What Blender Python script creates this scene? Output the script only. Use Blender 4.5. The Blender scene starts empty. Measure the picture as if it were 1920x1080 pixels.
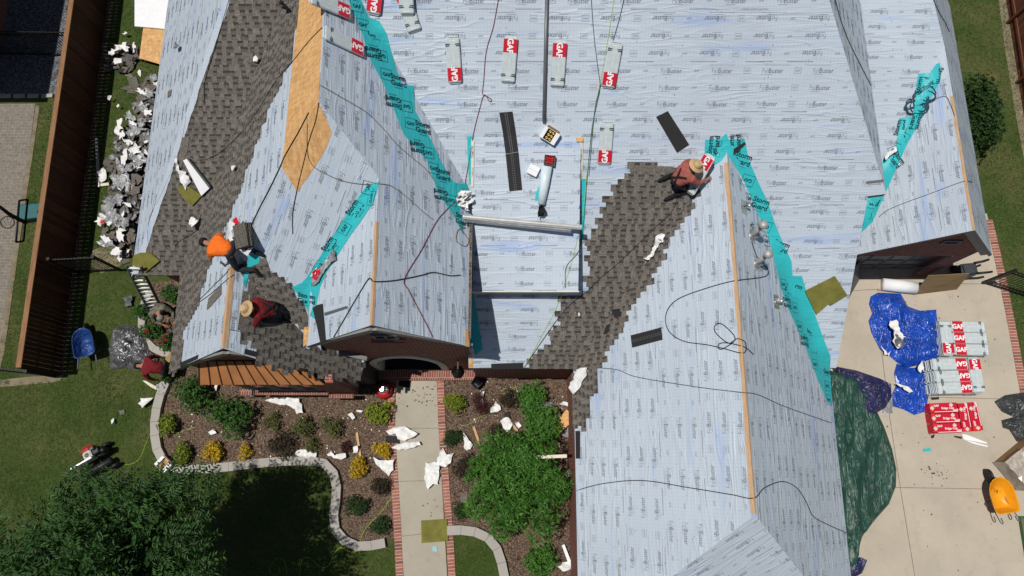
import bpy, math, random
from mathutils import Vector, Matrix, noise, geometry
S = bpy.context.scene
COL = S.collection
RAD = math.radians
# ------------------------------------------------------------------ camera
CAM_H, FPX, TILT = 22.6, 1330.0, RAD(13.9)
cd = bpy.data.cameras.new("camera")
cam = bpy.data.objects.new("camera", cd)
COL.objects.link(cam)
cam.location = (0, 0, CAM_H)
cam.rotation_euler = (TILT, 0, 0)
cd.sensor_width = 36.0
cd.lens = 36.0 * FPX / 1920.0
cd.clip_start = 0.5
cd.clip_end = 600
S.camera = cam
# ------------------------------------------------------------------ light
SUN = Vector((-0.25, -0.015, 0.97)).normalized()
w = bpy.data.worlds.new("World")
S.world = w
w.use_nodes = True
wn = w.node_tree
sky = wn.nodes.new("ShaderNodeTexSky")
sky.sky_type = 'NISHITA'
sky.sun_disc = False
sky.sun_elevation = math.asin(SUN.z)
sky.sun_rotation = math.atan2(SUN.x, SUN.y)
wn.links.new(sky.outputs[0], wn.nodes["Background"].inputs[0])
wn.nodes["Background"].inputs[1].default_value = 0.05
sl = bpy.data.lights.new("sun", 'SUN')
so = bpy.data.objects.new("sun", sl)
COL.objects.link(so)
sl.energy = 5.0
sl.angle = RAD(0.5)
sl.color = (1.0, 0.96, 0.90)
so.rotation_euler = SUN.to_track_quat('Z', 'Y').to_euler()
so.location = (-20, 0, 60)
S.view_settings.view_transform = 'Standard'
S.view_settings.look = 'None'
S.view_settings.exposure = -0.42
S.view_settings.gamma = 1.0
S.cycles.max_bounces = 6
S.cycles.transparent_max_bounces = 6

# ------------------------------------------------------------------ survey: photo measurement -> place
ST, CT = math.sin(TILT), math.cos(TILT)
def ray(u, v):
    a = (540.0 - v) / FPX
    return (u - 960.0) / FPX, ST + a * CT, CT - a * ST      # per unit depth: x, y, drop
def at(u, v, z=0.0):
    X, Y, K = ray(u, v)
    D = (CAM_H - z) / K
    return Vector((D * X, D * Y, z))
def onp(pl, u, v):
    X, Y, K = ray(u, v)
    D = (CAM_H - pl[2]) / (K + pl[0] * X + pl[1] * Y)
    return Vector((D * X, D * Y, CAM_H - D * K))
def aty(u, v, y):                                           # on a vertical wall of constant y
    X, Y, K = ray(u, v)
    D = y / Y
    return Vector((D * X, y, CAM_H - D * K))
def proj(p):
    rz = p[2] - CAM_H
    d = p[1] * ST - rz * CT
    return 960 + FPX * p[0] / d, 540 - FPX * (p[1] * CT + rz * ST) / d
def pz(pl, x, y):
    return pl[0] * x + pl[1] * y + pl[2]
def pn(pl):
    return Vector((-pl[0], -pl[1], 1)).normalized()
def inpoly(x, y, P):
    c = False
    j = len(P) - 1
    for i in range(len(P)):
        xi, yi = P[i][0], P[i][1]
        xj, yj = P[j][0], P[j][1]
        if (yi > y) != (yj > y) and x < (xj - xi) * (y - yi) / (yj - yi) + xi:
            c = not c
        j = i
    return c
GROUND = (0, 0, 0.0)
ROOFS = []                                                   # (plane, plan polygon, name)
def hit(u, v, only=None):
    best, bp, bpl = None, None, GROUND
    X, Y, K = ray(u, v)
    for pl, poly, nm in ROOFS:
        if only and nm not in only:
            continue
        den = K + pl[0] * X + pl[1] * Y
        if den < 0.05:
            continue
        D = (CAM_H - pl[2]) / den
        if inpoly(D * X, D * Y, poly) and (best is None or D < best):
            best, bp, bpl = D, Vector((D * X, D * Y, CAM_H - D * K)), pl
    if bp is None:
        if only:
            cands = [(pl, nm) for pl, poly, nm in ROOFS if nm in only]
            best = None
            for pl, poly, nm in ROOFS:
                if nm not in only: continue
                p = onp(pl, u, v)
                d = 1e9
                for i in range(len(poly)):
                    a, b = Vector(poly[i - 1]), Vector(poly[i])
                    q = Vector((p.x, p.y)); e = b - a
                    t = max(0, min(1, (q - a).dot(e) / max(1e-9, e.dot(e))))
                    d = min(d, (q - a - e * t).length)
                if best is None or d < best[0]: best = (d, p, pl)
            bp, bpl = best[1], best[2]
        else:
            bp = at(u, v, 0.0)
    return bp, bpl
def surf_z(x, y):
    z, b = 0.0, GROUND
    for pl, poly, nm in ROOFS:
        if inpoly(x, y, poly):
            q = pz(pl, x, y)
            if q > z:
                z, b = q, pl
    return z, b
def smooth_path(P, n=6):
    out = []
    P = [tuple(p) for p in P]
    for i in range(len(P) - 1):
        p0, p1, p2, p3 = P[max(0, i - 1)], P[i], P[i + 1], P[min(len(P) - 1, i + 2)]
        for k in range(n):
            t = k / n
            out.append(tuple(0.5 * (2 * b + (c - a) * t + (2 * a - 5 * b + 4 * c - d) * t * t + (3 * b - a - 3 * c + d) * t ** 3)
                             for a, b, c, d in zip(p0, p1, p2, p3)))
    out.append(P[-1])
    return out

# ------------------------------------------------------------------ mesh builder
class MB:
    def __init__(s):
        s.v, s.f, s.m, s.uv, s.c, s.sm = [], [], [], [], [], []
    def face(s, pts, m=0, uv=None, c=1.0, sm=False):
        b = len(s.v)
        s.v.extend(tuple(p) for p in pts)
        s.f.append(tuple(range(b, b + len(pts))))
        s.m.append(m); s.uv.append(uv); s.c.append(c); s.sm.append(sm)
    def idx(s, verts, faces, m=0, c=1.0, sm=False, uvs=None):
        b = len(s.v)
        s.v.extend(tuple(p) for p in verts)
        for i, f in enumerate(faces):
            s.f.append(tuple(b + k for k in f))
            s.m.append(m); s.c.append(c); s.sm.append(sm)
            s.uv.append([uvs[k] for k in f] if uvs else None)
    def box(s, M, sx, sy, sz, m=0, c=1.0, bev=0.0, z0=False):
        x, y, z = sx / 2, sy / 2, sz / 2
        lo, hi = (0.0, sz) if z0 else (-z, z)
        if bev <= 0:
            V = [(-x, -y, lo), (x, -y, lo), (x, y, lo), (-x, y, lo), (-x, -y, hi), (x, -y, hi), (x, y, hi), (-x, y, hi)]
            F = [(3, 2, 1, 0), (4, 5, 6, 7), (0, 1, 5, 4), (1, 2, 6, 5), (2, 3, 7, 6), (3, 0, 4, 7)]
        else:
            def ring(zz, i):
                a, b = x - i, y - i
                k = min(bev, a * .9, b * .9)
                return [(-a + k, -b, zz), (a - k, -b, zz), (a, -b + k, zz), (a, b - k, zz), (a - k, b, zz), (-a + k, b, zz), (-a, b - k, zz), (-a, -b + k, zz)]
            e = min(bev, (hi - lo) * .45)
            R = [ring(lo, e), ring(lo + e, 0), ring(hi - e, 0), ring(hi, e)]
            V = [p for r in R for p in r]
            F = [tuple(range(7, -1, -1)), tuple(range(24, 32))]
            for k in range(3):
                for i in range(8):
                    j = (i + 1) % 8
                    F.append((k * 8 + i, k * 8 + j, k * 8 + 8 + j, k * 8 + 8 + i))
        s.idx([M @ Vector(p) for p in V], F, m, c)
    def tube(s, P, r, n=6, m=0, c=1.0, cap=True):
        P = [Vector(p) for p in P]
        rings = []
        up = Vector((0.13, 0.21, 1)).normalized()
        for i, p in enumerate(P):
            t = P[min(i + 1, len(P) - 1)] - P[max(i - 1, 0)]
            t = t.normalized() if t.length > 1e-9 else Vector((1, 0, 0))
            a = t.cross(up)
            if a.length < 1e-3:
                a = t.cross(Vector((1, 0, 0)))
            a.normalize()
            b = a.cross(t)
            rr = r[i] if isinstance(r, (list, tuple)) else r
            rings.append([p + a * (rr * math.cos(2 * math.pi * k / n)) + b * (rr * math.sin(2 * math.pi * k / n)) for k in range(n)])
        V = [q for g in rings for q in g]
        F = []
        for i in range(len(P) - 1):
            for k in range(n):
                j = (k + 1) % n
                F.append((i * n + k, i * n + j, i * n + n + j, i * n + n + k))
        if cap:
            F.append(tuple(range(n))[::-1]); F.append(tuple(range((len(P) - 1) * n, len(P) * n)))
        s.idx(V, F, m, c, sm=True)
    def lathe(s, M, prof, n=20, m=0, c=1.0, sy=1.0):
        V, F = [], []
        for r, z in prof:
            for k in range(n):
                a = 2 * math.pi * k / n
                V.append(M @ Vector((r * math.cos(a), sy * r * math.sin(a), z)))
        for i in range(len(prof) - 1):
            for k in range(n):
                j = (k + 1) % n
                F.append((i * n + k, i * n + j, i * n + n + j, i * n + n + k))
        F.append(tuple(range(n))[::-1]); F.append(tuple(range((len(prof) - 1) * n, len(prof) * n)))
        s.idx(V, F, m, c, sm=True)
    def prism(s, top, drop, m=0, ms=None, c=1.0, uv=None):
        ms = m if ms is None else ms
        top = [Vector(p) for p in top]
        d = drop if isinstance(drop, Vector) else Vector((0, 0, -drop))
        bot = [p + d for p in top]
        s.face(top, m, uv, c)
        s.face(bot[::-1], ms, None, c)
        n = len(top)
        for i in range(n):
            j = (i + 1) % n
            s.face([top[j], top[i], bot[i], bot[j]], ms, None, c)
    def build(s, name, mats, parent=None, local=False):
        me = bpy.data.meshes.new(name)
        me.from_pydata(s.v, [], s.f)
        if not isinstance(mats, (list, tuple)):
            mats = [mats]
        for q in mats:
            me.materials.append(q)
        me.polygons.foreach_set("material_index", s.m)
        me.polygons.foreach_set("use_smooth", s.sm)
        ul = me.uv_layers.new(name="UVMap")
        at_ = me.color_attributes.new("tone", 'FLOAT_COLOR', 'CORNER')
        uvd, cdat = [], []
        V = s.v
        for i, f in enumerate(s.f):
            u = s.uv[i]
            if u is None:
                a, b, d = Vector(V[f[0]]), Vector(V[f[1]]), Vector(V[f[2]])
                n = (b - a).cross(d - a)
                if n.length > 1e-12:
                    n.normalize()
                if abs(n.z) > 0.75 or n.length < .5:
                    u = [(V[k][0], V[k][1]) for k in f]
                else:
                    t = Vector((-n.y, n.x, 0)).normalized()
                    u = [(V[k][0] * t.x + V[k][1] * t.y, V[k][2]) for k in f]
            for q in u:
                uvd.append(q[0]); uvd.append(q[1])
            cc = s.c[i]
            cc = (cc, cc, cc, 1.0) if isinstance(cc, (int, float)) else (*cc, 1.0)
            cdat.extend(cc * len(f))
        me.uv_layers["UVMap"].data.foreach_set("uv", uvd)
        me.color_attributes["tone"].data.foreach_set("color", cdat)
        me.update()
        o = bpy.data.objects.new(name, me)
        COL.objects.link(o)
        if parent is not None:
            o.parent = parent
            if not local:
                o.matrix_parent_inverse = parent_inv(parent)
        return o
def parent_inv(p):
    return parent_world(p).inverted()
def parent_world(p):
    if p.parent is None:
        return p.matrix_basis.copy()
    return parent_world(p.parent) @ p.matrix_parent_inverse @ p.matrix_basis
def tag(o, label=None, cat=None, group=None, kind=None):
    if label: o["label"] = label
    if cat: o["category"] = cat
    if group: o["group"] = group
    if kind: o["kind"] = kind
    return o
def thing(name, label, cat, loc=(0, 0, 0), group=None, M=None):
    o = bpy.data.objects.new(name, None)
    COL.objects.link(o)
    o.empty_display_size = 0.1
    if M is not None:
        o.matrix_basis = M
    else:
        o.location = loc
    tag(o, label, cat, group)
    return o
def copy_tree(o, parent=None):
    c = o.copy()
    COL.objects.link(c)
    if parent is not None:
        c.parent = parent
    for ch in list(o.children):
        copy_tree(ch, c)
    return c
def frame(p, ex, n):
    n = Vector(n).normalized()
    ex = Vector(ex)
    ex = (ex - n * ex.dot(n)).normalized()
    ey = n.cross(ex)
    return Matrix(((ex.x, ey.x, n.x, p[0]), (ex.y, ey.y, n.y, p[1]), (ex.z, ey.z, n.z, p[2]), (0, 0, 0, 1)))

def framex(p, ex, n):
    ex = Vector(ex).normalized()
    n = Vector(n)
    n = (n - ex * n.dot(ex)).normalized()
    return frame(p, ex, n)

# ------------------------------------------------------------------ lettering
TXT = {}
def text2d(t, bold=0.0, res=2):
    k = (t, bold, res)
    if k in TXT:
        return TXT[k]
    cu = bpy.data.curves.new("lettering", 'FONT')
    cu.body = t
    cu.size = 1.0
    cu.align_x = 'CENTER'
    cu.resolution_u = res
    cu.offset = bold
    cu.space_line = 0.8
    o = bpy.data.objects.new("lettering", cu)
    COL.objects.link(o)
    dg = bpy.context.evaluated_depsgraph_get()
    me = bpy.data.meshes.new_from_object(o.evaluated_get(dg))
    V = [(v.co.x, v.co.y) for v in me.vertices]
    F = [tuple(p.vertices) for p in me.polygons]
    ys = [q[1] for q in V]; xs = [q[0] for q in V]
    cy = (min(ys) + max(ys)) / 2; cx = (min(xs) + max(xs)) / 2
    h = 0.7
    V = [((x - cx) / h, (y - cy) / h) for x, y in V]
    W = (max(xs) - min(xs)) / h
    bpy.data.objects.remove(o); bpy.data.meshes.remove(me); bpy.data.curves.remove(cu)
    TXT[k] = (V, F, W)
    return TXT[k]
def stamp(mb, t, P, e1, e2, h, m, bold=0.0, keep=None, c=1.0, squash=1.0):
    V, F, W = text2d(t, bold)
    pts = [P + e1 * (x * h * squash) + e2 * (y * h) for x, y in V]
    if keep:
        F = [f for f in F if keep(pts[f[0]]) and keep(pts[f[-1]])]
    n = e1.cross(e2)
    a, b, d = [Vector((V[k][0], V[k][1], 0)) for k in F[0][:3]] if F else (None,) * 3
    if F and (b - a).cross(d - a).z < 0:
        F = [f[::-1] for f in F]
    if F:
        mb.idx(pts, F, m, c)
    return W * h * squash
def stroke_box(mb, P, e1, e2, w, h, t, m, keep=None):
    for (cx, cy, sx, sy) in ((0, h / 2, w, t), (0, -h / 2, w, t), (-w / 2, 0, t, h), (w / 2, 0, t, h)):
        q = P + e1 * cx + e2 * cy
        if keep and not keep(q):
            continue
        mb.face([q + e1 * a * sx / 2 + e2 * b * sy / 2 for a, b in ((-1, -1), (1, -1), (1, 1), (-1, 1))], m)
def bar(mb, P, e1, e2, w, h, m, keep=None, c=1.0):
    pts = [P + e1 * a * w / 2 + e2 * b * h / 2 for a, b in ((-1, -1), (1, -1), (1, 1), (-1, 1))]
    if keep and not all(keep(p) for p in pts):
        return
    mb.face(pts, m, None, c)

# ------------------------------------------------------------------ materials
class NT:
    def __init__(s, name):
        s.m = bpy.data.materials.new(name)
        s.m.use_nodes = True
        s.t = s.m.node_tree
        s.b = s.t.nodes["Principled BSDF"]
    def n(s, typ, ins=None, **at_):
        nd = s.t.nodes.new("ShaderNode" + typ)
        for k, v in at_.items():
            setattr(nd, k, v)
        for k, v in (ins or {}).items():
            s.put(nd.inputs[k], v)
        return nd
    def put(s, sock, v):
        if isinstance(v, bpy.types.NodeSocket):
            s.t.links.new(v, sock)
        elif isinstance(v, (tuple, list)) and len(v) == 3 and sock.type == 'RGBA':
            sock.default_value = (*v, 1)
        else:
            sock.default_value = v
    def bs(s, **k):
        for a, v in k.items():
            s.put(s.b.inputs[a.replace('_', ' ')], v)
    def uv(s, scale=(1, 1, 1), rot=0.0, src='UV', loc=(0, 0, 0)):
        tc = s.n('TexCoord')
        mp = s.n('Mapping', {'Vector': tc.outputs[src], 'Scale': scale, 'Rotation': (0, 0, rot), 'Location': loc})
        return mp.outputs[0]
    def noise(s, vec, scale, detail=4, rough=.55, dist=0.0):
        return s.n('TexNoise', {'Vector': vec, 'Scale': scale, 'Detail': detail, 'Roughness': rough, 'Distortion': dist}).outputs[0]
    def ramp(s, fac, stops):
        r = s.n('ValToRGB', {'Fac': fac})
        e = r.color_ramp.elements
        while len(e) < len(stops):
            e.new(0.5)
        for i, (p, c) in enumerate(stops):
            e[i].position = p
            e[i].color = (*c, 1) if isinstance(c, (tuple, list)) else (c, c, c, 1)
        return r.outputs[0]
    def mix(s, f, a, b, mode='MIX'):
        q = s.n('Mix', data_type='RGBA', blend_type=mode)
        s.put(q.inputs[0], f); s.put(q.inputs[6], a); s.put(q.inputs[7], b)
        return q.outputs[2]
    def math(s, op, a, b=0.0, c=0.0):
        q = s.n('Math', operation=op)
        s.put(q.inputs[0], a); s.put(q.inputs[1], b); s.put(q.inputs[2], c)
        return q.outputs[0]
    def attr(s, name='tone'):
        return s.n('Attribute', attribute_name=name).outputs[0]
    def bump(s, h, strength=.4, dist=.02):
        nd = s.n('Bump', {'Height': h, 'Strength': strength, 'Distance': dist})
        s.put(s.b.inputs['Normal'], nd.outputs[0])
        return nd
def simple(name, col, rough=.6, metal=0.0, var=.12, scale=6.0, bump=0.0, src='Object', spec=.3, tone=False):
    k = NT(name)
    v = k.uv(src=src)
    nz = k.noise(v, scale, 5)
    c = k.ramp(nz, [(.25, tuple(x * (1 - var) for x in col)), (.75, tuple(min(1, x * (1 + var)) for x in col))])
    if tone:
        c = k.mix(1.0, c, k.attr(), 'MULTIPLY')
    k.bs(Base_Color=c, Roughness=rough, Metallic=metal, Specular_IOR_Level=spec)
    if bump:
        k.bump(k.noise(v, scale * (4 if bump < 1 else 1.6), 4), bump, .02 if bump < 1 else .05)
    return k.m
def felt_mat(name, col, grid=True):
    k = NT(name)
    u = k.uv()
    big = k.noise(u, .35, 3)
    c = k.ramp(big, [(.3, tuple(x * .93 for x in col)), (.7, tuple(min(1, x * 1.05) for x in col))])
    fine = k.noise(u, 30, 3)
    c = k.mix(k.math('MULTIPLY', fine, .10), c, (.2, .24, .3))
    # woven grid
    if grid:
        sx = k.n('SeparateXYZ', {'Vector': u})
        gx = k.math('GREATER_THAN', k.math('FRACT', k.math('MULTIPLY', sx.outputs[0], 12.0)), .86)
        gy = k.math('GREATER_THAN', k.math('FRACT', k.math('MULTIPLY', sx.outputs[1], 12.0)), .86)
        g = k.math('MULTIPLY', k.math('MAXIMUM', gx, gy), .16)
        c = k.mix(g, c, (.20, .25, .34))
        # chalk line dust, blue
        cl = k.noise(k.uv((.15, 1.3, 1), loc=(3, 5, 0)), 1.6, 5, .6, .4)
        c = k.mix(k.math('MULTIPLY', k.math('SUBTRACT', cl, .58), 4.0), c, (.18, .32, .72))
        # scuffs
        sc = k.noise(k.uv((1, 1, 1), loc=(9, 2, 0)), 3.5, 8, .7)
        c = k.mix(k.math('MULTIPLY', k.math('GREATER_THAN', sc, .66), .22), c, (.75, .78, .80))
    # wrinkles running along the roll, plus gathers fanning across it
    def ridge(vec, sc, sharp, dist, det=2):
        w = k.noise(vec, sc, det, .5, dist)
        return k.math('POWER', k.math('SUBTRACT', 1.0, k.math('MINIMUM', k.math('MULTIPLY', k.math('ABSOLUTE', k.math('SUBTRACT', w, .5)), sharp), 1.0)), 1.5)
    r1 = ridge(k.uv((.16, 1.1, 1)), 1.4, 11.0, .9)
    r2 = ridge(k.uv((.25, 2.0, 1), rot=.55), 1.4, 12.0, 1.0)
    r3 = ridge(k.uv((.25, 2.0, 1), rot=-.6, loc=(4, 2, 0)), 1.6, 12.0, 1.0)
    mk = k.ramp(k.noise(k.uv(loc=(2, 8, 0)), .55, 2), [(.42, 0.0), (.62, 1.0)])
    mk2 = k.ramp(k.noise(k.uv(loc=(7, 1, 0)), .5, 2), [(.45, 0.0), (.62, 1.0)])
    w3 = k.noise(u, 9, 3)
    mk3 = k.ramp(k.noise(k.uv(loc=(1, 4, 0)), .7, 2), [(.40, .15), (.66, 1.0)])
    h = k.math('ADD', k.math('ADD', k.math('MULTIPLY', r1, mk3), k.math('MULTIPLY', r2, mk)), k.math('ADD', k.math('MULTIPLY', r3, mk2), k.math('MULTIPLY', w3, .16)))
    k.bs(Base_Color=c, Roughness=.45, Specular_IOR_Level=.3)
    k.bump(h, .46, .022)
    return k.m
def brick_mat(name, c1=(.16, .055, .04), c2=(.09, .035, .03), mortar=(.42, .36, .32), bw=.215, bh=.075, src='UV'):
    k = NT(name)
    u = k.uv(src=src)
    b = k.n('TexBrick', {'Vector': u, 'Color1': c1, 'Color2': c2, 'Mortar': mortar, 'Scale': 1.0, 'Mortar Size': .006, 'Bias': 0.0, 'Brick Width': bw, 'Row Height': bh})
    nz = k.noise(u, 9, 6)
    c = k.mix(.5, b.outputs[0], k.ramp(nz, [(.3, .45), (.7, 1.15)]), 'MULTIPLY')
    k.bs(Base_Color=c, Roughness=.85, Specular_IOR_Level=.2)
    k.bump(k.math('ADD', k.math('MULTIPLY', b.outputs[1], -1.0), k.math('MULTIPLY', nz, .4)), .6, .01)
    return k.m
def osb_mat(name, light=1.0):
    k = NT(name)
    c = None
    v1 = k.n('TexVoronoi', {'Vector': k.uv((22, 7, 1)), 'Scale': 1.0, 'Randomness': 1.0})
    v2 = k.n('TexVoronoi', {'Vector': k.uv((7, 26, 1), rot=.6), 'Scale': 1.0})
    a = k.ramp(k.n('SeparateColor', {'Color': v1.outputs[1]}).outputs[0], [(.0, (.36 * light, .19 * light, .07 * light)), (.5, (.50 * light, .29 * light, .12 * light)), (1, (.62 * light, .40 * light, .19 * light))])
    b = k.ramp(k.n('SeparateColor', {'Color': v2.outputs[1]}).outputs[1], [(.0, (.42 * light, .22 * light, .08 * light)), (1, (.60 * light, .37 * light, .17 * light))])
    c = k.mix(.5, a, b)
    n2 = k.noise(k.uv(), 2.0, 5)
    c = k.mix(k.math('MULTIPLY', n2, .3), c, (.30, .16, .07))
    k.bs(Base_Color=c, Roughness=.8, Specular_IOR_Level=.2)
    k.bump(k.noise(k.uv((20, 60, 1)), 1, 3), .3, .01)
    return k.m
def shingle_mat(name, c1, c2):
    k = NT(name)
    v = k.uv(src='Object')
    g = k.n('TexVoronoi', {'Vector': v, 'Scale': 90.0})
    f = k.n('SeparateColor', {'Color': g.outputs[1]}).outputs[0]
    c = k.ramp(f, [(.15, c2), (.6, c1), (.95, tuple(min(1, x * 1.5) for x in c1))])
    c = k.mix(1.0, c, k.attr(), 'MULTIPLY')
    bl = k.noise(v, 1.3, 4)
    c = k.mix(k.math('MULTIPLY', bl, .3), c, tuple(x * .7 for x in c1))
    k.bs(Base_Color=c, Roughness=.9, Specular_IOR_Level=.15)
    k.bump(f, .5, .004)
    return k.m
def grass_mat(name, a=(.056, .102, .020), b=(.130, .165, .048), d=(.21, .17, .08)):
    k = NT(name)
    v = k.uv(src='Object')
    n1 = k.noise(v, 26, 6, .75)
    n2 = k.noise(v, .55, 5, .6)
    n3 = k.noise(v, 3.2, 6, .7)
    n4 = k.noise(k.uv((7, 60, 1), rot=.5, src='Object'), 1.6, 4, .7, 1.5)
    c = k.ramp(k.math('ADD', k.math('MULTIPLY', n1, .6), k.math('MULTIPLY', k.noise(v, 9, 5, .7), .4)), [(.36, tuple(x * .25 for x in a)), (.5, a), (.64, b)])
    c = k.mix(k.math('MULTIPLY', k.math('MULTIPLY', k.math('SUBTRACT', n2, .42), 5.0), n3), c, d)
    c = k.mix(k.ramp(n4, [(.42, 0.0), (.75, .55)]), c, tuple(x * 1.35 for x in b))
    k.bs(Base_Color=c, Roughness=.85, Specular_IOR_Level=.15)
    k.bump(k.math('ADD', n1, k.math('MULTIPLY', n4, .7)), 1.0, .06)
    return k.m
def leaf_mat(name, c1, c2):
    k = NT(name)
    c = k.mix(k.n('SeparateColor', {'Color': k.attr()}).outputs[0], c1, c2)
    k.bs(Base_Color=c, Roughness=.55, Specular_IOR_Level=.35)
    tr = k.n('BsdfTranslucent', {'Color': k.mix(.4, c, (.25, .4, .04))})
    ms = k.n('MixShader')
    ms.inputs[0].default_value = .22
    k.t.links.new(k.b.outputs[0], ms.inputs[1]); k.t.links.new(tr.outputs[0], ms.inputs[2])
    k.t.links.new(ms.outputs[0], k.t.nodes["Material Output"].inputs[0])
    return k.m
def concrete_mat(name, col):
    k = NT(name)
    v = k.uv(src='Object')
    n1 = k.noise(v, .7, 6, .6)
    n2 = k.noise(v, 14, 6, .7)
    n3 = k.noise(v, 2.4, 8, .75)
    c = k.ramp(n1, [(.3, tuple(x * .86 for x in col)), (.7, tuple(x * 1.07 for x in col))])
    c = k.mix(k.math('MULTIPLY', n2, .22), c, tuple(x * .55 for x in col))
    c = k.mix(k.ramp(n3, [(.54, 0.0), (.76, .45)]), c, tuple(x * .5 for x in col))
    k.bs(Base_Color=c, Roughness=.85, Specular_IOR_Level=.2)
    k.bump(n2, .15, .01)
    return k.m
def mulch_mat(name):
    k = NT(name)
    v = k.uv(src='Object')
    a = k.n('TexVoronoi', {'Vector': k.uv((24, 60, 10), rot=.5, src='Object'), 'Scale': 1.0})
    b = k.n('TexVoronoi', {'Vector': k.uv((55, 24, 10), rot=.2, src='Object'), 'Scale': 1.0})
    f = k.mix(.5, a.outputs[1], b.outputs[1])
    c = k.ramp(k.n('SeparateColor', {'Color': f}).outputs[0], [(.2, (.032, .019, .013)), (.5, (.125, .083, .060)), (.8, (.27, .20, .15))])
    n = k.noise(v, .9, 5)
    c = k.mix(k.ramp(n, [(.4, 0.0), (.7, .5)]), c, (.14, .10, .068))
    k.bs(Base_Color=c, Roughness=.95, Specular_IOR_Level=.1)
    k.bump(k.n('SeparateColor', {'Color': f}).outputs[1], .9, .03)
    return k.m
def gravel_mat(name):
    k = NT(name)
    a = k.n('TexVoronoi', {'Vector': k.uv(src='Object'), 'Scale': 26.0})
    c = k.ramp(k.n('SeparateColor', {'Color': a.outputs[1]}).outputs[0], [(.1, (.03, .035, .04)), (.6, (.09, .10, .11)), (.95, (.2, .21, .22))])
    k.bs(Base_Color=c, Roughness=.8)
    k.bump(a.outputs[0], .8, .02)
    return k.m
def wood_mat(name, a, b, scale=(2, 40, 2), rot=0.0, src='UV', tone=True):
    k = NT(name)
    n = k.noise(k.uv(scale, rot, src), 1.0, 6, .65, .6)
    c = k.ramp(n, [(.3, a), (.7, b)])
    if tone:
        c = k.mix(1.0, c, k.attr(), 'MULTIPLY')
    k.bs(Base_Color=c, Roughness=.75, Specular_IOR_Level=.2)
    k.bump(n, .3, .008)
    return k.m
def tarp_mat(name, col, rough=.4, metal=0.0, bmp=.6, var=.25, rot=.6, sc=(1, .35, 1)):
    k = NT(name)
    v = k.uv(src='Object')
    n = k.noise(v, 2.2, 6, .65)
    c = k.ramp(n, [(.3, tuple(x * (1 - var) for x in col)), (.72, tuple(min(1, x * (1 + var)) for x in col))])
    k.bs(Base_Color=c, Roughness=rough, Metallic=metal, Specular_IOR_Level=.45)
    w1 = k.noise(k.uv(sc, rot=rot, src='Object'), 4.0, 3, .5, 1.4)
    r = k.math('POWER', k.math('SUBTRACT', 1.0, k.math('MINIMUM', k.math('MULTIPLY', k.math('ABSOLUTE', k.math('SUBTRACT', w1, .5)), 6.0), 1.0)), 2.0)
    k.bump(k.math('ADD', r, k.math('MULTIPLY', k.noise(v, 10, 3), .5)), bmp, .05)
    return k.m
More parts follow.
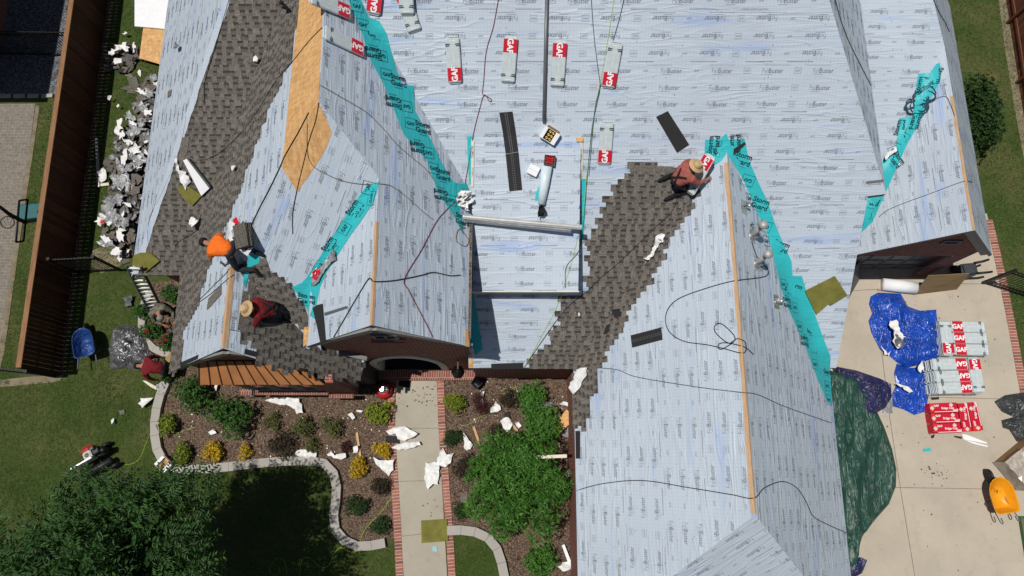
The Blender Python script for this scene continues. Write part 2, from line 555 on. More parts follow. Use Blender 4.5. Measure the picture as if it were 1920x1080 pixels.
M = dict(
    felt=felt_mat("underlayment", (.505, .572, .648)),
    ink=simple("dark print", (.155, .175, .21), .6, var=.3),
    ink2=simple("pale print", (.19, .22, .27), .6, var=.2),
    tick=simple("lap mark", (.22, .26, .32), .7, var=.4),
    teal=felt_mat("leak barrier", (.026, .47, .505), False),
    tealink=simple("barrier print", (.006, .05, .065), .6),
    shingle=shingle_mat("weathered wood shingle", (.172, .156, .138), (.080, .071, .062)),
    shingle2=shingle_mat("scrap shingle", (.18, .16, .138), (.06, .053, .046)),
    starter=simple("starter strip", (.022, .022, .024), .8, var=.3, scale=30),
    startdot=simple("sealant dots", (.12, .12, .13), .6),
    rung=simple("ladder rung", (.80, .80, .78), .4), osb=osb_mat("osb sheathing", 1.3),
    ply=wood_mat("plywood", (.17, .11, .055), (.34, .24, .12), (1.5, 30, 1)),
    pine=wood_mat("pine", (.46, .27, .145), (.62, .42, .25), (30, 3, 1)),
    brick=brick_mat("brick wall", (.34, .095, .065), (.19, .055, .042), (.52, .44, .38)),
    rowlock=brick_mat("rowlock brick", (.28, .10, .07), (.20, .065, .05), (.5, .42, .36), .075, .24),
    trim=simple("gray trim", (.27, .265, .25), .6, var=.1),
    fascia=simple("fascia", (.22, .22, .215), .6),
    stone=simple("cast stone", (.56, .55, .51), .8, var=.15, bump=.2),
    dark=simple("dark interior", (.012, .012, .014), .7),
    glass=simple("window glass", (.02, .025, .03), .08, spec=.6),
    copper=simple("copper", (.50, .215, .085), .45, metal=.35, var=.2, scale=3),
    black=simple("black plastic", (.014, .015, .017), .5, var=.3),
    iron=simple("black iron", (.010, .010, .012), .45, var=.2),
    steel=simple("galvanised steel", (.55, .56, .55), .35, metal=.8, var=.15),
    alum=simple("aluminium", (.70, .70, .68), .35, metal=.6, var=.1),
    gray=simple("gray paint", (.10, .105, .11), .5),
    white=simple("white sheet", (.74, .75, .76), .6, var=.08),
    paper=simple("torn paper", (.74, .74, .73), .8, var=.12, bump=.9),
    foam=simple("white foam", (.80, .81, .82), .7, var=.05),
    cream=simple("cream trim", (.66, .60, .47), .6),
    card=simple("cardboard", (.36, .22, .11), .85, var=.1),
    red=simple("red plastic", (.42, .015, .018), .4, var=.15),
    gafred=simple("red label", (.52, .012, .030), .4, var=.08),
    wrap=simple("plastic wrap", (.50, .555, .565), .28, var=.12, scale=9, spec=.5),
    wrapdark=simple("wrap print", (.05, .07, .085), .4),
    blueflat=simple("blue paint", (.03, .085, .28), .35, var=.3),
    yellow=simple("yellow plastic", (.80, .34, .012), .4, var=.06, spec=.4),
    tarpblue=tarp_mat("blue tarp", (.010, .065, .42), .27, var=.4),
    tarpgreen=tarp_mat("green tarp", (.018, .066, .047), .45, bmp=.5, var=.22, rot=.12, sc=(1.1, .16, 1)),
    tarpnavy=tarp_mat("navy tarp", (.022, .022, .080), .36, var=.35),
    tarpsilver=tarp_mat("silver tarp", (.17, .17, .18), .32, .45, var=.5),
    tarpblack=tarp_mat("black plastic sheet", (.045, .048, .050), .28),
    scrim=tarp_mat("silvery plastic", (.30, .31, .32), .45, .15, var=.5),
    olive=simple("olive foam pad", (.165, .155, .035), .95, var=.25, scale=4, bump=.4),
    concrete=concrete_mat("concrete", (.475, .418, .335)),
    walk=concrete_mat("walk concrete", (.40, .365, .295)),
    curb=concrete_mat("kerb stone", (.40, .375, .34)),
    paver=brick_mat("paver", (.23, .20, .17), (.19, .17, .145), (.34, .31, .24), .22, .11, 'Object'),
    edge=simple("edging brick", (.30, .115, .08), .85, var=.3, scale=7, bump=.3, tone=True),
    grass=grass_mat("lawn grass"),
    grass2=grass_mat("shaded lawn", (.045, .075, .016), (.07, .10, .025), (.12, .11, .04)),
    mulch=mulch_mat("mulch"),
    gravel=gravel_mat("gravel"),
    fence=wood_mat("dark cedar", (.040, .016, .010), (.095, .038, .022), (25, 2, 1)),
    cap=wood_mat("cedar cap", (.17, .085, .04), (.32, .17, .085), (20, 2, 1)),
    skin=simple("skin", (.36, .17, .105), .5, var=.1),
    straw=simple("straw", (.55, .38, .20), .8, var=.15, scale=40, bump=.5),
    orange=simple("orange cotton", (.80, .155, .012), .8, var=.1, bump=1.0),
    redcloth=simple("red cotton", (.16, .008, .012), .8, var=.25, bump=1.0),
    pink=simple("faded red cotton", (.34, .095, .075), .8, var=.15, bump=1.0),
    camo=simple("camouflage cotton", (.15, .145, .105), .85, var=.55, scale=9, bump=1.0),
    denim=simple("dark trousers", (.022, .025, .035), .8, var=.3, bump=1.0),
    cloth=simple("black cloth", (.010, .010, .012), .8, bump=1.0),
    hosered=simple("red hose", (.16, .012, .035), .5),
    hosegreen=simple("green hose", (.012, .10, .075), .5),
    hoseblue=simple("blue hose", (.012, .05, .085), .5),
    lime=simple("lime cord", (.30, .50, .035), .5),
    tan=simple("tan rope", (.16, .115, .06), .7),
    brass=simple("brass coil", (.50, .34, .10), .35, metal=.7),
    flower=simple("red flower", (.30, .015, .03), .6, var=.3),
    bark=simple("bark", (.10, .075, .055), .9, var=.3, scale=14, bump=.7),
    tub=simple("gray tub", (.17, .16, .17), .45), rollfilm=simple("pale film", (.62, .72, .76), .3, var=.06, spec=.5), cartgray=simple("charcoal plastic", (.045, .05, .058), .5, var=.2),
    tealpale=simple("pale turquoise", (.25, .52, .50), .6), greenpaint=simple("green paint", (.02, .14, .06), .5), olive2=simple("tan foam", (.34, .235, .085), .9, var=.2),
    filmclear=simple("clear film over card", (.42, .37, .31), .22, var=.35, scale=8, spec=.6), blueworn=tarp_mat("worn blue paint", (.02, .07, .26), .35, 0, var=.5), graypole=simple("gray pole", (.16, .165, .17), .4, metal=.3),
    tank=simple("engine cover", (.62, .60, .55), .4),
)
def L(n, a, b):
    a = tuple(x * 1.35 for x in a); b = tuple(x * 1.35 for x in b)
    M[n] = leaf_mat(n, a, b)
L('l_dark', (.010, .026, .007), (.034, .075, .018))
L('l_green', (.016, .050, .010), (.060, .145, .026))
L('l_bright', (.020, .075, .012), (.085, .21, .030))
L('l_lime', (.055, .090, .012), (.25, .29, .030))
L('l_gold', (.20, .125, .008), (.62, .43, .025))
L('l_olive', (.045, .050, .018), (.145, .155, .050))
L('l_plum', (.020, .013, .010), (.062, .045, .030))
L('l_wine', (.030, .008, .010), (.085, .025, .028))
L("l_tree", (.008, .028, .008), (.046, .112, .025))
# ------------------------------------------------------------------ ground sheets
def sheet(name, px, z, m, kind="structure", world=None):
    mb = MB()
    pts = world if world else [at(u, v, z) for u, v in px]
    pts = [Vector((p[0], p[1], z)) for p in pts]
    ar = sum(pts[i].x * pts[i - 1].y - pts[i - 1].x * pts[i].y for i in range(len(pts)))
    if ar > 0:
        pts = pts[::-1]
    mb.face(pts, 0)
    o = mb.build(name, m)
    tag(o, kind=kind)
    return o
sheet("lawn", None, 0.0, M['grass'], world=[(-150, -150), (150, -150), (150, 150), (-150, 150)])
BED1 = [(308, 726), (292, 790), (303, 855), (330, 876), (420, 871), (500, 862), (590, 859), (622, 872), (637, 905), (633, 950), (630, 985), (650, 1010), (685, 1020), (742, 1008), (738, 690), (500, 690), (330, 690)]
BED2 = [(826, 690), (832, 780), (842, 990), (880, 990), (915, 1005), (938, 1035), (950, 1110), (1110, 1110), (1110, 690)]
BED3 = [(285, 530), (268, 560), (262, 600), (268, 650), (300, 668), (340, 672), (360, 600), (360, 520)]
sheet("planting_bed", BED1, .012, M['mulch'])
sheet("planting_bed", BED2, .012, M['mulch'])
sheet("planting_bed", BED3, .012, M['mulch'])
sheet("walkway", [(743, 690), (818, 690), (822, 800), (831, 950), (840, 1110), (759, 1110), (748, 950), (741, 800)], .03, M['walk'])
DRIVE = [(1560, 1130), (1540, 700), (1560, 440), (1850, 400), (1858, 430), (1872, 505), (1890, 585), (1905, 660), (1919, 745), (1932, 850), (1950, 1130)]
sheet("driveway", DRIVE, .02, M['concrete'])
JT = tag(simple and None or bpy.data.objects.new("tmp", None)) if False else None
def joint(px, z, wd):
    mb = MB()
    P = [at(u, v, z) for u, v in px]
    for a, b in zip(P, P[1:]):
        d = (b - a).normalized(); n = Vector((-d.y, d.x, 0)) * wd / 2
        mb.face([a - n, b - n, b + n, a + n])
    tag(mb.build("control_joint", M['joint']), kind="structure")
M['joint'] = simple("joint groove", (.22, .19, .155), .9, var=.3)  # the joint line's own dark colour, laid flat on the slab
joint([(1648, 560), (1653, 657), (1668, 780), (1688, 914), (1722, 1120)], .026, .022)
joint([(1678, 914), (1800, 916), (1945, 919)], .026, .022)
joint([(1660, 744), (1760, 745), (1915, 749)], .026, .02)
joint([(1700, 530), (1880, 533)], .026, .02)
joint([(1600, 545), (1650, 542)], .026, .02)
joint([(741, 803), (822, 803)], .036, .02)
joint([(743, 903), (828, 900)], .036, .02)
joint([(747, 1006), (833, 997)], .036, .02)
# oil and dirt marks on the slabs
mb = MB()
random.seed(5)
for (cu, cv, n, sp) in ((1758, 885, 40, 14), (790, 745, 60, 22), (815, 950, 16, 14), (1740, 560, 22, 60), (1840, 660, 14, 40), (1750, 800, 20, 60), (1800, 960, 24, 90), (1660, 640, 14, 30)):
    for i in range(n):
        p = at(cu + random.gauss(0, sp), cv + random.gauss(0, sp * .6), .037 if cu < 1000 else .027)
        r = random.uniform(.008, .035) * random.uniform(.5, 1.4)
        a0 = random.random() * 6
        mb.face([p + Vector((r * math.cos(a0 + k * 1.05) * random.uniform(.5, 1), r * math.sin(a0 + k * 1.05) * random.uniform(.5, 1), 0)) for k in range(6)], 0)
tag(mb.build("dirt_specks", M['mulch']), kind="stuff")

def brick_edging(px, width, z, hh, label):
    P = [at(u, v, 0) for u, v in px]
    P = [Vector(p) for p in smooth_path(P, 10)]
    mb = MB()
    random.seed(len(px))
    acc, nxt = 0.0, 0.0
    for a, b in zip(P, P[1:]):
        l = (b - a).length
        d = (b - a).normalized()
        while nxt < acc + l:
            p = a + d * (nxt - acc)
            Mx = frame(p + Vector((0, 0, z)), d, (random.gauss(0, .01), random.gauss(0, .01), 1))
            mb.box(Mx, .086, width + random.uniform(-.006, .006), hh, 0, random.uniform(.65, 1.3), .008, z0=True)
            nxt += .097
        acc += l
    # mortar bed
    for a, b in zip(P, P[1:]):
        d = (b - a).normalized(); n = Vector((-d.y, d.x, 0)) * (width / 2 - .012)
        q = Vector((0, 0, z + hh - .008))
        mb.face([a - n + q, b - n + q, b + n + q, a + n + q], 1)
    return tag(mb.build("brick_edging", [M['edge'], M['stone']]), label, "brick edging")
brick_edging([(735, 715), (734, 790), (740, 900), (745, 985), (751, 1110)], .23, 0, .045, "red brick soldier edging along the left side of the front walk")
brick_edging([(826, 700), (829, 800), (837, 920), (843, 1000), (849, 1110)], .23, 0, .045, "red brick soldier edging along the right side of the front walk")
brick_edging([(1854, 415), (1867, 470), (1880, 530), (1894, 600), (1907, 670), (1923, 760), (1940, 870), (1960, 1050)], .25, 0, .04, "curving red brick edging between driveway slab and right lawn")

def kerb(px, label, wd=.27, zt=.17):
    P = [Vector(p) for p in smooth_path([at(u, v, zt) for u, v in px], 8)]
    # resample
    Q = [P[0]]
    for a, b in zip(P, P[1:]):
        while (b - Q[-1]).length > .42:
            Q.append(Q[-1] + (b - Q[-1]).normalized() * .42)
    mb = MB()
    random.seed(3)
    nr = []
    for i in range(len(Q)):
        t = (Q[min(i + 1, len(Q) - 1)] - Q[max(i - 1, 0)]).normalized()
        nr.append(Vector((-t.y, t.x, 0)))
    for i in range(len(Q) - 1):
        d = (Q[i + 1] - Q[i]).normalized() * .004
        a, b = Q[i] + d, Q[i + 1] - d
        h = zt + random.uniform(-.004, .004)
        t4 = [a - nr[i] * wd / 2, b - nr[i + 1] * wd / 2, b + nr[i + 1] * wd / 2, a + nr[i] * wd / 2]
        t4 = [Vector((p.x, p.y, h)) for p in t4]
        cen = sum(t4, Vector()) / 4
        t4 = [p for p in t4]
        n = (t4[1] - t4[0]).cross(t4[2] - t4[0])
        if n.z < 0: t4 = t4[::-1]
        mb.prism(t4, h, 0, c=random.uniform(.85, 1.1))
    return tag(mb.build("kerb", M['curb']), label, "kerb")
kerb([(310, 716), (298, 745), (289, 790), (292, 835), (306, 866), (345, 880), (420, 876), (500, 867), (585, 864), (613, 872), (630, 897), (630, 935), (625, 968), (630, 997), (650, 1017), (682, 1026), (738, 1014)], "winding pale stone kerb around the left planting bed")
kerb([(838, 995), (872, 994), (905, 1002), (930, 1024), (942, 1060), (950, 1110)], "short curved stone kerb around the lawn right of the walk")
kerb([(345, 690), (330, 668), (300, 660), (272, 640), (264, 600), (272, 560), (285, 540)], "pale stone kerb round the rose bed under the ladder", .22, .12)

# neighbour's side beyond the left fence
sheet("paved_path", [(-160, 196), (66, 194), (58, 260), (45, 345), (25, 470), (8, 600), (-12, 720), (-260, 720)], .014, M['paver'])
sheet("gravel_strip", [(-160, -60), (140, -60), (128, 0), (108, 178), (-160, 178)], .014, M['gravel'])
mb = MB()
for i in range(6):
    a = at(-40 + i * 26, 181, 0)
    mb.box(frame(a + Vector((0, 0, 0)), (1, .03, 0), (0, 0, 1)), .40, .14, .08, 0, 1, .01, z0=True)
tag(mb.build("stone_kerb", M['curb']), "low pale stone edging between gravel strip and paved path", "stone edging")
# dry soil lines
sheet("soil_strip", [(186, 0), (214, 0), (120, 704), (96, 704)], .006, M['mulch'])
M['soil'] = simple("dry soil", (.20, .165, .11), .95, var=.3, scale=3, bump=.4)
sheet("bare_soil", [(67, 196), (74, 200), (60, 300), (40, 430), (22, 560), (8, 660), (-2, 700), (-8, 690), (12, 560), (35, 400), (58, 262)], .018, M['soil'])
sheet("bare_soil", [(1872, -5), (1888, -5), (1905, 110), (1923, 230), (1930, 300), (1920, 300), (1902, 200), (1884, 90)], .006, M['soil'])
sheet("bare_soil", [(172, 470), (215, 455), (232, 475), (225, 500), (190, 512), (165, 495)], .006, M['soil'])
sheet("bare_soil", [(0, 712), (60, 706), (118, 704), (110, 716), (40, 722), (0, 726)], .006, M['soil'])

# ------------------------------------------------------------------ roof planes
P_MS = (0, .70, 1.2)
P_LE = (-1.064, 0, 9.04 - 1.064 * 4.07)
P_WS = (1.064, 0, 9.04 + 1.064 * 4.07)
LGX, LGZ = -2.965, 7.864
P_LGW = (1.064, 0, LGZ + 1.064 * 2.965)
FWX, FWZ = -6.74, 6.199
P_FWE = (-1.064, 0, FWZ - 1.064 * 6.74)
P_HS = (.036, 1.0, 9.04 - 7.40 + .036 * 4.07)
P_SS = (0, .649, 3.6 - .649 * 5.16)
P_WF = (1.107, 0, 3.6 + 1.107 * 10.5)
P_RWW = (.98, 0, 6.5 - .98 * 5.27)
P_RWE = (-1.0, 0, 6.5 + 5.27)
P_RWH = (0, 1.01, 6.5 + 1.01 * 1.08)
P_E = (-1.2, 0, 8.41 + 1.2 * 7.27)
P_M3 = (0, .5, 3.73 - .5 * 7.88)
P_GWW = (1.18, 0, 5.33 - 1.18 * 11.85)
P_GWE = (-1.18, 0, 5.33 + 1.18 * 11.85)
P_DO = (0, .47, 5.0 - .47 * 4.28)
HB = 6.185
house = thing("brick_house", "red brick house with steep gables being re-roofed in pale blue gray underlayment", "house", (0, 5, 0))
def xl(p1, p2):      # plan x where two east/west planes meet
    return (p2[2] - p1[2]) / (p1[0] - p2[0])
FACES = {}
def tess(mb, O, e1, e2, Q, phase, sp=.45):
    pts, n = [], len(Q)
    for i in range(n):
        a, b = Q[i], Q[(i + 1) % n]
        k = max(1, int(math.hypot(b[0] - a[0], b[1] - a[1]) / sp))
        pts += [(a[0] + (b[0] - a[0]) * j / k, a[1] + (b[1] - a[1]) * j / k) for j in range(k)]
    nb = len(pts)
    t = min(q[1] for q in Q) + sp / 2
    while t < max(q[1] for q in Q):
        x = min(q[0] for q in Q) + sp / 2
        while x < max(q[0] for q in Q):
            if inpoly(x, t, Q) and min(abs(x - p[0]) + abs(t - p[1]) for p in pts[:nb]) > sp * .5:
                pts.append((x, t))
            x += sp
        t += sp
    r = geometry.delaunay_2d_cdt([Vector(p) for p in pts], [(i, (i + 1) % nb) for i in range(nb)], [], 1, 1e-5)
    F = []
    for f in r[2]:
        a, b, c = [r[0][k] for k in f]
        F.append(tuple(f) if (b - a).cross(c - a) > 0 else tuple(f)[::-1])
    mb.idx([O + e1 * p[0] + e2 * p[1] for p in r[0]], F, 0, uvs=[(p[0] + phase * 7, p[1] + phase * 3) for p in r[0]])
def roof_face(nm, pl, poly, tdir, phase=0.0, th=.16, ph2=0.0, density=1.0, period=1.2, m='felt', roll0=0):
    ROOFS.append((pl, [(p[0], p[1]) for p in poly], nm))
    n = pn(pl)
    e1 = Vector((tdir[0], tdir[1], 0)); e1.z = pl[0] * e1.x + pl[1] * e1.y
    e1.normalize()
    e2 = n.cross(e1)
    O = Vector((poly[0][0], poly[0][1], pz(pl, *poly[0])))
    P3 = [Vector((x, y, pz(pl, x, y))) for x, y in poly]
    ar = sum(P3[i - 1].x * P3[i].y - P3[i].x * P3[i - 1].y for i in range(len(P3)))
    if ar < 0:
        P3 = P3[::-1]
    Q = [((p - O).dot(e1), (p - O).dot(e2)) for p in P3]
    mb = MB()
    tess(mb, O, e1, e2, Q, phase)
    B3 = [p - Vector((0, 0, th)) for p in P3]
    mb.face(B3[::-1], 1)
    for i in range(len(P3)):
        j = (i + 1) % len(P3)
        mb.face([P3[j], P3[i], B3[i], B3[j]], 1)
    # the print on the sheet, its lap lines and fasteners
    random.seed(hash(nm) % 1000 if False else sum(map(ord, nm)))
    pr = mb
    lift = n * .004
    s0, s1 = min(q[0] for q in Q), max(q[0] for q in Q)
    t0, t1 = min(q[1] for q in Q), max(q[1] for q in Q)
    def keep(p):
        d = p - O
        return inpoly(d.dot(e1), d.dot(e2), Q)
    ROW = .385
    k0 = math.floor((t0 - ph2) / ROW) - 1
    k1 = math.ceil((t1 - ph2) / ROW) + 1
    for k in range(k0, k1):
        t = ph2 + k * ROW + ROW / 2
        roll = (k + 900) // 3
        fl = (roll + roll0) % 2
        rnd = random.Random(roll * 17 + len(nm))
        so_ = rnd.uniform(0, period) + (k % 3) * .02
        a1, a2 = (e1, e2) if not fl else (-e1, -e2)
        i = math.floor((s0 - so_) / period) - 1
        while so_ + i * period < s1 + period:
            s = so_ + i * period
            c = O + e1 * s + e2 * (t + random.uniform(-.006, .006)) + lift
            if s0 - .4 < s < s1 + .4:
                wf = .165
                stamp(pr, "Felt", c - a1 * .150, a1, a2, .115, 3, -.012, keep, 1, .74)
                stamp(pr, "Buster", c + a1 * .085, a1, a2, .115, 2, .006, keep, 1, .78)
                bar(pr, c - a1 * .10 - a2 * .085, a1, a2, .22, .007, 3, keep)
                g = O + e1 * (s + period / 2) + e2 * t + lift
                stamp(pr, "GAF", g, a1, a2, .045, 2, .0, keep)
                if rnd.random() < .5:
                    stroke_box(pr, g, a1, a2, .16, .12, .006, 3, keep)
            i += 1
        if k % 3 == 0:     # roll edge: printed lap dashes, nail line
            tl = ph2 + k * ROW
            i = math.floor(s0 / 1.27) - 1
            while i * 1.27 < s1:
                s = i * 1.27 + rnd.uniform(0, .4)
                bar(pr, O + e1 * (s + .3) + e2 * (tl + .012) + lift, e1, e2, .62, .016, 4, keep)
                bar(pr, O + e1 * (s + .75) + e2 * (tl - .065) + lift, e1, e2, .60, .008, 4, keep)
                i += 1
    # fasteners
    nn = int((s1 - s0) * (t1 - t0) * 5.0 * density)
    for i in range(nn):
        s, t = random.uniform(s0, s1), random.uniform(t0, t1)
        if random.random() < .6:
            t = round(t / .385) * .385 + random.gauss(0, .03)
        c = O + e1 * s + e2 * t + lift
        r = random.uniform(.007, .016)
        bar(pr, c, e1, e2, r * 1.4, r * 1.4, 2, keep)
    o = mb.build("roof_slope", [M[m], M['fascia'], M['ink'], M['ink2'], M['tick']], house)
    FACES[nm] = (o, pl, O, e1, e2, Q)
    return o
TOPY = 14.0
yv = lambda x: (P_LE[2] - P_MS[2] + P_LE[0] * x) / .7              # valley between main slope and tall wing
xe_ = -1.02
cornx, corny = 9.43, (P_E[2] + P_E[0] * 9.43 - P_MS[2]) / .7
hipx = (P_E[2] - (P_MS[2] + .7 * TOPY)) / 1.2
rwt = (6.5 - P_MS[2]) / .7
roof_face("MS", P_MS, [(-1.2, 2.57), (1.70, 2.57), (5.27, rwt), (8.77, 2.57), (8.98, 2.57), (8.98, corny - .05), (cornx, corny), (hipx, TOPY), (-7.0, TOPY), (-4.07, yv(-4.07)), (-1.2, yv(-1.2))], (1, 0), .1)
roof_face("LE", P_LE, [(-4.07, 7.40), (LGX, HB), (LGX, 2.84), (xe_, 2.72), (xe_, yv(xe_)), (-4.07, yv(-4.07))], (.04, -1), .3)
roof_face("LGW", P_LGW, [(LGX, HB), (-4.92, HB - 2.01), (-4.92, 2.72), (LGX, 2.84)], (0, -1), .5)
roof_face("HS", P_HS, [(-4.07, 7.40), (-6.74, 4.64), (-4.92, 2.85), (-4.92, 4.175), (LGX, HB)], (.5, .75), .7)
WSX = -9.18
roof_face("WS", P_WS, [(-4.07, 7.40), (-4.07, 13.5), (WSX, 5.16), (WSX, 2.38), (FWX, 2.61), (FWX, 4.64)], (0, 1), .9)
fwe_px = [(416, 652), (434, 494), (570, 590), (582, 640), (602, 651), (684, 673), (676, 704), (534, 685), (509, 682)]
fwp = [onp(P_FWE, u, v) for u, v in [(684, 673), (676, 704), (534, 686), (509, 682)]]
roof_face("FWE", P_FWE, [(FWX, 2.61), (FWX, 4.64), (-4.90, 2.85), (fwp[0].x, fwp[0].y), (fwp[1].x, fwp[1].y), (fwp[2].x, fwp[2].y), (fwp[3].x, fwp[3].y)], (0, -1), 1.1)
roof_face("SS", P_SS, [(-10.5, 5.12), (WSX, 5.12), (-4.07, 13.5), (-7.0, 11.0), (-8.0, 9.15)][:3] + [(-5.5, 13.0)], (1, 0), 1.3) if False else None
hx = lambda y: (pz(P_SS, 0, y) - P_WF[2]) / P_WF[0]
roof_face("SS", P_SS, [(hx(5.10), 5.10), (WSX, 5.10), (-4.07, 13.5), (-3.9, 14.0), (hx(14.0), 14.0)], (1, 0), 1.3)
roof_face("WF", P_WF, [(hx(5.10), 5.10), (hx(14.0), 14.0), (-10.62, 14.0), (-10.62, 5.05)], (0, 1), 1.5)
hpx = onp(P_RWW, 1262, 1080)
HBx, HBy = hpx.x, hpx.y
d_ = (HBy + 1.08) / (HBx - 5.27)                                   # plan slope of the hip on its west side
yh = lambda x: -1.08 + (x - 5.27) * d_
yh2 = lambda x: -1.08 - (x - 5.27) / ((6.5 - pz(P_RWW, HBx, HBy)) / (-1.08 - HBy))
roof_face("RWW", P_RWW, [(5.27, rwt), (1.70, 2.57), (1.70, yh(1.70)), (5.27, -1.08)], (0, 1), 1.7)
roof_face("RWE", P_RWE, [(5.27, rwt), (5.27, -1.08), (8.77, yh2(8.77)), (8.77, 2.57)], (0, 1), 1.9)
P_RWH = (0, (6.5 - pz(P_RWW, HBx, HBy)) / (-1.08 - HBy), 0)
P_RWH = (0, P_RWH[1], 6.5 + 1.08 * P_RWH[1])
roof_face("RWH", P_RWH, [(5.27, -1.08), (1.70, yh(1.70)), (8.77, yh2(8.77))], (.77, .64), 2.1)
roof_face("EF", P_E, [(cornx, corny), (9.43, 16.0), (5.6, 16.0), (hipx, TOPY)], (0, 1), 2.3, th=.12)
gv = lambda x: (P_GWW[2] - P_M3[2] + 1.18 * x) / .5                # y of valley M3/GWW
roof_face("M3", P_M3, [(9.2, 6.2), (9.88, gv(9.88)), (11.85, gv(11.85)), (10.85, 13.4), (10.6, 14.0), (9.2, 14.0)], (1, 0), 2.5, period=1.2)
roof_face("GWW", P_GWW, [(9.88, 5.83), (11.85, 5.80), (11.85, gv(11.85)), (9.88, gv(9.88))], (0, 1), 2.7)
roof_face("GWE", P_GWE, [(11.85, 5.80), (13.83, 5.83), (13.83, 14.0), (10.6, 14.0), (11.85, gv(11.85))], (0, 1), 2.9)
do_t = (P_DO[2] - P_MS[2]) / (.7 - .47)
roof_face("DO", P_DO, [(-1.0, 4.28), (1.69, 4.28), (1.69, do_t), (-1.0, do_t)], (1, 0), 3.1, th=.10)

# ------------------------------------------------------------------ draped pieces
def drape(px, spacing, off, mats, only=None, amp=0.0, freq=2.0, thick=None, seed=0, sm=True, ridged=True, edge_drop=False, base=None, z=None, m=0, calm=0):
    """outline measured in the photo -> a sheet lying on the surface under it, with thickness"""
    mb = MB()
    n = len(px)
    random.seed(seed)
    pts = []
    for i in range(n):
        a, b = px[i], px[(i + 1) % n]
        l = math.hypot(b[0] - a[0], b[1] - a[1])
        k = max(1, int(l / spacing))
        for j in range(k):
            t = j / k
            pts.append((a[0] + (b[0] - a[0]) * t, a[1] + (b[1] - a[1]) * t))
    nb = len(pts)
    us = [p[0] for p in px]; vs = [p[1] for p in px]
    y = min(vs) + spacing / 2
    while y < max(vs):
        x = min(us) + spacing / 2
        while x < max(us):
            q = (x + random.uniform(-.3, .3) * spacing, y + random.uniform(-.3, .3) * spacing)
            if inpoly(q[0], q[1], px):
                if min(math.hypot(q[0] - p[0], q[1] - p[1]) for p in pts[:nb]) > spacing * .45:
                    pts.append(q)
            x += spacing
        y += spacing
    res = geometry.delaunay_2d_cdt([Vector(p) for p in pts], [(i, (i + 1) % nb) for i in range(nb)], [], 1, 1e-4)
    V2, F = res[0], [list(f) for f in res[2]]
    top, bot = [], []
    for q in V2:
        if z is not None:
            p, pl = at(q[0], q[1], z), GROUND
        else:
            p, pl = hit(q[0], q[1], only)
        nn = pn(pl)
        h = 0.0
        if amp:
            w_ = Vector((p.x * freq + seed * 3.1, p.y * freq + seed, p.z * freq))
            h = noise.fractal(w_, 1.0, 2.0, 4)
            if ridged and amp > .1:
                h = 0.0
                for kk in range(4):
                    aa = kk * .83 + seed * 1.3
                    xx = p.x * math.cos(aa) + p.y * math.sin(aa); yy = -p.x * math.sin(aa) + p.y * math.cos(aa)
                    g = abs(noise.noise(Vector((xx * freq * .45 + kk * 9, yy * freq * 1.35, seed + kk))))
                    h += max(0, 1 - g * 4.0) ** 1.3 * (.62 if kk < 2 else .38)
                h += .35 * noise.noise(w_ * .6)
            elif ridged:
                h = (1 - abs(noise.noise(w_)) * 2.2) * .7 + .5 * (1 - abs(noise.noise(w_ * 2.3 + Vector((7, 3, 1)))) * 2.2) * .6
            h = max(-.3, h) * amp + amp * .35
            if calm:
                dd = 1e9
                for ii in range(n):
                    a_, b_ = Vector(px[ii - 1]), Vector(px[ii]); e_ = b_ - a_
                    tt = max(0, min(1, (Vector(q) - a_).dot(e_) / max(1e-9, e_.dot(e_))))
                    dd = min(dd, (Vector(q) - a_ - e_ * tt).length)
                h *= min(1, .12 + dd / calm)
            if base: h += base(q[0], q[1]) * (min(1, dd / calm) if calm else 1)
        top.append(p + nn * (off + h))
        bot.append(p + nn * .002 if thick is None else p + nn * (off + h - thick))
    cnt = {}
    G = []
    for f in F:
        a, b, c = [top[k] for k in f]
        if (b - a).cross(c - a).z < 0:
            f = f[::-1]
        G.append(f)
        for i in range(3):
            e = (f[i], f[(i + 1) % 3])
            cnt[e] = cnt.get(e, 0) + 1
    mb.idx(top, G, m, 1.0, sm)
    mb.idx(bot, [f[::-1] for f in G], m)
    for (a, b) in cnt:
        if (b, a) not in cnt:
            mb.face([top[b], top[a], bot[a], bot[b]], m)
    return mb
def slabpx(px, th, m=0, only=None, z=None, mb=None, off=.003, uvdir=None):
    mb = mb or MB()
    P, pl = [], None
    for u, v in px:
        if z is not None:
            P.append(at(u, v, z)); pl = GROUND
        else:
            if pl is None:
                cu = sum(p[0] for p in px) / len(px); cv = sum(p[1] for p in px) / len(px)
                _, pl = hit(cu, cv, only)
            P.append(onp(pl, u, v))
    n = pn(pl)
    P = [p + n * (off + th) for p in P]
    ar = sum(P[i - 1].x * P[i].y - P[i].x * P[i - 1].y for i in range(len(P)))
    if ar < 0: P = P[::-1]
    mb.prism(P, n * -th, m)
    return mb
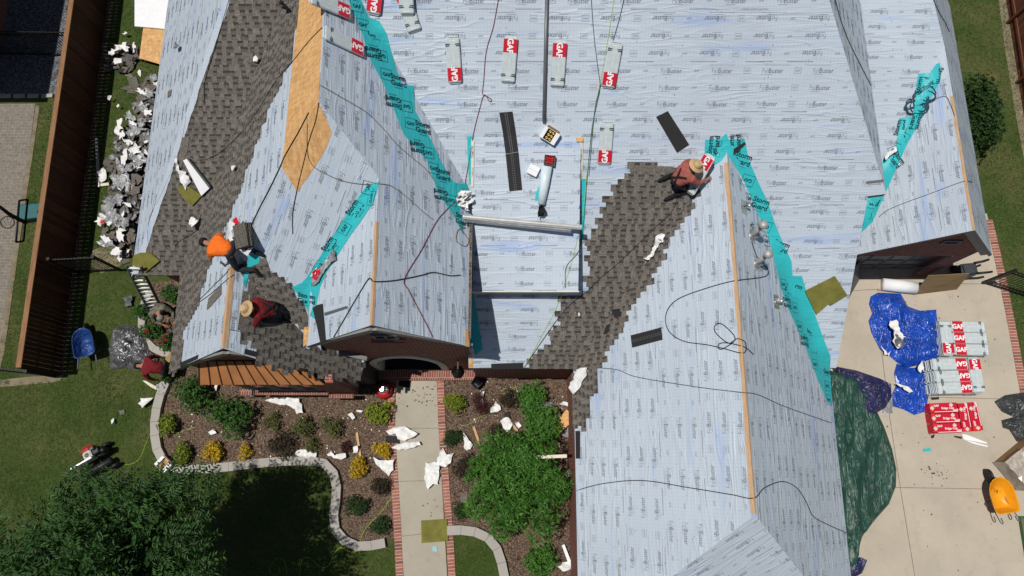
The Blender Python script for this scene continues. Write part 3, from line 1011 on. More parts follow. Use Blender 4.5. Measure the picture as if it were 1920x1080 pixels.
# exposed sheathing along ridges and where the sheet stops short
def patch(px, only, mat, nm="ridge_sheathing", off=.006, spacing=40):
    return drape(px, spacing, off, None, only, sm=False, thick=off).build(nm, mat, house)
patch([(561, -20), (607, -20), (605, 26), (598, 182), (597, 192), (527, 312), (534, 270), (541, 190), (551, 100)], ["WS"], M['osb'], "bare_sheathing")
patch([(597, 192), (603, 204), (612, 222), (622, 250), (612, 275), (600, 298), (582, 325), (557, 360), (545, 340), (527, 312)], ["HS"], M['osb'], "bare_sheathing")
def ridge_strip(x, y0, y1, plw, ple, ww, we, mat='pine', n=14):
    mb = MB()
    rg = random.Random(int(x * 100))
    zt = pz(plw, x, 0) + .012
    Y = lin_(y0, y1, n)
    A = [x - ww * rg.uniform(.85, 1.15) for _ in Y]; B = [x + we * rg.uniform(.85, 1.15) for _ in Y]
    for i in range(n):
        for (xa, xb, pl) in ((A[i], A[i + 1], plw), (B[i], B[i + 1], ple)):
            q = [Vector((x, Y[i], zt)), Vector((x, Y[i + 1], zt)), Vector((xb, Y[i + 1], pz(pl, xb, 0) + .010)), Vector((xa, Y[i], pz(pl, xa, 0) + .010))]
            if (q[1] - q[0]).cross(q[2] - q[0]).z < 0: q = q[::-1]
            mb.face(q, 0, [(p.x, p.y) for p in q])
            e = [q[k] + Vector((0, 0, -.03)) for k in range(4)]
            mb.face(e[::-1], 0)
    mb.build("ridge_sheathing", M[mat], house)
def lin_(a, b, n): return [a + (b - a) * i / n for i in range(n + 1)]
ridge_strip(FWX, 2.62, 4.60, P_WS, P_FWE, .09, .07)
ridge_strip(LGX, 2.84, 5.15, P_LGW, P_LE, .055, .04)
ridge_strip(5.27, -1.05, 7.15, P_RWW, P_RWE, .065, .035)
ridge_strip(11.85, 5.82, 9.6, P_GWW, P_GWE, .045, .02)
patch([(570, 614), (580, 612), (576, 646), (569, 650)], ["LGW"], M['osb'])
patch([(874, 616), (887, 618), (886, 654), (874, 652)], ["LE"], M['osb']) if False else None
patch([(872, 617), (879, 617), (880, 651), (872, 649)], ["LE"], M['osb'], "bare_sheathing")
patch([(879, 673), (887, 673), (887, 689), (879, 689)], ["MS"], M['osb'], "bare_sheathing")
# leak barrier in the valleys
def barrier(px, only, spacing=16):
    return drape(px, spacing, .009, None, only, amp=.004, freq=6, thick=.006)
bar1 = barrier([(648, -20), (653, 0), (680, 67), (693, 110), (720, 160), (757, 253), (800, 300), (820, 360), (850, 405), (868, 440), (884, 452), (885, 372), (876, 345), (853, 343), (843, 333), (825, 300), (810, 267), (777, 207), (775, 160), (753, 160), (743, 133), (725, 63), (712, 40), (690, 33), (677, 0), (670, -20)], ["MS", "LE"])
bar2 = barrier([(689, 346), (711, 341), (706, 364), (698, 384), (675, 418), (664, 432), (648, 456), (634, 478), (612, 512), (600, 540), (592, 580), (590, 598), (582, 592), (566, 560), (547, 538), (566, 530), (575, 520), (592, 494), (621, 447), (643, 414), (657, 390)], ["HS", "LGW"], 9)
bar3 = barrier([(1322, 262), (1350, 260), (1362, 250), (1366, 262), (1396, 260), (1404, 300), (1422, 342), (1440, 380), (1455, 425), (1470, 460), (1484, 490), (1486, 517), (1503, 517), (1512, 547), (1528, 590), (1541, 627), (1557, 668), (1556, 692), (1559, 757), (1553, 757), (1533, 713), (1510, 650), (1493, 613), (1477, 577), (1462, 533), (1447, 470), (1438, 435), (1420, 400), (1395, 340), (1372, 300), (1352, 302), (1332, 312), (1320, 300)], ["MS", "RWE", "RWW"])
bar4 = barrier([(1722, 138), (1744, 136), (1755, 120), (1763, 118), (1764, 150), (1748, 180), (1721, 235), (1699, 275), (1677, 325), (1657, 370), (1637, 415), (1606, 446), (1612, 415), (1622, 372), (1640, 345), (1650, 335), (1652, 305), (1680, 280), (1686, 222), (1711, 218), (1718, 160)], ["M3", "GWW"])
bar5 = barrier([(876, 255), (889, 254), (889, 262), (885, 280), (884, 345), (880, 345), (877, 300)], ["MS"], 12)
bar6 = barrier([(1091, 335), (1098, 335), (1097, 400), (1094, 445), (1089, 445)], ["MS"], 12)
bar7 = barrier([(466, 478), (487, 474), (487, 492), (470, 500), (460, 540), (455, 530), (462, 500)], ["FWE", "HS"], 12)
bar8 = barrier([(880, 552), (888, 548), (897, 600), (905, 655), (886, 668), (882, 640)], ["MS"], 14)
def sg(SG, lst, only):
    for i, (u, v, du, dv, kind) in enumerate(lst):
        p, pl = hit(u, v, only)
        q = onp(pl, u + du * 10, v + dv * 10)
        n = pn(pl)
        e1 = (q - p).normalized(); e2 = n.cross(e1)
        P = p
        v0 = len(SG.v)
        if kind == 's':
            stamp(SG, "Storm", P + e2 * .09, e1, e2, .125, 1, .03)
            stamp(SG, "Guard", P - e2 * .07, e1, e2, .125, 1, .03)
            stamp(SG, "leak barrier", P - e2 * .18, e1, e2, .035, 1, .0)
        else:
            stamp(SG, "GAF", P, e1, e2, .085, 1, .03)
            stroke_box(SG, P, e1, e2, .32, .26, .009, 1)
        for k in range(v0, len(SG.v)):
            h_, pl_ = hit(*proj(SG.v[k]), only)
            SG.v[k] = tuple(h_ + pn(pl_) * .019)
sg(bar1, [(703, 60, .97, .25, 's'), (680, 47, .97, .25, 'g'), (668, 12, .97, .25, 'g'), (746, 152, .97, .25, 's'), (724, 140, .97, .25, 'g'), (792, 240, .97, .25, 's'), (769, 232, .97, .25, 'g'), (830, 328, .97, .25, 's'), (812, 316, .97, .25, 'g'),
    (737, 192, -.97, -.22, 's'), (762, 200, -.97, -.22, 'g'), (782, 277, -.97, -.22, 's'), (803, 287, -.97, -.22, 'g'), (700, 100, -.97, -.22, 's'), (715, 105, -.97, -.22, 'g'), (826, 366, -.97, -.22, 's'), (845, 376, -.97, -.22, 'g'), (866, 412, .97, .3, 's')], ["MS", "LE"])
sg(bar2, [(697, 372, .2, -.97, 'g'), (690, 352, .2, -.97, 'g'), (666, 392, .55, -.83, 's'), (646, 428, .5, -.85, 'g'), (620, 460, .55, -.83, 's'), (600, 500, .5, -.85, 'g'), (575, 560, .97, .2, 's')], ["HS", "LGW"])
sg(bar3, [(1338, 272, .1, -1, 's'), (1340, 286, 0, -1, 'g'), (1378, 270, 0, -1, 's'), (1392, 298, .95, .3, 's'), (1402, 338, -.95, -.3, 'g'), (1425, 382, .95, .3, 's'), (1404, 372, .95, .3, 'g'), (1463, 462, .95, .3, 's'), (1436, 452, .95, .3, 'g'), (1434, 424, -.95, -.3, 'g'), (1463, 500, -.95, -.3, 'g'), (1487, 540, .95, .3, 's'), (1468, 533, .95, .3, 'g'), (1490, 577, -.95, -.3, 'g'), (1475, 568, -.95, -.3, 's'), (1518, 616, .95, .3, 's'), (1498, 612, .95, .3, 'g'), (1525, 653, -.95, -.3, 'g'), (1508, 640, -.95, -.3, 's'), (1549, 692, .95, .3, 's'), (1527, 683, .95, .3, 'g'), (1550, 724, -.95, -.3, 'g'), (1553, 750, -.95, -.3, 'g')], ["MS", "RWE", "RWW"])
sg(bar4, [(1728, 160, .25, -.97, 's'), (1756, 143, -.2, .97, 's'), (1688, 240, .25, -.97, 's'), (1693, 260, .6, -.8, 'g'), (1718, 228, -.3, .95, 's'), (1682, 300, .6, .8, 's'), (1675, 285, .2, .9, 'g'), (1627, 400, .3, -.95, 'g'), (1645, 372, -.4, .9, 's')], ["M3", "GWW"])
for q in (bar1, bar2, bar3, bar4, bar5, bar6, bar7, bar8):
    q.build("valley_membrane", [M['teal'], M['tealink']], house)

# ------------------------------------------------------------------ shingles
def shingle_field(nm, px, dirv, only_name, seed, m='shingle', expo=.143, part="shingle_courses", clip=True, seg=.25):
    _, pl, O, e1, e2, Q = FACES[only_name]
    e1 = Vector((dirv[0], dirv[1], 0)); e1.z = pl[0] * e1.x + pl[1] * e1.y; e1.normalize()
    n = pn(pl)
    e2 = n.cross(e1)
    if e2.z < 0:
        e1, e2 = -e1, -e2
    plan = [p for p in [r for r in ROOFS if r[2] == only_name][0][1]]
    W = [onp(pl, u, v) for u, v in px]
    C = [((p - O).dot(e1), (p - O).dot(e2)) for p in W]
    s0, s1 = min(q[0] for q in C), max(q[0] for q in C)
    t0, t1 = min(q[1] for q in C), max(q[1] for q in C)
    rnd = random.Random(seed)
    mb = MB()
    k = 0
    def P(s, t, h):
        return O + e1 * s + e2 * t + n * h
    tol = min(.12, seg * .5)
    def ok(s, t):
        if not clip: return True
        return any(inpoly(p.x, p.y, plan) for p in (P(s, t, 0), P(s - tol, t, 0), P(s + tol, t, 0)))
    while t0 + k * expo < t1:
        t = t0 + k * expo
        off = (k % 7) * .165 + rnd.uniform(-.02, .02)
        i = math.floor((s0 - off) / 1.0) - 1
        while off + i < s1 + 1:
            a, b = off + i, off + i + 1.0
            cut = rnd.random()
            # keep quarter-shingle resolution along field ends so edges step
            segs = [(a + j * seg, a + j * seg + seg) for j in range(round(1 / seg))]
            segs = [q for q in segs if inpoly((q[0] + q[1]) / 2, t + expo / 2, C) and ok((q[0] + q[1]) / 2, t + expo * .5)]
            if segs:
                A, B = segs[0][0], segs[-1][1]
                base = rnd.uniform(.90, 1.05)
                # under layer strip
                mb.face([P(A, t, .006), P(B, t, .006), P(B, t + expo + .03, .003), P(A, t + expo + .03, .003)], 0, None, base * rnd.uniform(.66, .82))
                mb.face([P(A, t, .0), P(B, t, .0), P(B, t, .006), P(A, t, .006)], 0, None, .45)
                s = A
                tooth = rnd.random() < .5
                while s < B - .02:
                    wd = rnd.choice((.09, .11, .13, .15, .18))
                    e = min(B, s + wd)
                    if tooth:
                        c = base * rnd.choice((.92, 1.0, 1.04, 1.08, 1.14))
                        mb.face([P(s, t, .013), P(e, t, .013), P(e - .004, t + expo + .012, .008), P(s + .004, t + expo + .012, .008)], 0, None, c)
                        mb.face([P(s, t, .004), P(e, t, .004), P(e, t, .013), P(s, t, .013)], 0, None, .4)
                        mb.face([P(s, t, .004), P(s, t, .013), P(s + .004, t + expo, .008), P(s + .004, t + expo, .004)], 0, None, .4)
                        mb.face([P(e, t, .013), P(e, t, .004), P(e - .004, t + expo, .004), P(e - .004, t + expo, .008)], 0, None, .4)
                    else:
                        # printed band at the head of the exposed under layer
                        mb.face([P(s, t + expo * .66, .0072), P(e, t + expo * .66, .0072), P(e, t + expo + .01, .006), P(s, t + expo + .01, .006)], 0, None, base * rnd.uniform(.22, .34))
                    tooth = not tooth
                    s = e
            i += 1
        k += 1
    return mb.build(part, M[m], house)
shingle_field("main", [(1184, 310), (1262, 312), (1312, 340), (1330, 360), (1245, 490), (1150, 635), (1090, 700), (1076, 698), (982, 696), (985, 690), (1000, 660), (1030, 640), (1045, 600), (1050, 560), (1098, 556), (1100, 455), (1120, 408), (1150, 348)], (1, 0), "MS", 11)
shingle_field("west", [(1312, 348), (1314, 362), (1285, 405), (1262, 440), (1236, 507), (1208, 545), (1186, 573), (1168, 610), (1150, 640), (1130, 690), (1066, 694), (1200, 488), (1290, 345)], (1, 0), "RWW", 12)
shingle_field("eave", [(1068, 694), (1116, 694), (1116, 748), (1108, 750), (1108, 785), (1096, 788), (1095, 806), (1076, 808), (1066, 750)], (0, 1), "RWW", 13)
shingle_field("ws", [(532, -20), (566, -20), (561, 0), (549, 104), (527, 156), (493, 234), (478, 280), (465, 312), (441, 382), (420, 432), (400, 476), (379, 540), (371, 577), (345, 615), (338, 682), (330, 702), (310, 702), (335, 507), (416, 270), (520, -20)], (0, 1), "WS", 14)
shingle_field("ss", [(560, -20), (372, 516), (254, 516), (262, 492), (279, 440), (303, 360), (330, 280), (357, 200), (392, 95), (428, -20)], (1, 0), "SS", 15, seg=.0625)
shingle_field("hs", [(466, 490), (471, 482), (492, 484), (509, 512), (537, 525), (550, 547), (566, 573), (580, 598), (600, 640), (540, 600), (434, 494)], (.15, -1), "HS", 17, seg=.125)
shingle_field("fwe", [(471, 485), (492, 486), (509, 514), (537, 527), (550, 549), (566, 575), (578, 600), (572, 655), (603, 651), (694, 672), (688, 716), (534, 700), (500, 696), (478, 676), (480, 650), (458, 640), (455, 625), (470, 545)], (0, -1), "FWE", 16)
mb = MB()
rg = random.Random(5)
prev = None
for i in range(90):
    y = 5.11 + i * .1
    x = hx(y)
    cur = (Vector((x - .01, y, pz(P_SS, 0, y) + .020)), Vector((x + .15 + .03 * noise.noise(Vector((y * 2, 0, 0))) + rg.uniform(-.012, .012), y, pz(P_SS, 0, y) + .022)))
    if prev:
        q = [prev[0], prev[1], cur[1], cur[0]]
        mb.face(q, 0, [(p.y, p.x) for p in q])
        mb.face([prev[1], prev[1] - Vector((0, 0, .02)), cur[1] - Vector((0, 0, .02)), cur[1]], 0)
    prev = cur
mb.build("underlayment_lap", M['felt'], house)
def flat_strip(px, mat, nm, th=.006, only=None, parent=house):
    return slabpx(px, th, 0, only).build(nm, mat, parent)
flat_strip([(962 - 41, 682), (981, 680), (981, 691), (921, 692)], M['starter'], "starter_strip", only=["MS"])
flat_strip([(471, 484), (484, 486), (481, 520), (472, 560), (464, 548), (466, 520)], M['shingle2'], "starter_strip", only=["FWE"])
flat_strip([(455, 545), (466, 547), (460, 622), (445, 619)], M['shingle2'], "starter_strip", only=["FWE"])
flat_strip([(459, 654), (483, 660), (481, 670), (458, 664)], M['starter'], "starter_strip", only=["FWE"])
flat_strip([(338, 680), (373, 665), (371, 673), (336, 690)], M['starter'], "starter_strip", only=["WS"])
flat_strip([(1079, 808), (1088, 808), (1088, 860), (1080, 860)], M['starter'], "starter_strip", only=["RWW"])
flat_strip([(388, 628), (416, 533), (417, 552), (391, 580)], M['shingle'], "starter_strip", only=["WS"]) if False else None
flat_strip([(1184, 310), (1262, 312), (1266, 321), (1180, 322)], M['shingle2'], "starter_strip", .012, only=["MS"])
# ------------------------------------------------------------------ house walls
def roof_under(x, *pls):
    return min(pz(p, x, 0) for p in pls) - .17
def wallbox(x0, x1, y0, y1, z0, z1, m='brick', nm="wall", parent=house):
    mb = MB()
    mb.box(Matrix.Translation(((x0 + x1) / 2, (y0 + y1) / 2, z0)), x1 - x0, y1 - y0, z1 - z0, z0=True)
    return mb.build(nm, M[m], parent)
def gable_wall(y, xs, topf, th, hole=None, m='brick', nm="wall"):
    """front wall in vertical slices; hole(x) -> (z0, z1) opening"""
    mb = MB()
    for a, b in zip(xs, xs[1:]):
        mid = (a + b) / 2
        h = hole(mid) if hole else None
        spans = [(0, 0, topf(a), topf(b))] if not h else []
        if h:
            ha, hb = hole(a + 1e-4) or (h[0], h[0]), hole(b - 1e-4) or (h[0], h[0])
            if h[0] > .01: spans.append((0, 0, h[0], h[0]))
            spans.append((ha[1], hb[1], topf(a), topf(b)))
        for (a0, b0, a1, b1) in spans:
            p = [Vector((a, y, a0)), Vector((b, y, b0)), Vector((b, y, b1)), Vector((a, y, a1))]
            mb.face(p)
            q = [v + Vector((0, th, 0)) for v in p]
            mb.face(q[::-1])
            if a0 > 0:
                mb.face([p[1], p[0], q[0], q[1]])
    return mb.build(nm, M[m], house)
def lin(a, b, n): return [a + (b - a) * i / n for i in range(n + 1)]
# entrance gable
AC, AI, AO, AS, AZ = -3.12, .92, 1.14, 1.15, 2.85
def ell(x, hw, z0, z1):
    t = min(1, abs(x - AC) / hw)
    return z0 + (z1 - z0) * math.sqrt(max(0, 1 - t * t))
def ahole(x):
    return (0.0, ell(x, AI, AS, AZ)) if abs(x - AC) < AI else None
xs = sorted(set(lin(-4.82, AC - AI, 3) + lin(AC - AI, AC + AI, 28) + lin(AC + AI, -1.14, 4) + [LGX]))
gable_wall(2.90, xs, lambda x: min(pz(P_LE, x, 0), pz(P_LGW, x, 0)) - .15, .30, ahole)
mb = MB()                                                            # cast stone arch surround
N_ = 30
prev = None
for i in range(N_ + 1):
    a = math.pi * i / N_
    ci, si = math.cos(a), math.sin(a)
    pi_ = Vector((AC - AI * ci, 0, AS + (AZ - AS) * si)); po = Vector((AC - AO * ci, 0, AS + (AZ + .30 - AS) * si))
    cur = (pi_, po)
    if prev:
        f, bk = Vector((0, 2.86, 0)), Vector((0, 3.25, 0))
        mb.face([prev[0] + f, cur[0] + f, cur[1] + f, prev[1] + f])
        mb.face([prev[0] + f, prev[0] + bk, cur[0] + bk, cur[0] + f])
        mb.face([prev[1] + f, cur[1] + f, cur[1] + bk, prev[1] + bk])
    prev = cur
for sx in (-1, 1):
    mb.box(Matrix.Translation((AC + sx * (AI + AO) / 2, 3.03, 0)), AO - AI, .34, AS, z0=True)
mb.build("arch_surround", M['stone'], house)
wallbox(-4.82, AC - AI - .02, 3.21, 8.0, 0, 5.2)
wallbox(AC + AI + .02, -1.14, 3.21, 8.0, 0, 5.2)
wallbox(AC - AI - .02, AC + AI + .02, 4.6, 8.0, 0, 5.2)
wallbox(AC - AI - .02, AC + AI + .02, 3.21, 4.6, 3.3, 5.2)
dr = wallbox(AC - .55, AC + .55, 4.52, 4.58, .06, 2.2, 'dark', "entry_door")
wallbox(AC - AI, AC + AI, 2.92, 4.6, 0, .06, 'dark', "porch_floor")  # near-black floor: the porch's shade is put into its colour
mb = MB()
mb.box(Matrix.Translation((-2.75, 2.72, 0)), 3.4, .34, .16, 0, 1, .008, z0=True)
mb.build("brick_plinth", M['rowlock'], house)
# small gable window
def window(x0, x1, z0, z1, y, bars=1, sill=True, fr='gray'):
    f = MB()
    w_, t = .06, .05
    for (a, b, c, d) in ((x0, x1, z0, z0 + w_), (x0, x1, z1 - w_, z1), (x0, x0 + w_, z0 + w_, z1 - w_), (x1 - w_, x1, z0 + w_, z1 - w_)):
        f.box(Matrix.Translation(((a + b) / 2, y - t / 2, (c + d) / 2)), b - a, t, d - c)
    for i in range(bars):
        xx = x0 + (x1 - x0) * (i + 1) / (bars + 1)
        f.box(Matrix.Translation((xx, y - .02, (z0 + z1) / 2)), .05, .038, z1 - z0 - 2 * w_)
    o = f.build("window_frame", M[fr], house)
    g = MB()
    g.face([(x0 + w_, y - .012, z0 + w_), (x1 - w_, y - .012, z0 + w_), (x1 - w_, y - .012, z1 - w_), (x0 + w_, y - .012, z1 - w_)])
    g.build("pane", M['glass'], o)
    if sill:
        s_ = MB()
        s_.box(Matrix.Translation(((x0 + x1) / 2, y - .05, z0 - .22)), x1 - x0 + .22, .11, .07, 0, 1, .006)
        s_.build("sill", M['edge'], o)
M['trimdark'] = simple("window trim", (.16, .16, .155), .6)
window(-3.26, -2.66, 6.0, 6.5, 2.898, 1, True, 'trimdark')
window(-3.0, -2.5, .9, 1.0, 4.5, 0, False) if False else None
# left front gable with bay
gable_wall(2.66, [-9.0, -8.2, -7.4, FWX, -6.0, -5.2, -4.86], lambda x: min(pz(P_WS, x, 0), pz(P_FWE, x, 0)) - .16, .3)
wallbox(-9.0, -4.86, 2.97, 5.0, 0, 3.4)
wallbox(-5.62, -4.85, 2.12, 2.64, 0, 3.34)
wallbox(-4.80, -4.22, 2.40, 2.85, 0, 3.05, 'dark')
mb = MB()
mb.box(frame(Vector((-4.7, 2.36, 1.75)), (.10, 0, 1), (0, -1, 0)), 2.6, .14, .1, 0)
mb.build("downspout", M['trim'], house)
wallbox(-8.05, -5.64, 2.20, 2.65, 0, 3.38)
for a, b in ((-7.75, -7.1), (-7.0, -6.35), (-6.25, -5.72)):
    window(a, b, .95, 2.75, 2.198, 0, False, 'trim')
mb = MB()
mb.box(Matrix.Translation((-6.72, 2.11, .78)), 2.25, .17, .10, 0, 1, .01)
mb.build("window_sill", M['rowlock'], house)
mb = MB()
mb.box(Matrix.Translation((-5.22, 2.00, .70)), .76, .13, .10, 0, 1, .01)
mb.build("pier_cap", M['rowlock'], house)
mb = MB()
mb.box(Matrix.Translation((-8.15, 2.12, .70)), .36, .2, .10, 0, 1, .01)
mb.build("pier_cap", M['rowlock'], house)
# copper bay roof with standing seams
cf = [aty(385, 716, 2.02), aty(610, 720, 2.02)]
cb = [Vector((-8.28, 2.62, 3.93)), Vector((-5.7, 2.62, 3.93))]
cf = [Vector((-8.42, 2.06, 3.44)), Vector((-5.02, 2.06, 3.44))]
mb = MB()
mb.prism([cf[0], cf[1], cb[1], cb[0]], .07, 0)
NS = 11
for i in range(NS + 1):
    t = i / NS
    a, b = cf[0].lerp(cf[1], t), cb[0].lerp(cb[1], t)
    ex = b - a
    Mx = frame((a + b) / 2 + Vector((0, 0, .012)), ex, Vector((0, -.66, .75)))
    mb.box(Mx, ex.length, .022, .04, 1)
M['seam'] = simple("copper seam", (.05, .022, .012), .6)
mb.build("copper_bay_roof", [M['copper'], M['seam']], house)
# main, east and wing walls
wallbox(-1.13, 1.74, 2.64, 3.0, 0, 2.88)
wallbox(1.745, 8.60, -14, 7.0, 0, 2.84)
mb = MB()
pts = [(2.66, 0), (13.5, 0), (13.5, 5.6), (corny + .3, 5.6), (corny - .4, pz(P_MS, 0, corny - .4) - .2), (2.66, pz(P_MS, 0, 2.66) - .2)]
mb.face([(8.90, y, z) for y, z in pts])
mb.face([(8.62, y, z) for y, z in pts][::-1])
mb.face([(8.62, 2.66, 0), (8.90, 2.66, 0), (8.90, 2.66, pts[-1][1]), (8.62, 2.66, pts[-1][1])])
mb.build("wall", M['brick'], house)
wallbox(8.92, 9.30, corny + .25, 15.5, 0, 5.6)
wallbox(-10.35, -9.05, 5.45, 13.8, 0, 3.42)
mb = MB()
mb.box(Matrix.Translation((-9.75, 5.36, 1.0)), .55, .2, .10, 0, 1, .01)
mb.build("window_sill", M['rowlock'], house)
# garage wing
gx = lin(10.02, 13.66, 8) + [11.85, 10.42, 13.18]
def ghole(x): return (0.0, 2.25) if 10.42 < x < 13.18 else None
gable_wall(6.02, sorted(set(gx)), lambda x: min(pz(P_GWW, x, 0), pz(P_GWE, x, 0)) - .15, .3, ghole)
wallbox(13.36, 13.66, 6.33, 13.8, 0, 2.85)
wallbox(10.02, 10.30, 6.33, 13.8, 0, 2.85)
wallbox(10.3, 13.36, 8.0, 8.2, 0, 2.85, 'dark')
gd = MB()
gd.box(Matrix.Translation((11.8, 6.28, 1.12)), 2.74, .05, 2.24)
for r in range(4):
    for c in range(4):
        gd.box(Matrix.Translation((10.8 + c * .67, 6.245, .28 + r * .55)), .56, .03, .42, 1, 1, .012)
M['doorpaint'] = simple("dark door paint", (.085, .087, .095), .45)
M['doorpanel'] = simple("door panel", (.11, .112, .12), .45)
gd.build("garage_door", [M['doorpaint'], M['doorpanel']], house)
window(12.0, 12.5, 3.55, 3.85, 6.018, 0, False, 'trimdark')
mb = MB()
for s_, pl in ((1, P_GWE), (-1, P_GWW)):
    a = Vector((11.85, 5.86, 5.33 - .10)); b = Vector((11.85 + s_ * 1.93, 5.86, 5.33 - .10 - 1.93 * 1.18))
    mb.box(frame((a + b) / 2 + Vector((0, .06, -.16)), b - a, (0, -1, 0)), (b - a).length, .24, .05, 0)
mb.build("rake_board", M['trim'], house)
mb = MB()
for a, b in (((LGX, LGZ), (xe_, LGZ - 1.064 * (xe_ - LGX))), ((LGX, LGZ), (-4.92, LGZ - 1.064 * (LGX + 4.92)))):
    p, q = Vector((a[0], 2.80, a[1] - .24)), Vector((b[0], 2.78, b[1] - .24))
    mb.box(frame((p + q) / 2, q - p, (0, -1, 0)), (q - p).length, .2, .06, 0)
for a, b in (((FWX, FWZ), (WSX, FWZ - 1.064 * (FWX - WSX))), ((FWX, FWZ), (-5.3, FWZ - 1.064 * (-5.3 - FWX)))):
    p, q = Vector((a[0], 2.62, a[1] - .25)), Vector((b[0], 2.46, b[1] - .25))
    mb.box(frame((p + q) / 2, q - p, (0, -1, 0)), (q - p).length, .2, .06, 0)
mb.build("rake_board", M['trim'], house)
# dormer body
mb = MB()
for x in (-.93, 1.60):
    ys = [4.40, do_t - .1]
    a = [Vector((x, 4.40, pz(P_MS, 0, 4.40) - .2)), Vector((x, do_t - .1, pz(P_MS, 0, do_t - .1) - .2)), Vector((x, do_t - .1, pz(P_DO, 0, do_t - .1) - .06)), Vector((x, 4.40, pz(P_DO, 0, 4.4) - .1))]
    mb.face(a if x > 0 else a[::-1]); mb.face([p + Vector((-.1 if x > 0 else .1, 0, 0)) for p in (a[::-1] if x > 0 else a)])
mb.face([(-.93, 4.40, pz(P_MS, 0, 4.4) - .2), (1.60, 4.40, pz(P_MS, 0, 4.4) - .2), (1.60, 4.40, pz(P_DO, 0, 4.4) - .1), (-.93, 4.40, pz(P_DO, 0, 4.4) - .1)])
mb.build("dormer_wall", M['trim'], house)
mb = MB()
mb.box(Matrix.Translation((.345, 4.262, pz(P_DO, 0, 4.28) - .055)), 2.74, .03, .14)
mb.build("dormer_fascia", M['cream'], house)
# lettered trim boards beside the dormer
for px, tx in (([(884, 264), (889, 264), (888, 350), (883, 350)], (886, 285)), ([(1086, 262), (1093, 262), (1092, 336), (1088, 336)], (1089, 290))):
    mb = slabpx(px, .03, 0, ["MS", "DO"])
    p, pl = hit(*tx, ["MS", "DO"])
    q = onp(pl, tx[0], tx[1] - 10)
    e1 = (q - p).normalized()
    stamp(mb, "TAMLYN", p + pn(pl) * .037, e1, pn(pl).cross(e1), .05, 1, .02)
    p2 = onp(pl, tx[0], tx[1] + 38)
    stamp(mb, "TAMLYN", p2 + pn(pl) * .037, e1, pn(pl).cross(e1), .04, 1, .0)
    mb.build("trim_board", [M['cream'], M['ink']], house)
slabpx([(1080, 258), (1093, 258), (1093, 266), (1081, 266)], .04, 0, ["MS", "DO"]).build("bare_sheathing", M['osb'], house)
# gutters
mb = MB()
Mx = Matrix.Translation((-1.06, 4.45, 5.83))
mb.box(Mx @ Matrix.Translation((-.07, 0, 0)), .012, 3.1, .11); mb.box(Mx @ Matrix.Translation((.07, 0, 0)), .012, 3.1, .11); mb.box(Mx @ Matrix.Translation((0, 0, -.05)), .13, 3.1, .012)
mb.box(Mx @ Matrix.Translation((0, 0, -.015)), .126, 3.08, .03, 1)
mb.build("gutter", [M['gray'], M['mulch']], house)
a, b = onp(P_FWE, 604, 650) + Vector((0, 0, .10)), onp(P_FWE, 684, 673) + Vector((0, -.04, .12))
mb = MB()
mb.box(frame((a + b) / 2, b - a, (0, 0, 1)), (b - a).length, .12, .10, 0, 1, .01)
mb.box(frame(b, b - a, (0, 0, 1)), .05, .15, .14, 1, 1, .02)
mb.build("gutter", [M['gray'], M['white']], house)
p = Vector((-1.05, 2.72, 5.3))
mb = MB()
mb.box(Matrix.Translation(p + Vector((0, .12, -2.5))), .09, .07, 4.2, 0, 1, .01)
mb.build("downspout", M['trim'], house)
# vents on the wing's east slope
def vent(u, v, h, r, capr, m='alum'):
    p, pl = hit(u, v, ["RWE", "MS"])
    n = pn(pl)
    o = MB()
    o.tube([p - n * .02, p + Vector((0, 0, .16)), p + Vector((0, 0, h))], [r * 1.25, r * 1.05, r], 12, 0)
    o.lathe(Matrix.Translation(p + Vector((0, 0, h))), [(r, 0), (capr, .0), (capr * 1.05, .05), (capr * .75, .10), (capr * .3, .12)], 16, 0)
    q = o.build("vent_pipe", M[m], house)
    f = MB()
    f.lathe(frame(p, (0, 1, 0), n), [(r * 2.9, .004), (r * 2.6, .02), (r * 1.7, .05), (r * 1.5, .12), (r * 1.2, .20)], 16, 0)
    f.box(frame(p + n * .008, (0, 1, 0), n), .36, .30, .012, 0)
    f.build("flashing", M['steel'], q)
M['alum2'] = simple("weathered galvanised", (.42, .41, .38), .5, metal=.3, var=.2)
vent(1410, 442, .80, .055, .105, 'alum2'); vent(1419, 494, .78, .055, .105, 'alum2'); vent(1455, 566, .12, .035, .06, 'alum2'); vent(1394, 388, .30, .022, .03, 'alum2')
# wall lantern
ln = thing("wall_lantern", "black six sided lantern on the brick beside the entrance arch", "lantern", (-1.55, 2.86, 1.9))
mb = MB()
Mx = Matrix.Translation((-1.55, 2.55, 1.80))
mb.lathe(Mx, [(.10, 0), (.17, .42), (.20, .44), (.06, .60), (.03, .66)], 6)
mb.box(Matrix.Translation((-1.55, 2.74, 2.36)), .04, .36, .04)
for k in range(6):
    a = k * math.pi / 3
    mb.tube([Mx @ Vector((.10 * math.cos(a), .10 * math.sin(a), 0)), Mx @ Vector((.175 * math.cos(a), .175 * math.sin(a), .42))], .012, 4)
mb.build("frame", M['iron'], ln)
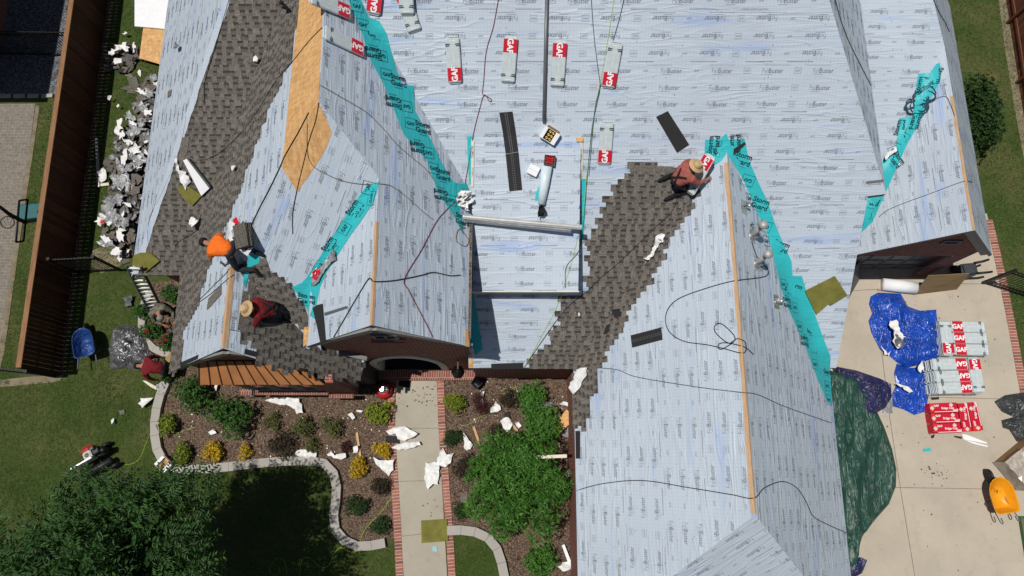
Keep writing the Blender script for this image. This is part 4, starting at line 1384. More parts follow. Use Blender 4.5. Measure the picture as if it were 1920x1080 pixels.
# ------------------------------------------------------------------ fences, neighbour
def board_fence(label, a, b, h, face_east, mats, base_line=False):
    a, b = Vector(a), Vector(b)
    d = (b - a); Lh = d.length; d.normalize()
    n = Vector((d.y, -d.x, 0))
    t = thing("board_fence", label, "fence", a)
    mb = MB(); random.seed(8)
    k = 0
    while k * .14 < Lh:
        p = a + d * (k * .14 + .07)
        mb.box(frame(p + n * random.uniform(-.004, .004), d, (0, 0, 1)), .132, .02, h - random.uniform(.05, .07), 0, random.uniform(.65, 1.3), z0=True)
        k += 1
    mb.build("pickets", mats[0], t)
    mb = MB()
    mb.box(frame(a + d * Lh / 2 + Vector((0, 0, h - .03)), d, (0, 0, 1)), Lh, .16, .04, 0, 1, .006)
    mb.box(frame(a + d * Lh / 2 + Vector((0, 0, h - .12)) - n * .03, d, (0, 0, 1)), Lh, .035, .12, 0, .8)
    mb.build("cap_rail", mats[1], t)
    mb = MB()
    for z in (.35, 1.1):
        mb = MB()
        mb.box(frame(a + d * Lh / 2 + Vector((0, 0, z)) - n * .035, d, (0, 0, 1)), Lh, .04, .09, 0)
        mb.build("rail", mats[0], t)
    for i in range(int(Lh / 2.4) + 1):
        mb = MB()
        mb.box(frame(a + d * min(Lh - .05, i * 2.4 + .05) - n * .10, d, (0, 0, 1)), .09, .09, h - .05, z0=True)
        mb.build("post", mats[0], t)
    return t
board_fence("long dark stained cedar privacy fence with sunlit brown cap on the left", (-14.42, 2.72, 0), (-14.75, 17.0, 0), 1.95, True, (M['fence'], M['cap']))
M['fence2'] = wood_mat("red cedar", (.10, .035, .022), (.20, .075, .045), (25, 2, 1))
board_fence("reddish brown board fence along the lawn in the upper right corner", (17.75, 8.2, 0), (18.05, 17.0, 0), 1.95, False, (M['fence2'], M['cap']))
def iron_fence(name, label, a, b, h, cat="fence", sp=.11):
    a, b = Vector(a), Vector(b)
    d = b - a; Lh = d.length; d.normalize()
    t = thing(name, label, cat, a)
    for z in (.12, h - .22, h - .05):
        mb = MB()
        mb.box(frame(a + d * Lh / 2 + Vector((0, 0, z)), d, (0, 0, 1)), Lh, .035, .035)
        mb.build("rail", M['iron'], t)
    mb = MB()
    for i in range(int(Lh / sp) + 1):
        mb.box(frame(a + d * min(Lh, i * sp) + Vector((0, 0, .05)), d, (0, 0, 1)), .018, .018, h - .05, z0=True)
    mb.build("bars", M['iron'], t)
    for p in (a, b):
        mb = MB()
        mb.box(frame(p, d, (0, 0, 1)), .075, .075, h + .06, z0=True)
        mb.box(frame(p + Vector((0, 0, h + .06)), d, (0, 0, 1)), .09, .09, .02, z0=True)
        mb.build("post", M['iron'], t)
iron_fence("iron_fence", "black iron picket fence above the dark gravel at upper left", (-20.5, 14.2, 0), (-14.95, 14.1, 0), 1.5)
iron_fence("iron_fence", "black iron picket fence at the near end of the cedar fence", (-20, 3.25, 0), (-14.55, 2.68, 0), 1.35)
iron_fence("iron_gate", "black iron side gate between cedar fence and the debris heap", at(148, 511), at(226, 507), 1.55, "gate", .10)
iron_fence("iron_gate", "black iron driveway gate standing open over the brick edging", at(1841, 531), at(1958, 568), 1.55, "gate")
nb = thing("neighbor_house", "neighbouring brick house beyond the gravel strip throwing the dark shadow", "house", (-21, 16, 0))
mb = MB()
mb.box(Matrix.Translation((-21.2, 18.3, 0)), 5.8, 11.6, 6.6, z0=True)
mb.build("wall", M['brick'], nb)
mb = MB()
mb.prism([(-24.4, 12.2, 6.6), (-18.0, 12.2, 6.6), (-21.2, 12.2, 9.0)][::1], Vector((0, 12.2, 0)))
mb.build("roof", M['shingle2'], nb)
# basketball hoop by the path
bh = thing("basketball_hoop", "black basketball hoop with clear framed board beside the paved path", "basketball hoop", at(72, 428))
def zz(u, v, z): return at(u, v, z)
mb = MB()
B0, B1 = at(66, 428, 0), None
pole_top = at(-30, 360, 3.0)
base = at(66, 414, .3)
mb.tube([at(70, 412, .05), at(45, 416, 1.0), at(18, 402, 1.7), at(-8, 382, 2.5)], [.07, .07, .065, .06], 4)
mb.build("pole", M['iron'], bh)
mb = MB()
bt = [at(36, 376, 1.3), at(52, 374, 1.0), at(44, 452, 1.0), at(30, 454, 1.3)]
for i in range(4):
    mb.tube([bt[i], bt[(i + 1) % 4]], .035, 4)
o = mb.build("board_frame", M['iron'], bh)
mb = MB()
R = [at(14 + 13 * math.cos(a), 417 + 11 * math.sin(a), 1.3) for a in [i * math.pi / 8 for i in range(17)]]
mb.tube(R, .018, 5, cap=False)
for i in range(0, 16, 2):
    q = at(10, 426, 1.0)
    mb.tube([R[i], R[i].lerp(q, .7) + Vector((0, 0, -.1))], .006, 3)
mb.build("rim", M['iron'], bh)
mb = MB()
c = at(62, 400, .0)
mb.box(frame(c + Vector((0, 0, .02)), (1, .1, 0), (0, 0, 1)), .9, .6, .18, 0, 1, .06, z0=True)
M['tealplastic'] = simple("teal plastic", (.02, .11, .12), .5)
mb.build("base", M['tealplastic'], bh)
tag(slabpx([(42, 407), (58, 406), (59, 411), (43, 412)], .03).build("stone_slab", M['stone']), "short pale stone slab under the basketball hoop base", "slab")
# leaning panel by the garage door
lp = thing("door_leaf", "dark glazed door leaf propped open left of the garage door", "door", at(1600, 545))
Q = [at(1590, 563, 0), at(1612, 524, 0), at(1614, 488, .95), at(1594, 512, .95)]
mb = MB()
mb.prism(Q, (Q[1] - Q[0]).cross(Q[3] - Q[0]).normalized() * -.05)
mb.build("panel", M['doorpaint'], lp)
mb = MB()
ex = Q[1] - Q[0]; ey = Q[3] - Q[0]; nn = ex.cross(ey).normalized()
for i in range(2):
    for j in range(3):
        o = Q[0] + ex * (.12 + i * .42) + ey * (.1 + j * .3) + nn * .004
        mb.face([o, o + ex * .34, o + ex * .34 + ey * .22, o + ey * .22])
mb.build("panes", M['glass'], lp)

slabpx([(1624, 340), (1656, 336), (1656, 339), (1624, 343)], .03, 0, ["MS"]).build("eave_board", M['trimdark'], house)
# ------------------------------------------------------------------ people
def skin_mesh(name, pts, edges, radii, mat, parent, sub=2, root=0):
    me = bpy.data.meshes.new(name)
    me.from_pydata([tuple(p) for p in pts], edges, [])
    o = bpy.data.objects.new(name, me)
    COL.objects.link(o)
    o.modifiers.new("skin", 'SKIN')
    sm = o.modifiers.new("sub", 'SUBSURF')
    sm.levels = sub; sm.render_levels = sub
    if not me.skin_vertices:
        bm_layer = None
    sk = me.skin_vertices[0].data
    for i, r in enumerate(radii):
        rr = r if isinstance(r, tuple) else (r, r)
        sk[i].radius = rr
        sk[i].use_root = (i == root)
    bpy.context.view_layer.update()
    dg = bpy.context.evaluated_depsgraph_get()
    m2 = bpy.data.meshes.new_from_object(o.evaluated_get(dg))
    m2.name = name
    bpy.data.objects.remove(o)
    m2.materials.clear()
    m2.materials.append(mat)
    m2.polygons.foreach_set("use_smooth", [True] * len(m2.polygons))
    q = bpy.data.objects.new(name, m2)
    COL.objects.link(q)
    q.parent = parent
    return q
def person(label, u, v, hz, heading, pose, shirt, trousers, hat=None, sleeve='long', harness=False):
    """u, v: where the hips appear; hz: hip height above what carries them; heading: direction the body faces, degrees in plan"""
    p, pl = hit(u, v)
    X, Y, K = ray(u, v)
    for _ in range(6):
        D = (CAM_H - (pz(pl, p.x, p.y) + hz)) / K
        p = Vector((D * X, D * Y, 0))
        z, pl2 = surf_z(p.x, p.y)
        if z > 0 or pl == GROUND: pl = pl2
    z0 = pz(pl, p.x, p.y)
    org = Vector((p.x, p.y, z0))
    a = RAD(heading)
    t = thing("person", label, "person", M=Matrix.Translation(org) @ Matrix.Rotation(a, 4, 'Z'))
    def gz(x, y):                      # carrying surface under a local point
        wx = org.x + x * math.cos(a) - y * math.sin(a); wy = org.y + x * math.sin(a) + y * math.cos(a)
        return pz(pl, wx, wy) - z0
    J = dict(pose)
    def pt(n, ground=False):
        x, y, z = J[n]
        return Vector((x, y, z + (gz(x, y) if ground else 0))) * 1.0
    pel, ch, nk, hd = pt('pelvis'), pt('chest'), pt('neck'), pt('head')
    up = (ch - pel).normalized()
    P, E, R = [], [], []
    def add(q, r, par=None):
        P.append(q); R.append(r)
        if par is not None: E.append((par, len(P) - 1))
        return len(P) - 1
    i0 = add(pel, (.13, .10))
    i1 = add(pel.lerp(ch, .5), (.12, .095), i0)
    i2 = add(ch, (.13, .10), i1)
    i3 = add(nk, .06, i2)
    hdir = (hd - nk).normalized()
    h0 = add(nk + hdir * .07, .062, i3)
    h1 = add(hd - hdir * .02, (.085, .095), h0)
    h2 = add(hd + hdir * .08, (.078, .088), h1)
    fwd = Vector(J.get('face', (1, 0, -.6))).normalized()
    nose = add(hd + fwd * .105, .014, h1)
    T = {}
    for s, sg_ in (('l', 1), ('r', -1)):
        sh, el, wr = pt('sh_' + s), pt('el_' + s), pt('wr_' + s, J.get('handground', False))
        a0 = add(sh, .068, i2)
        a1 = add(sh.lerp(el, .55), .050, a0)
        a2 = add(el, .042, a1)
        a3 = add(el.lerp(wr, .45), .040, a2)
        a4 = add(wr, .028, a3)
        d = (wr - el).normalized()
        side = d.cross(Vector((0, 0, 1)))
        side = side.normalized() if side.length > .1 else Vector((0, 1, 0))
        pm = add(wr + d * .055, (.036, .022), a4)
        dn = Vector((0, 0, -1))
        for k, (off, ln) in enumerate(((-.030, .070), (-.010, .082), (.010, .078), (.030, .060))):
            f0 = add(wr + d * .095 + side * off, .010, pm)
            f1 = add(wr + d * (.095 + ln * .55) + side * off * 1.15 + dn * .012, .009, f0)
            add(wr + d * (.095 + ln * .9) + side * off * 1.2 + dn * .038, .0075, f1)
        th0 = add(wr + d * .04 - side * .042 * sg_, .011, pm)
        add(wr + d * .085 - side * .062 * sg_ + dn * .02, .009, th0)
        hp, kn, an, to = pt('hip_' + s), pt('kn_' + s, True), pt('an_' + s, True), pt('to_' + s, True)
        l0 = add(hp, .088, i0)
        l1 = add(hp.lerp(kn, .5), .076, l0)
        l2 = add(kn, .056, l1)
        l3 = add(kn.lerp(an, .4), .054, l2)
        l4 = add(an, .038, l3)
        l5 = add(an.lerp(to, .6), .038, l4)
        add(to, .030, l5)
        T[s] = (sh, el, wr, hp, kn, an, to)
    body = skin_mesh("body", P, E, R, M['skin'], t, 1)
    # clothes
    P, E, R = [], [], []
    b0 = add(pel.lerp(ch, -.16), (.215, .185)); b1 = add(pel.lerp(ch, .5), (.205, .175), b0); b2 = add(ch, (.225, .18), b1); b3 = add(ch.lerp(nk, .8), .105, b2)
    for s in 'lr':
        sh, el, wr = T[s][:3]
        a0 = add(sh, .108, b2); a1 = add(sh.lerp(el, .6), .084, a0)
        if sleeve == 'long':
            a2 = add(el, .062, a1); add(el.lerp(wr, .85), .045, a2)
    skin_mesh("shirt", P, E, R, M[shirt], t, 2)
    P, E, R = [], [], []
    b0 = add(pel - up * .04, (.17, .135)); add(pel + up * .08, (.165, .13), b0)
    for s in 'lr':
        hp, kn, an = T[s][3:6]
        l0 = add(hp, .108, b0); l1 = add(hp.lerp(kn, .5), .096, l0); l2 = add(kn, .078, l1); l3 = add(kn.lerp(an, .5), .072, l2); add(an, .060, l3)
    skin_mesh("trousers", P, E, R, M[trousers], t, 2)
    for s in 'lr':
        an, to = T[s][5:7]
        d = (to - an).normalized()
        b = MB()
        b.tube([an - d * .06, an - d * .02, an.lerp(to, .5), to, to + d * .05], [.03, .055, .05, .046, .02], 8)
        b.build("boot", M['cloth'], t, True)
    if harness:
        lf = Vector((0, 1, 0)); bk = up.cross(lf)
        bk = bk if bk.z > 0 else -bk
        b = MB()
        for s in (1, -1):
            b.tube([ch + lf * .15 * s + bk * .10, ch.lerp(pel, .3) + lf * .04 * s + bk * .165, pel.lerp(ch, .25) - lf * .06 * s + bk * .165, pel - lf * .14 * s + bk * .12], .028, 6)
        b.tube([pel.lerp(ch, .1) + lf * (.19 * math.cos(k * .785)) + bk * (.17 * math.sin(k * .785)) for k in range(9)], .035, 6)
        b.build("harness", M['cloth'], t, True)
    hx = hdir.cross(Vector((0, 1, 0)))
    Mh = frame(hd + hdir * .06, fwd, hdir)
    b = MB()
    if hat == 'straw':
        for k in range(1): pass
        b.lathe(Mh @ Matrix.Translation((0, 0, .0)), [(.10, -.004), (.215, -.022), (.225, -.018), (.21, -.006), (.115, .014), (.112, .05), (.10, .10), (.075, .125), (.045, .112), (.02, .106)], 28, 0, sy=.88)
        b.lathe(Mh @ Matrix.Translation((0, 0, .016)), [(.118, 0), (.119, .028), (.112, .03)], 24, 1, sy=.88)
        b.build("straw_hat", [M['straw'], M['hatband']], t, True)
    else:
        b.lathe(Mh, [(.105, -.03), (.108, .0), (.098, .05), (.07, .085), (.03, .10), (.01, .102)], 20, 0)
        pts = []
        for k in range(9):
            an_ = -1.1 + 2.2 * k / 8
            pts.append(Mh @ Vector((.10 * math.cos(an_) + .085 * math.cos(an_) ** 2, .10 * math.sin(an_), -.012)))
        b.prism(pts if True else pts, (Mh.to_3x3() @ Vector((0, 0, -.008))))
        b.build("cap", M[hat], t, True)
    return t, T
M['hatband'] = simple("hat band", (.42, .27, .13), .8)
M['camocap'] = simple("gray cap", (.20, .20, .175), .8, var=.4, scale=12)
KNEEL = dict(pelvis=(0, 0, .46), chest=(.40, 0, .70), neck=(.56, 0, .74), head=(.68, 0, .74), face=(.7, 0, -.8),
             sh_l=(.44, .20, .68), el_l=(.56, .30, .42), wr_l=(.72, .20, .20), sh_r=(.44, -.20, .68), el_r=(.56, -.30, .44), wr_r=(.74, -.18, .20),
             hip_l=(.0, .11, .43), kn_l=(.30, .20, .10), an_l=(-.12, .22, .08), to_l=(-.30, .22, .05), hip_r=(0, -.11, .43), kn_r=(.30, -.20, .10), an_r=(-.12, -.22, .08), to_r=(-.30, -.22, .05))
# orange shirt, bending down the slope beside his opened pack of shingles
K1 = dict(KNEEL); K1.update(pelvis=(0, 0, .50), chest=(.42, .02, .40), neck=(.56, .02, .36), head=(.70, .02, .34), sh_l=(.44, .22, .40), el_l=(.52, .34, .12), wr_l=(.70, .26, -.22), sh_r=(.44, -.20, .40), el_r=(.46, -.36, .20), wr_r=(.66, -.30, -.18),
    hip_l=(0, .12, .46), hip_r=(0, -.12, .46), kn_l=(-.05, .30, .16), an_l=(-.42, .16, .09), to_l=(-.55, .22, .05), kn_r=(.02, -.24, .14), an_r=(-.42, -.20, .09), to_r=(-.58, -.2, .05))
person("roofer in an orange shirt and black cap bending down the left slope", 432, 468, .50, 160, K1, 'orange', 'denim', 'cloth', 'short')
# straw hat, red shirt
K2 = dict(KNEEL); K2.update(pelvis=(0, 0, .40), chest=(.24, .03, .74), neck=(.36, .03, .86), head=(.43, .03, .97), face=(.8, 0, -.6), an_l=(.0, .20, .08), to_l=(-.16, .22, .05), an_r=(.0, -.2, .08), to_r=(-.16, -.2, .05), sh_l=(.27, .22, .77), el_l=(.44, .32, .50), wr_l=(.64, .34, .20), sh_r=(.28, -.18, .77), el_r=(.5, -.28, .45), wr_r=(.62, -.16, .22))
person("roofer in a red shirt and wide straw hat kneeling on the small front roof", 513, 580, .42, 190, K2, 'redcloth', 'denim', 'straw', harness=True)
# straw hat, faded red shirt, holding a bundle
K3 = dict(KNEEL); K3.update(pelvis=(0, 0, .40), chest=(.22, 0, .72), neck=(.32, 0, .84), head=(.38, 0, .95), face=(.8, 0, -.6), sh_l=(.25, .21, .76), el_l=(.46, .30, .60), wr_l=(.70, .20, .52), sh_r=(.25, -.21, .74), el_r=(.44, -.30, .52), wr_r=(.74, -.24, .42),
    kn_l=(.34, .18, .10), kn_r=(.34, -.22, .12), an_l=(-.08, .24, .08), to_l=(-.26, .24, .05), an_r=(-.06, -.2, .08), to_r=(-.24, -.2, .05))
person("roofer in a faded red shirt and straw hat at the shingle edge holding a bundle", 1266, 341, .36, 22, K3, 'pink', 'cloth', 'straw', harness=True)
# camouflage man on the ground below the ladder
K4 = dict(KNEEL); K4.update(pelvis=(0, 0, .95), chest=(.26, .0, 1.30), neck=(.38, 0, 1.40), head=(.50, .0, 1.42), face=(.8, 0, -.7), sh_l=(.26, .22, 1.32), el_l=(.44, .30, 1.08), wr_l=(.66, .18, 1.0), sh_r=(.26, -.22, 1.32), el_r=(.42, -.30, 1.08), wr_r=(.62, -.15, .96),
    hip_l=(0, .11, .93), kn_l=(.12, .14, .50), an_l=(-.04, .16, .08), to_l=(.12, .18, .04), hip_r=(0, -.11, .93), kn_r=(.08, -.14, .50), an_r=(-.14, -.15, .08), to_r=(.02, -.17, .04))
person("man in camouflage shirt and gray cap at the ladder foot carrying torn shingles", 300, 574, .95, -58, K4, 'camo', 'denim', 'camocap')
# red shirt bending over the silver tarp
K5 = dict(K4); K5.update(pelvis=(0, 0, .92), chest=(.42, 0, 1.12), neck=(.56, 0, 1.12), head=(.68, 0, 1.06), face=(.5, 0, -.9), sh_l=(.42, .22, 1.12), el_l=(.40, .34, .85), wr_l=(.30, .36, .60), sh_r=(.42, -.22, 1.12), el_r=(.40, -.34, .85), wr_r=(.28, -.36, .60))
person("man in a red hooded shirt bending over the crumpled silver tarp", 305, 690, .92, 176, K5, 'redcloth', 'denim', 'cloth')

# ------------------------------------------------------------------ shingle bundles
def bundle_mesh(parent, t=.075, label=True, nm="wrapper", c=1.0, lm='gafred', wm='wrap', Ln=1.0, Wd=.335, wave=0.0):
    b = MB()
    b.box(Matrix(), Ln, Wd, t, 0, c, .022, z0=True)
    z = t + .0025
    ex, ey = Vector((1, 0, 0)), Vector((0, 1, 0))
    for sy in (-1, 1):
        b.face([(-.40 + .05, sy * .165, z), (-.40 + .05, sy * .055, z), (-.40 + .03, sy * .055, z), (-.385, sy * .165, z)][::sy], 1)
        b.face([(-.31, sy * .165, z), (-.315, sy * .075, z), (-.34, sy * .075, z), (-.34, sy * .165, z)][::-sy], 1)
    for k in range(3):
        b.face([(-.44 + .012 * math.cos(a), -.05 + k * .05 + .016 * math.sin(a), z) for a in [i * math.pi / 4 for i in range(8)]], 2)
    stamp(b, "SHINGLES", Vector((-.08, 0, z)), ex, ey, .035, 2, 0)
    for sx in (-1, 1):                                                 # folded film ends
        b.face([(sx * Ln * .5 - .012, -Wd * .42, z * .55), (sx * (Ln * .5 + .035), -Wd * .38, .02), (sx * (Ln * .5 + .035), Wd * .38, .02), (sx * Ln * .5 - .012, Wd * .42, z * .55)][::sx], 0, None, c)
    o = b.build(nm, [M[wm], M['wrapdark'], M['foam']], parent, True)
    if label:
        l = MB()
        x0, x1, y = .165, .465, Wd / 2 - .008
        l.face([(x0, -y, z), (x1, -y, z), (x1, y, z), (x0, y, z)])
        for sy in (-1, 1):
            l.face([(x0, sy * (Wd / 2 + .002), t - .02), (x1, sy * (Wd / 2 + .002), t - .02), (x1, sy * (Wd / 2 + .002), .02), (x0, sy * (Wd / 2 + .002), .02)][::-sy])
        stamp(l, "GAF", Vector(((x0 + x1) / 2, 0, z + .002)), -ex, -ey, .135, 1, .035, squash=.92)
        l.build("label_panel", [M[lm], M['foam']], parent, True)
    return o
PROTO = None
def bundle(label, c, e, only=None, lift=.012, group="shingle bundles laid out on the roof", tilt=None, Mx=None):
    """c: where its middle appears, e: where the middle of its red end appears"""
    global PROTO
    if Mx is None:
        p, pl = hit(c[0], c[1], only)
        q = onp(pl, *e)
        Mx = frame(p + pn(pl) * lift, q - p, pn(pl))
    if PROTO is None:
        PROTO = thing("shingle_bundle", label, "shingle bundle", group=group, M=Mx)
        bundle_mesh(PROTO)
        return PROTO
    o = copy_tree(PROTO)
    o.matrix_basis = Mx
    tag(o, label, "shingle bundle", group)
    return o
bundle("gray wrapped shingle bundle at left of the main slope with red end pointing down", (851, 113), (853, 141), ["MS"])
bundle("shingle bundle lying left of the long pole with red end pointing up", (955, 112), (957, 84), ["MS"])
bundle("shingle bundle lying right of the long pole with red end pointing up", (1047, 120), (1049, 91), ["MS"])
bundle("shingle bundle right of the green hoses with red end pointing down", (1147, 122), (1142, 150), ["MS"])
bundle("shingle bundle nearest the hatted roofer, red end toward the eave", (1135, 268), (1133, 296), ["MS"])
bundle("shingle bundle beside the turquoise valley strip at the top edge", (706, -18), (702, 16), ["MS"], .02)
bundle("shingle bundle lying across the steep left slope with red end toward valley", (643, 80), (666, 91), ["LE"], .02)
bundle("shingle bundle draped near the ridge top with red end facing right", (617, 12), (636, 20), ["LE"], .03)
bundle("upper gray shingle bundle of the overlapping pair at the top edge", (762, -18), (760, -50), ["MS"], .10)
bundle("lower gray shingle bundle of the overlapping pair at the top edge", (764, 16), (752, -20), ["MS"], .012)
# held upright by the roofer
p, pl = hit(1316, 340, ["RWW", "MS"])
a_, b_ = at(1303, 350, p.z + .10), at(1324, 305, p.z + .55)
bundle("shingle bundle tipped up in the hands of the hatted roofer", None, None, group="shingle bundle held by a roofer", Mx=frame((a_ + b_) / 2, b_ - a_, Vector((-.75, -.1, .65))))
# pallet stacks on the drive
def stack(nm, origin, ang, layers, toplab, group, n_cross):
    base = Matrix.Translation(origin) @ Matrix.Rotation(ang, 4, 'Z')
    first = None
    rnd = random.Random(layers)
    for k in range(layers):
        for j in range(4):
            jx, jy, ja = rnd.uniform(-.02, .02), rnd.uniform(-.008, .008), rnd.uniform(-.02, .02)
            if k == layers - 1 and j < 4: jx *= .6
            if j < 3:
                L_ = Matrix.Translation((jx, (1 - j) * .345 + jy, k * .0765)) @ Matrix.Rotation(ja + (math.pi if n_cross else 0), 4, 'Z')
            else:
                s_ = 1 if n_cross else -1
                L_ = Matrix.Translation((s_ * .69 + jx * .5, jy, k * .0765)) @ Matrix.Rotation(math.pi / 2 * (1 if not n_cross else 1) + (math.pi if not n_cross else 0), 4, 'Z')
            top = k == layers - 1
            if top:
                o = copy_tree(PROTO)
                lab = toplab[j]
            else:
                if first is None:
                    first = thing("shingle_bundle", "x", "shingle bundle")
                    bundle_mesh(first, label=False, c=.9)
                    o = first
                else:
                    o = copy_tree(first)
                lab = "wrapped shingle bundle in the lower layers of the " + nm
            o.matrix_basis = base @ L_
            tag(o, lab, "shingle bundle", group)
c1 = at(1826, 636, .38)
stack("stack beside the blue tarp", Vector((c1.x, c1.y, .02)), RAD(-1.5), 5,
      ["top far bundle of the shorter pallet stack beside the blue tarp", "top middle bundle of the shorter pallet stack beside the blue tarp", "top near bundle of the shorter pallet stack beside the blue tarp", "crosswise top bundle at the tarp end of the shorter pallet stack"], "bundles in the stack beside the blue tarp", False) if False else None
def stack2(cx, cv, h, ang, layers, nm, labs, group, cross_left, flip):
    c = at(cx, cv, h)
    base = Matrix.Translation((c.x, c.y, .022)) @ Matrix.Rotation(RAD(ang), 4, 'Z') @ Matrix.Diagonal((1.08, 1.06, 1.0, 1.0))
    rnd = random.Random(layers)
    first = None
    for k in range(layers):
        for j in range(4):
            jx, jy, ja = rnd.uniform(-.02, .02), rnd.uniform(-.007, .007), rnd.uniform(-.015, .015)
            if j < 3:
                L_ = Matrix.Translation((jx, (1 - j) * .345 + jy, k * .0765)) @ Matrix.Rotation(ja + (math.pi if flip else 0), 4, 'Z')
            else:
                L_ = Matrix.Translation((-.69 if cross_left else .69, jy, k * .0765)) @ Matrix.Rotation(-math.pi / 2 if cross_left else math.pi / 2, 4, 'Z')
            if k == layers - 1:
                o, lab = copy_tree(PROTO), labs[j]
            elif first is None:
                first = o = thing("shingle_bundle", "x", "shingle bundle")
                bundle_mesh(first, label=False, c=.9); lab = "wrapped bundle in the lower layers of the " + nm
            else:
                o, lab = copy_tree(first), "wrapped bundle in the lower layers of the " + nm
            o.matrix_basis = base @ L_
            tag(o, lab, "shingle bundle", group)
stack2(1820, 634, .40, -1, 5, "pallet stack beside the blue tarp", ["far top bundle of the pallet stack beside the blue tarp", "middle top bundle of the pallet stack beside the blue tarp", "near top bundle of the pallet stack beside the blue tarp", "crosswise top bundle next to the blue tarp"], "bundles in the stack beside the blue tarp", True, True)
stack2(1785, 705, .66, 1.5, 9, "taller pallet stack by the small tarp", ["far top bundle of the taller pallet stack by the small tarp", "middle top bundle of the taller pallet stack by the small tarp", "near top bundle of the taller pallet stack by the small tarp", "crosswise top bundle at the right end of the taller pallet stack"], "bundles in the taller stack by the small tarp", False, False)
# red ridge-cap packs
def red_pack(first, lab, Mx, cols):
    o = thing("ridge_cap_pack", lab, "shingle pack", M=Mx, group="red ridge cap packs stacked on the drive")
    b = MB()
    b.box(Matrix(), .86, .30, .065, 0, 1, .012, z0=True)
    z = .0675
    if cols:
        b.face([(-.43, -.15, z), (-.30, -.15, z), (-.30, .15, z), (-.43, .15, z)][::1], 2)
        for (x, y) in ((-.36, .0), (.24, .08)):
            b.face([(x - .07, y, z + .002), (x, y - .07, z + .002), (x + .07, y, z + .002), (x, y + .07, z + .002)], 1)
        stamp(b, "GAF", Vector((-.22, .07, z + .001)), Vector((1, 0, 0)), Vector((0, 1, 0)), .06, 3, .03)
        stamp(b, "Ridge Cap", Vector((.12, -.02, z + .001)), Vector((1, 0, 0)), Vector((0, 1, 0)), .065, 3, .02)
        stamp(b, "GAF", Vector((.36, -.08, z + .001)), Vector((1, 0, 0)), Vector((0, 1, 0)), .06, 3, .03)
        b.face([(-.43, -.125, z), (.43, -.125, z), (.43, -.11, z), (-.43, -.11, z)], 3)
    b.build("wrapper", [M['gafred'], M['stone'], M['redlight'], M['foam']], o, True)
    return o
M['redlight'] = simple("bright red print", (.62, .03, .03), .4)
c = at(1788, 783, .36)
base = Matrix.Translation((c.x, c.y, .022)) @ Matrix.Rotation(RAD(2), 4, 'Z')
labs = ["far left red pack on top of the ridge cap stack", "middle left red pack on top of the ridge cap stack", "near left red pack on top of the ridge cap stack", "left lengthwise red pack laid across the ridge cap stack", "right lengthwise red pack laid across the ridge cap stack"]
for k in range(5):
    for j in range(4):
        if j < 3: L_ = Matrix.Translation((-.25, (1 - j) * .31, k * .067))
        else: L_ = Matrix.Translation((.36, 0, k * .067 + (.002 if k < 4 else .004))) @ Matrix.Rotation(math.pi / 2, 4, 'Z')
        red_pack(None, labs[j] if k == 4 else "red pack in the lower layers of the ridge cap stack", base @ L_, k == 4)
red_pack(None, labs[4], base @ Matrix.Translation((.68, .02, 4 * .067 + .004)) @ Matrix.Rotation(math.pi / 2 + .04, 4, 'Z'), True)
for k in range(4):
    red_pack(None, "red pack in the lower layers of the ridge cap stack", base @ Matrix.Translation((.68, 0, k * .067)) @ Matrix.Rotation(math.pi / 2, 4, 'Z'), False)
# opened pack by the orange roofer and an empty wrapper
o = thing("opened_bundle", "opened bundle of brown shingles in torn film beside the orange roofer", "shingle bundle", hit(463, 447)[0])
p, pl = hit(464, 449, ["WS", "HS"])
q = onp(pl, 452, 430)
Mx = frame(p + Vector((0, 0, .28)), q - p, Vector((-.35, -.15, .9)))
b = MB()
for k in range(7):
    b.box(Mx @ Matrix.Translation((random.uniform(-.02, .02), random.uniform(-.02, .02), -.14 + k * .035)) @ Matrix.Rotation(random.uniform(-.06, .06), 4, 'Z'), .56, .36, .022, 0, random.uniform(.5, .9))
b.build("shingles", M['shingle2'], o)
drape([(452, 418), (447, 430), (452, 442), (446, 452), (462, 466), (470, 470), (484, 452), (480, 446), (466, 464), (456, 452), (454, 438), (462, 424)], 6, .22, None, ["WS", "HS"], amp=.05, freq=5, thick=.01).build("torn_film", M['paper'], o)
p = onp(P_WS, 452, 424) + Vector((0, 0, .33))
b = MB()
b.box(frame(p, (1, .6, .2), (-.4, 0, 1)), .12, .20, .008)
b.build("label_panel", M['gafred'], o)
b = drape([(586, 522), (590, 505), (606, 492), (620, 476), (628, 468), (634, 474), (634, 488), (622, 497), (608, 517), (602, 530), (594, 536), (584, 534)], 6, .02, None, ["LGW", "HS"], amp=.07, freq=5, thick=.015)
o = b.build("empty_wrapper", M['scrim'])
tag(o, "crumpled clear bundle wrapper with red end lying on the turquoise valley", "wrapper")
b = drape([(587, 506), (594, 501), (604, 503), (607, 514), (600, 526), (590, 520)], 6, .09, None, ["LGW", "HS"], amp=.02, freq=5, thick=.01)
p = hit(597, 513, ["LGW"])[0] + pn(P_LGW) * .135
e = (onp(P_LGW, 610, 505) - onp(P_LGW, 597, 513)).normalized()
stamp(b, "GAF", p, e, pn(P_LGW).cross(e), .13, 1, .03)
b.build("label_panel", [M['gafred'], M['foam']], o)
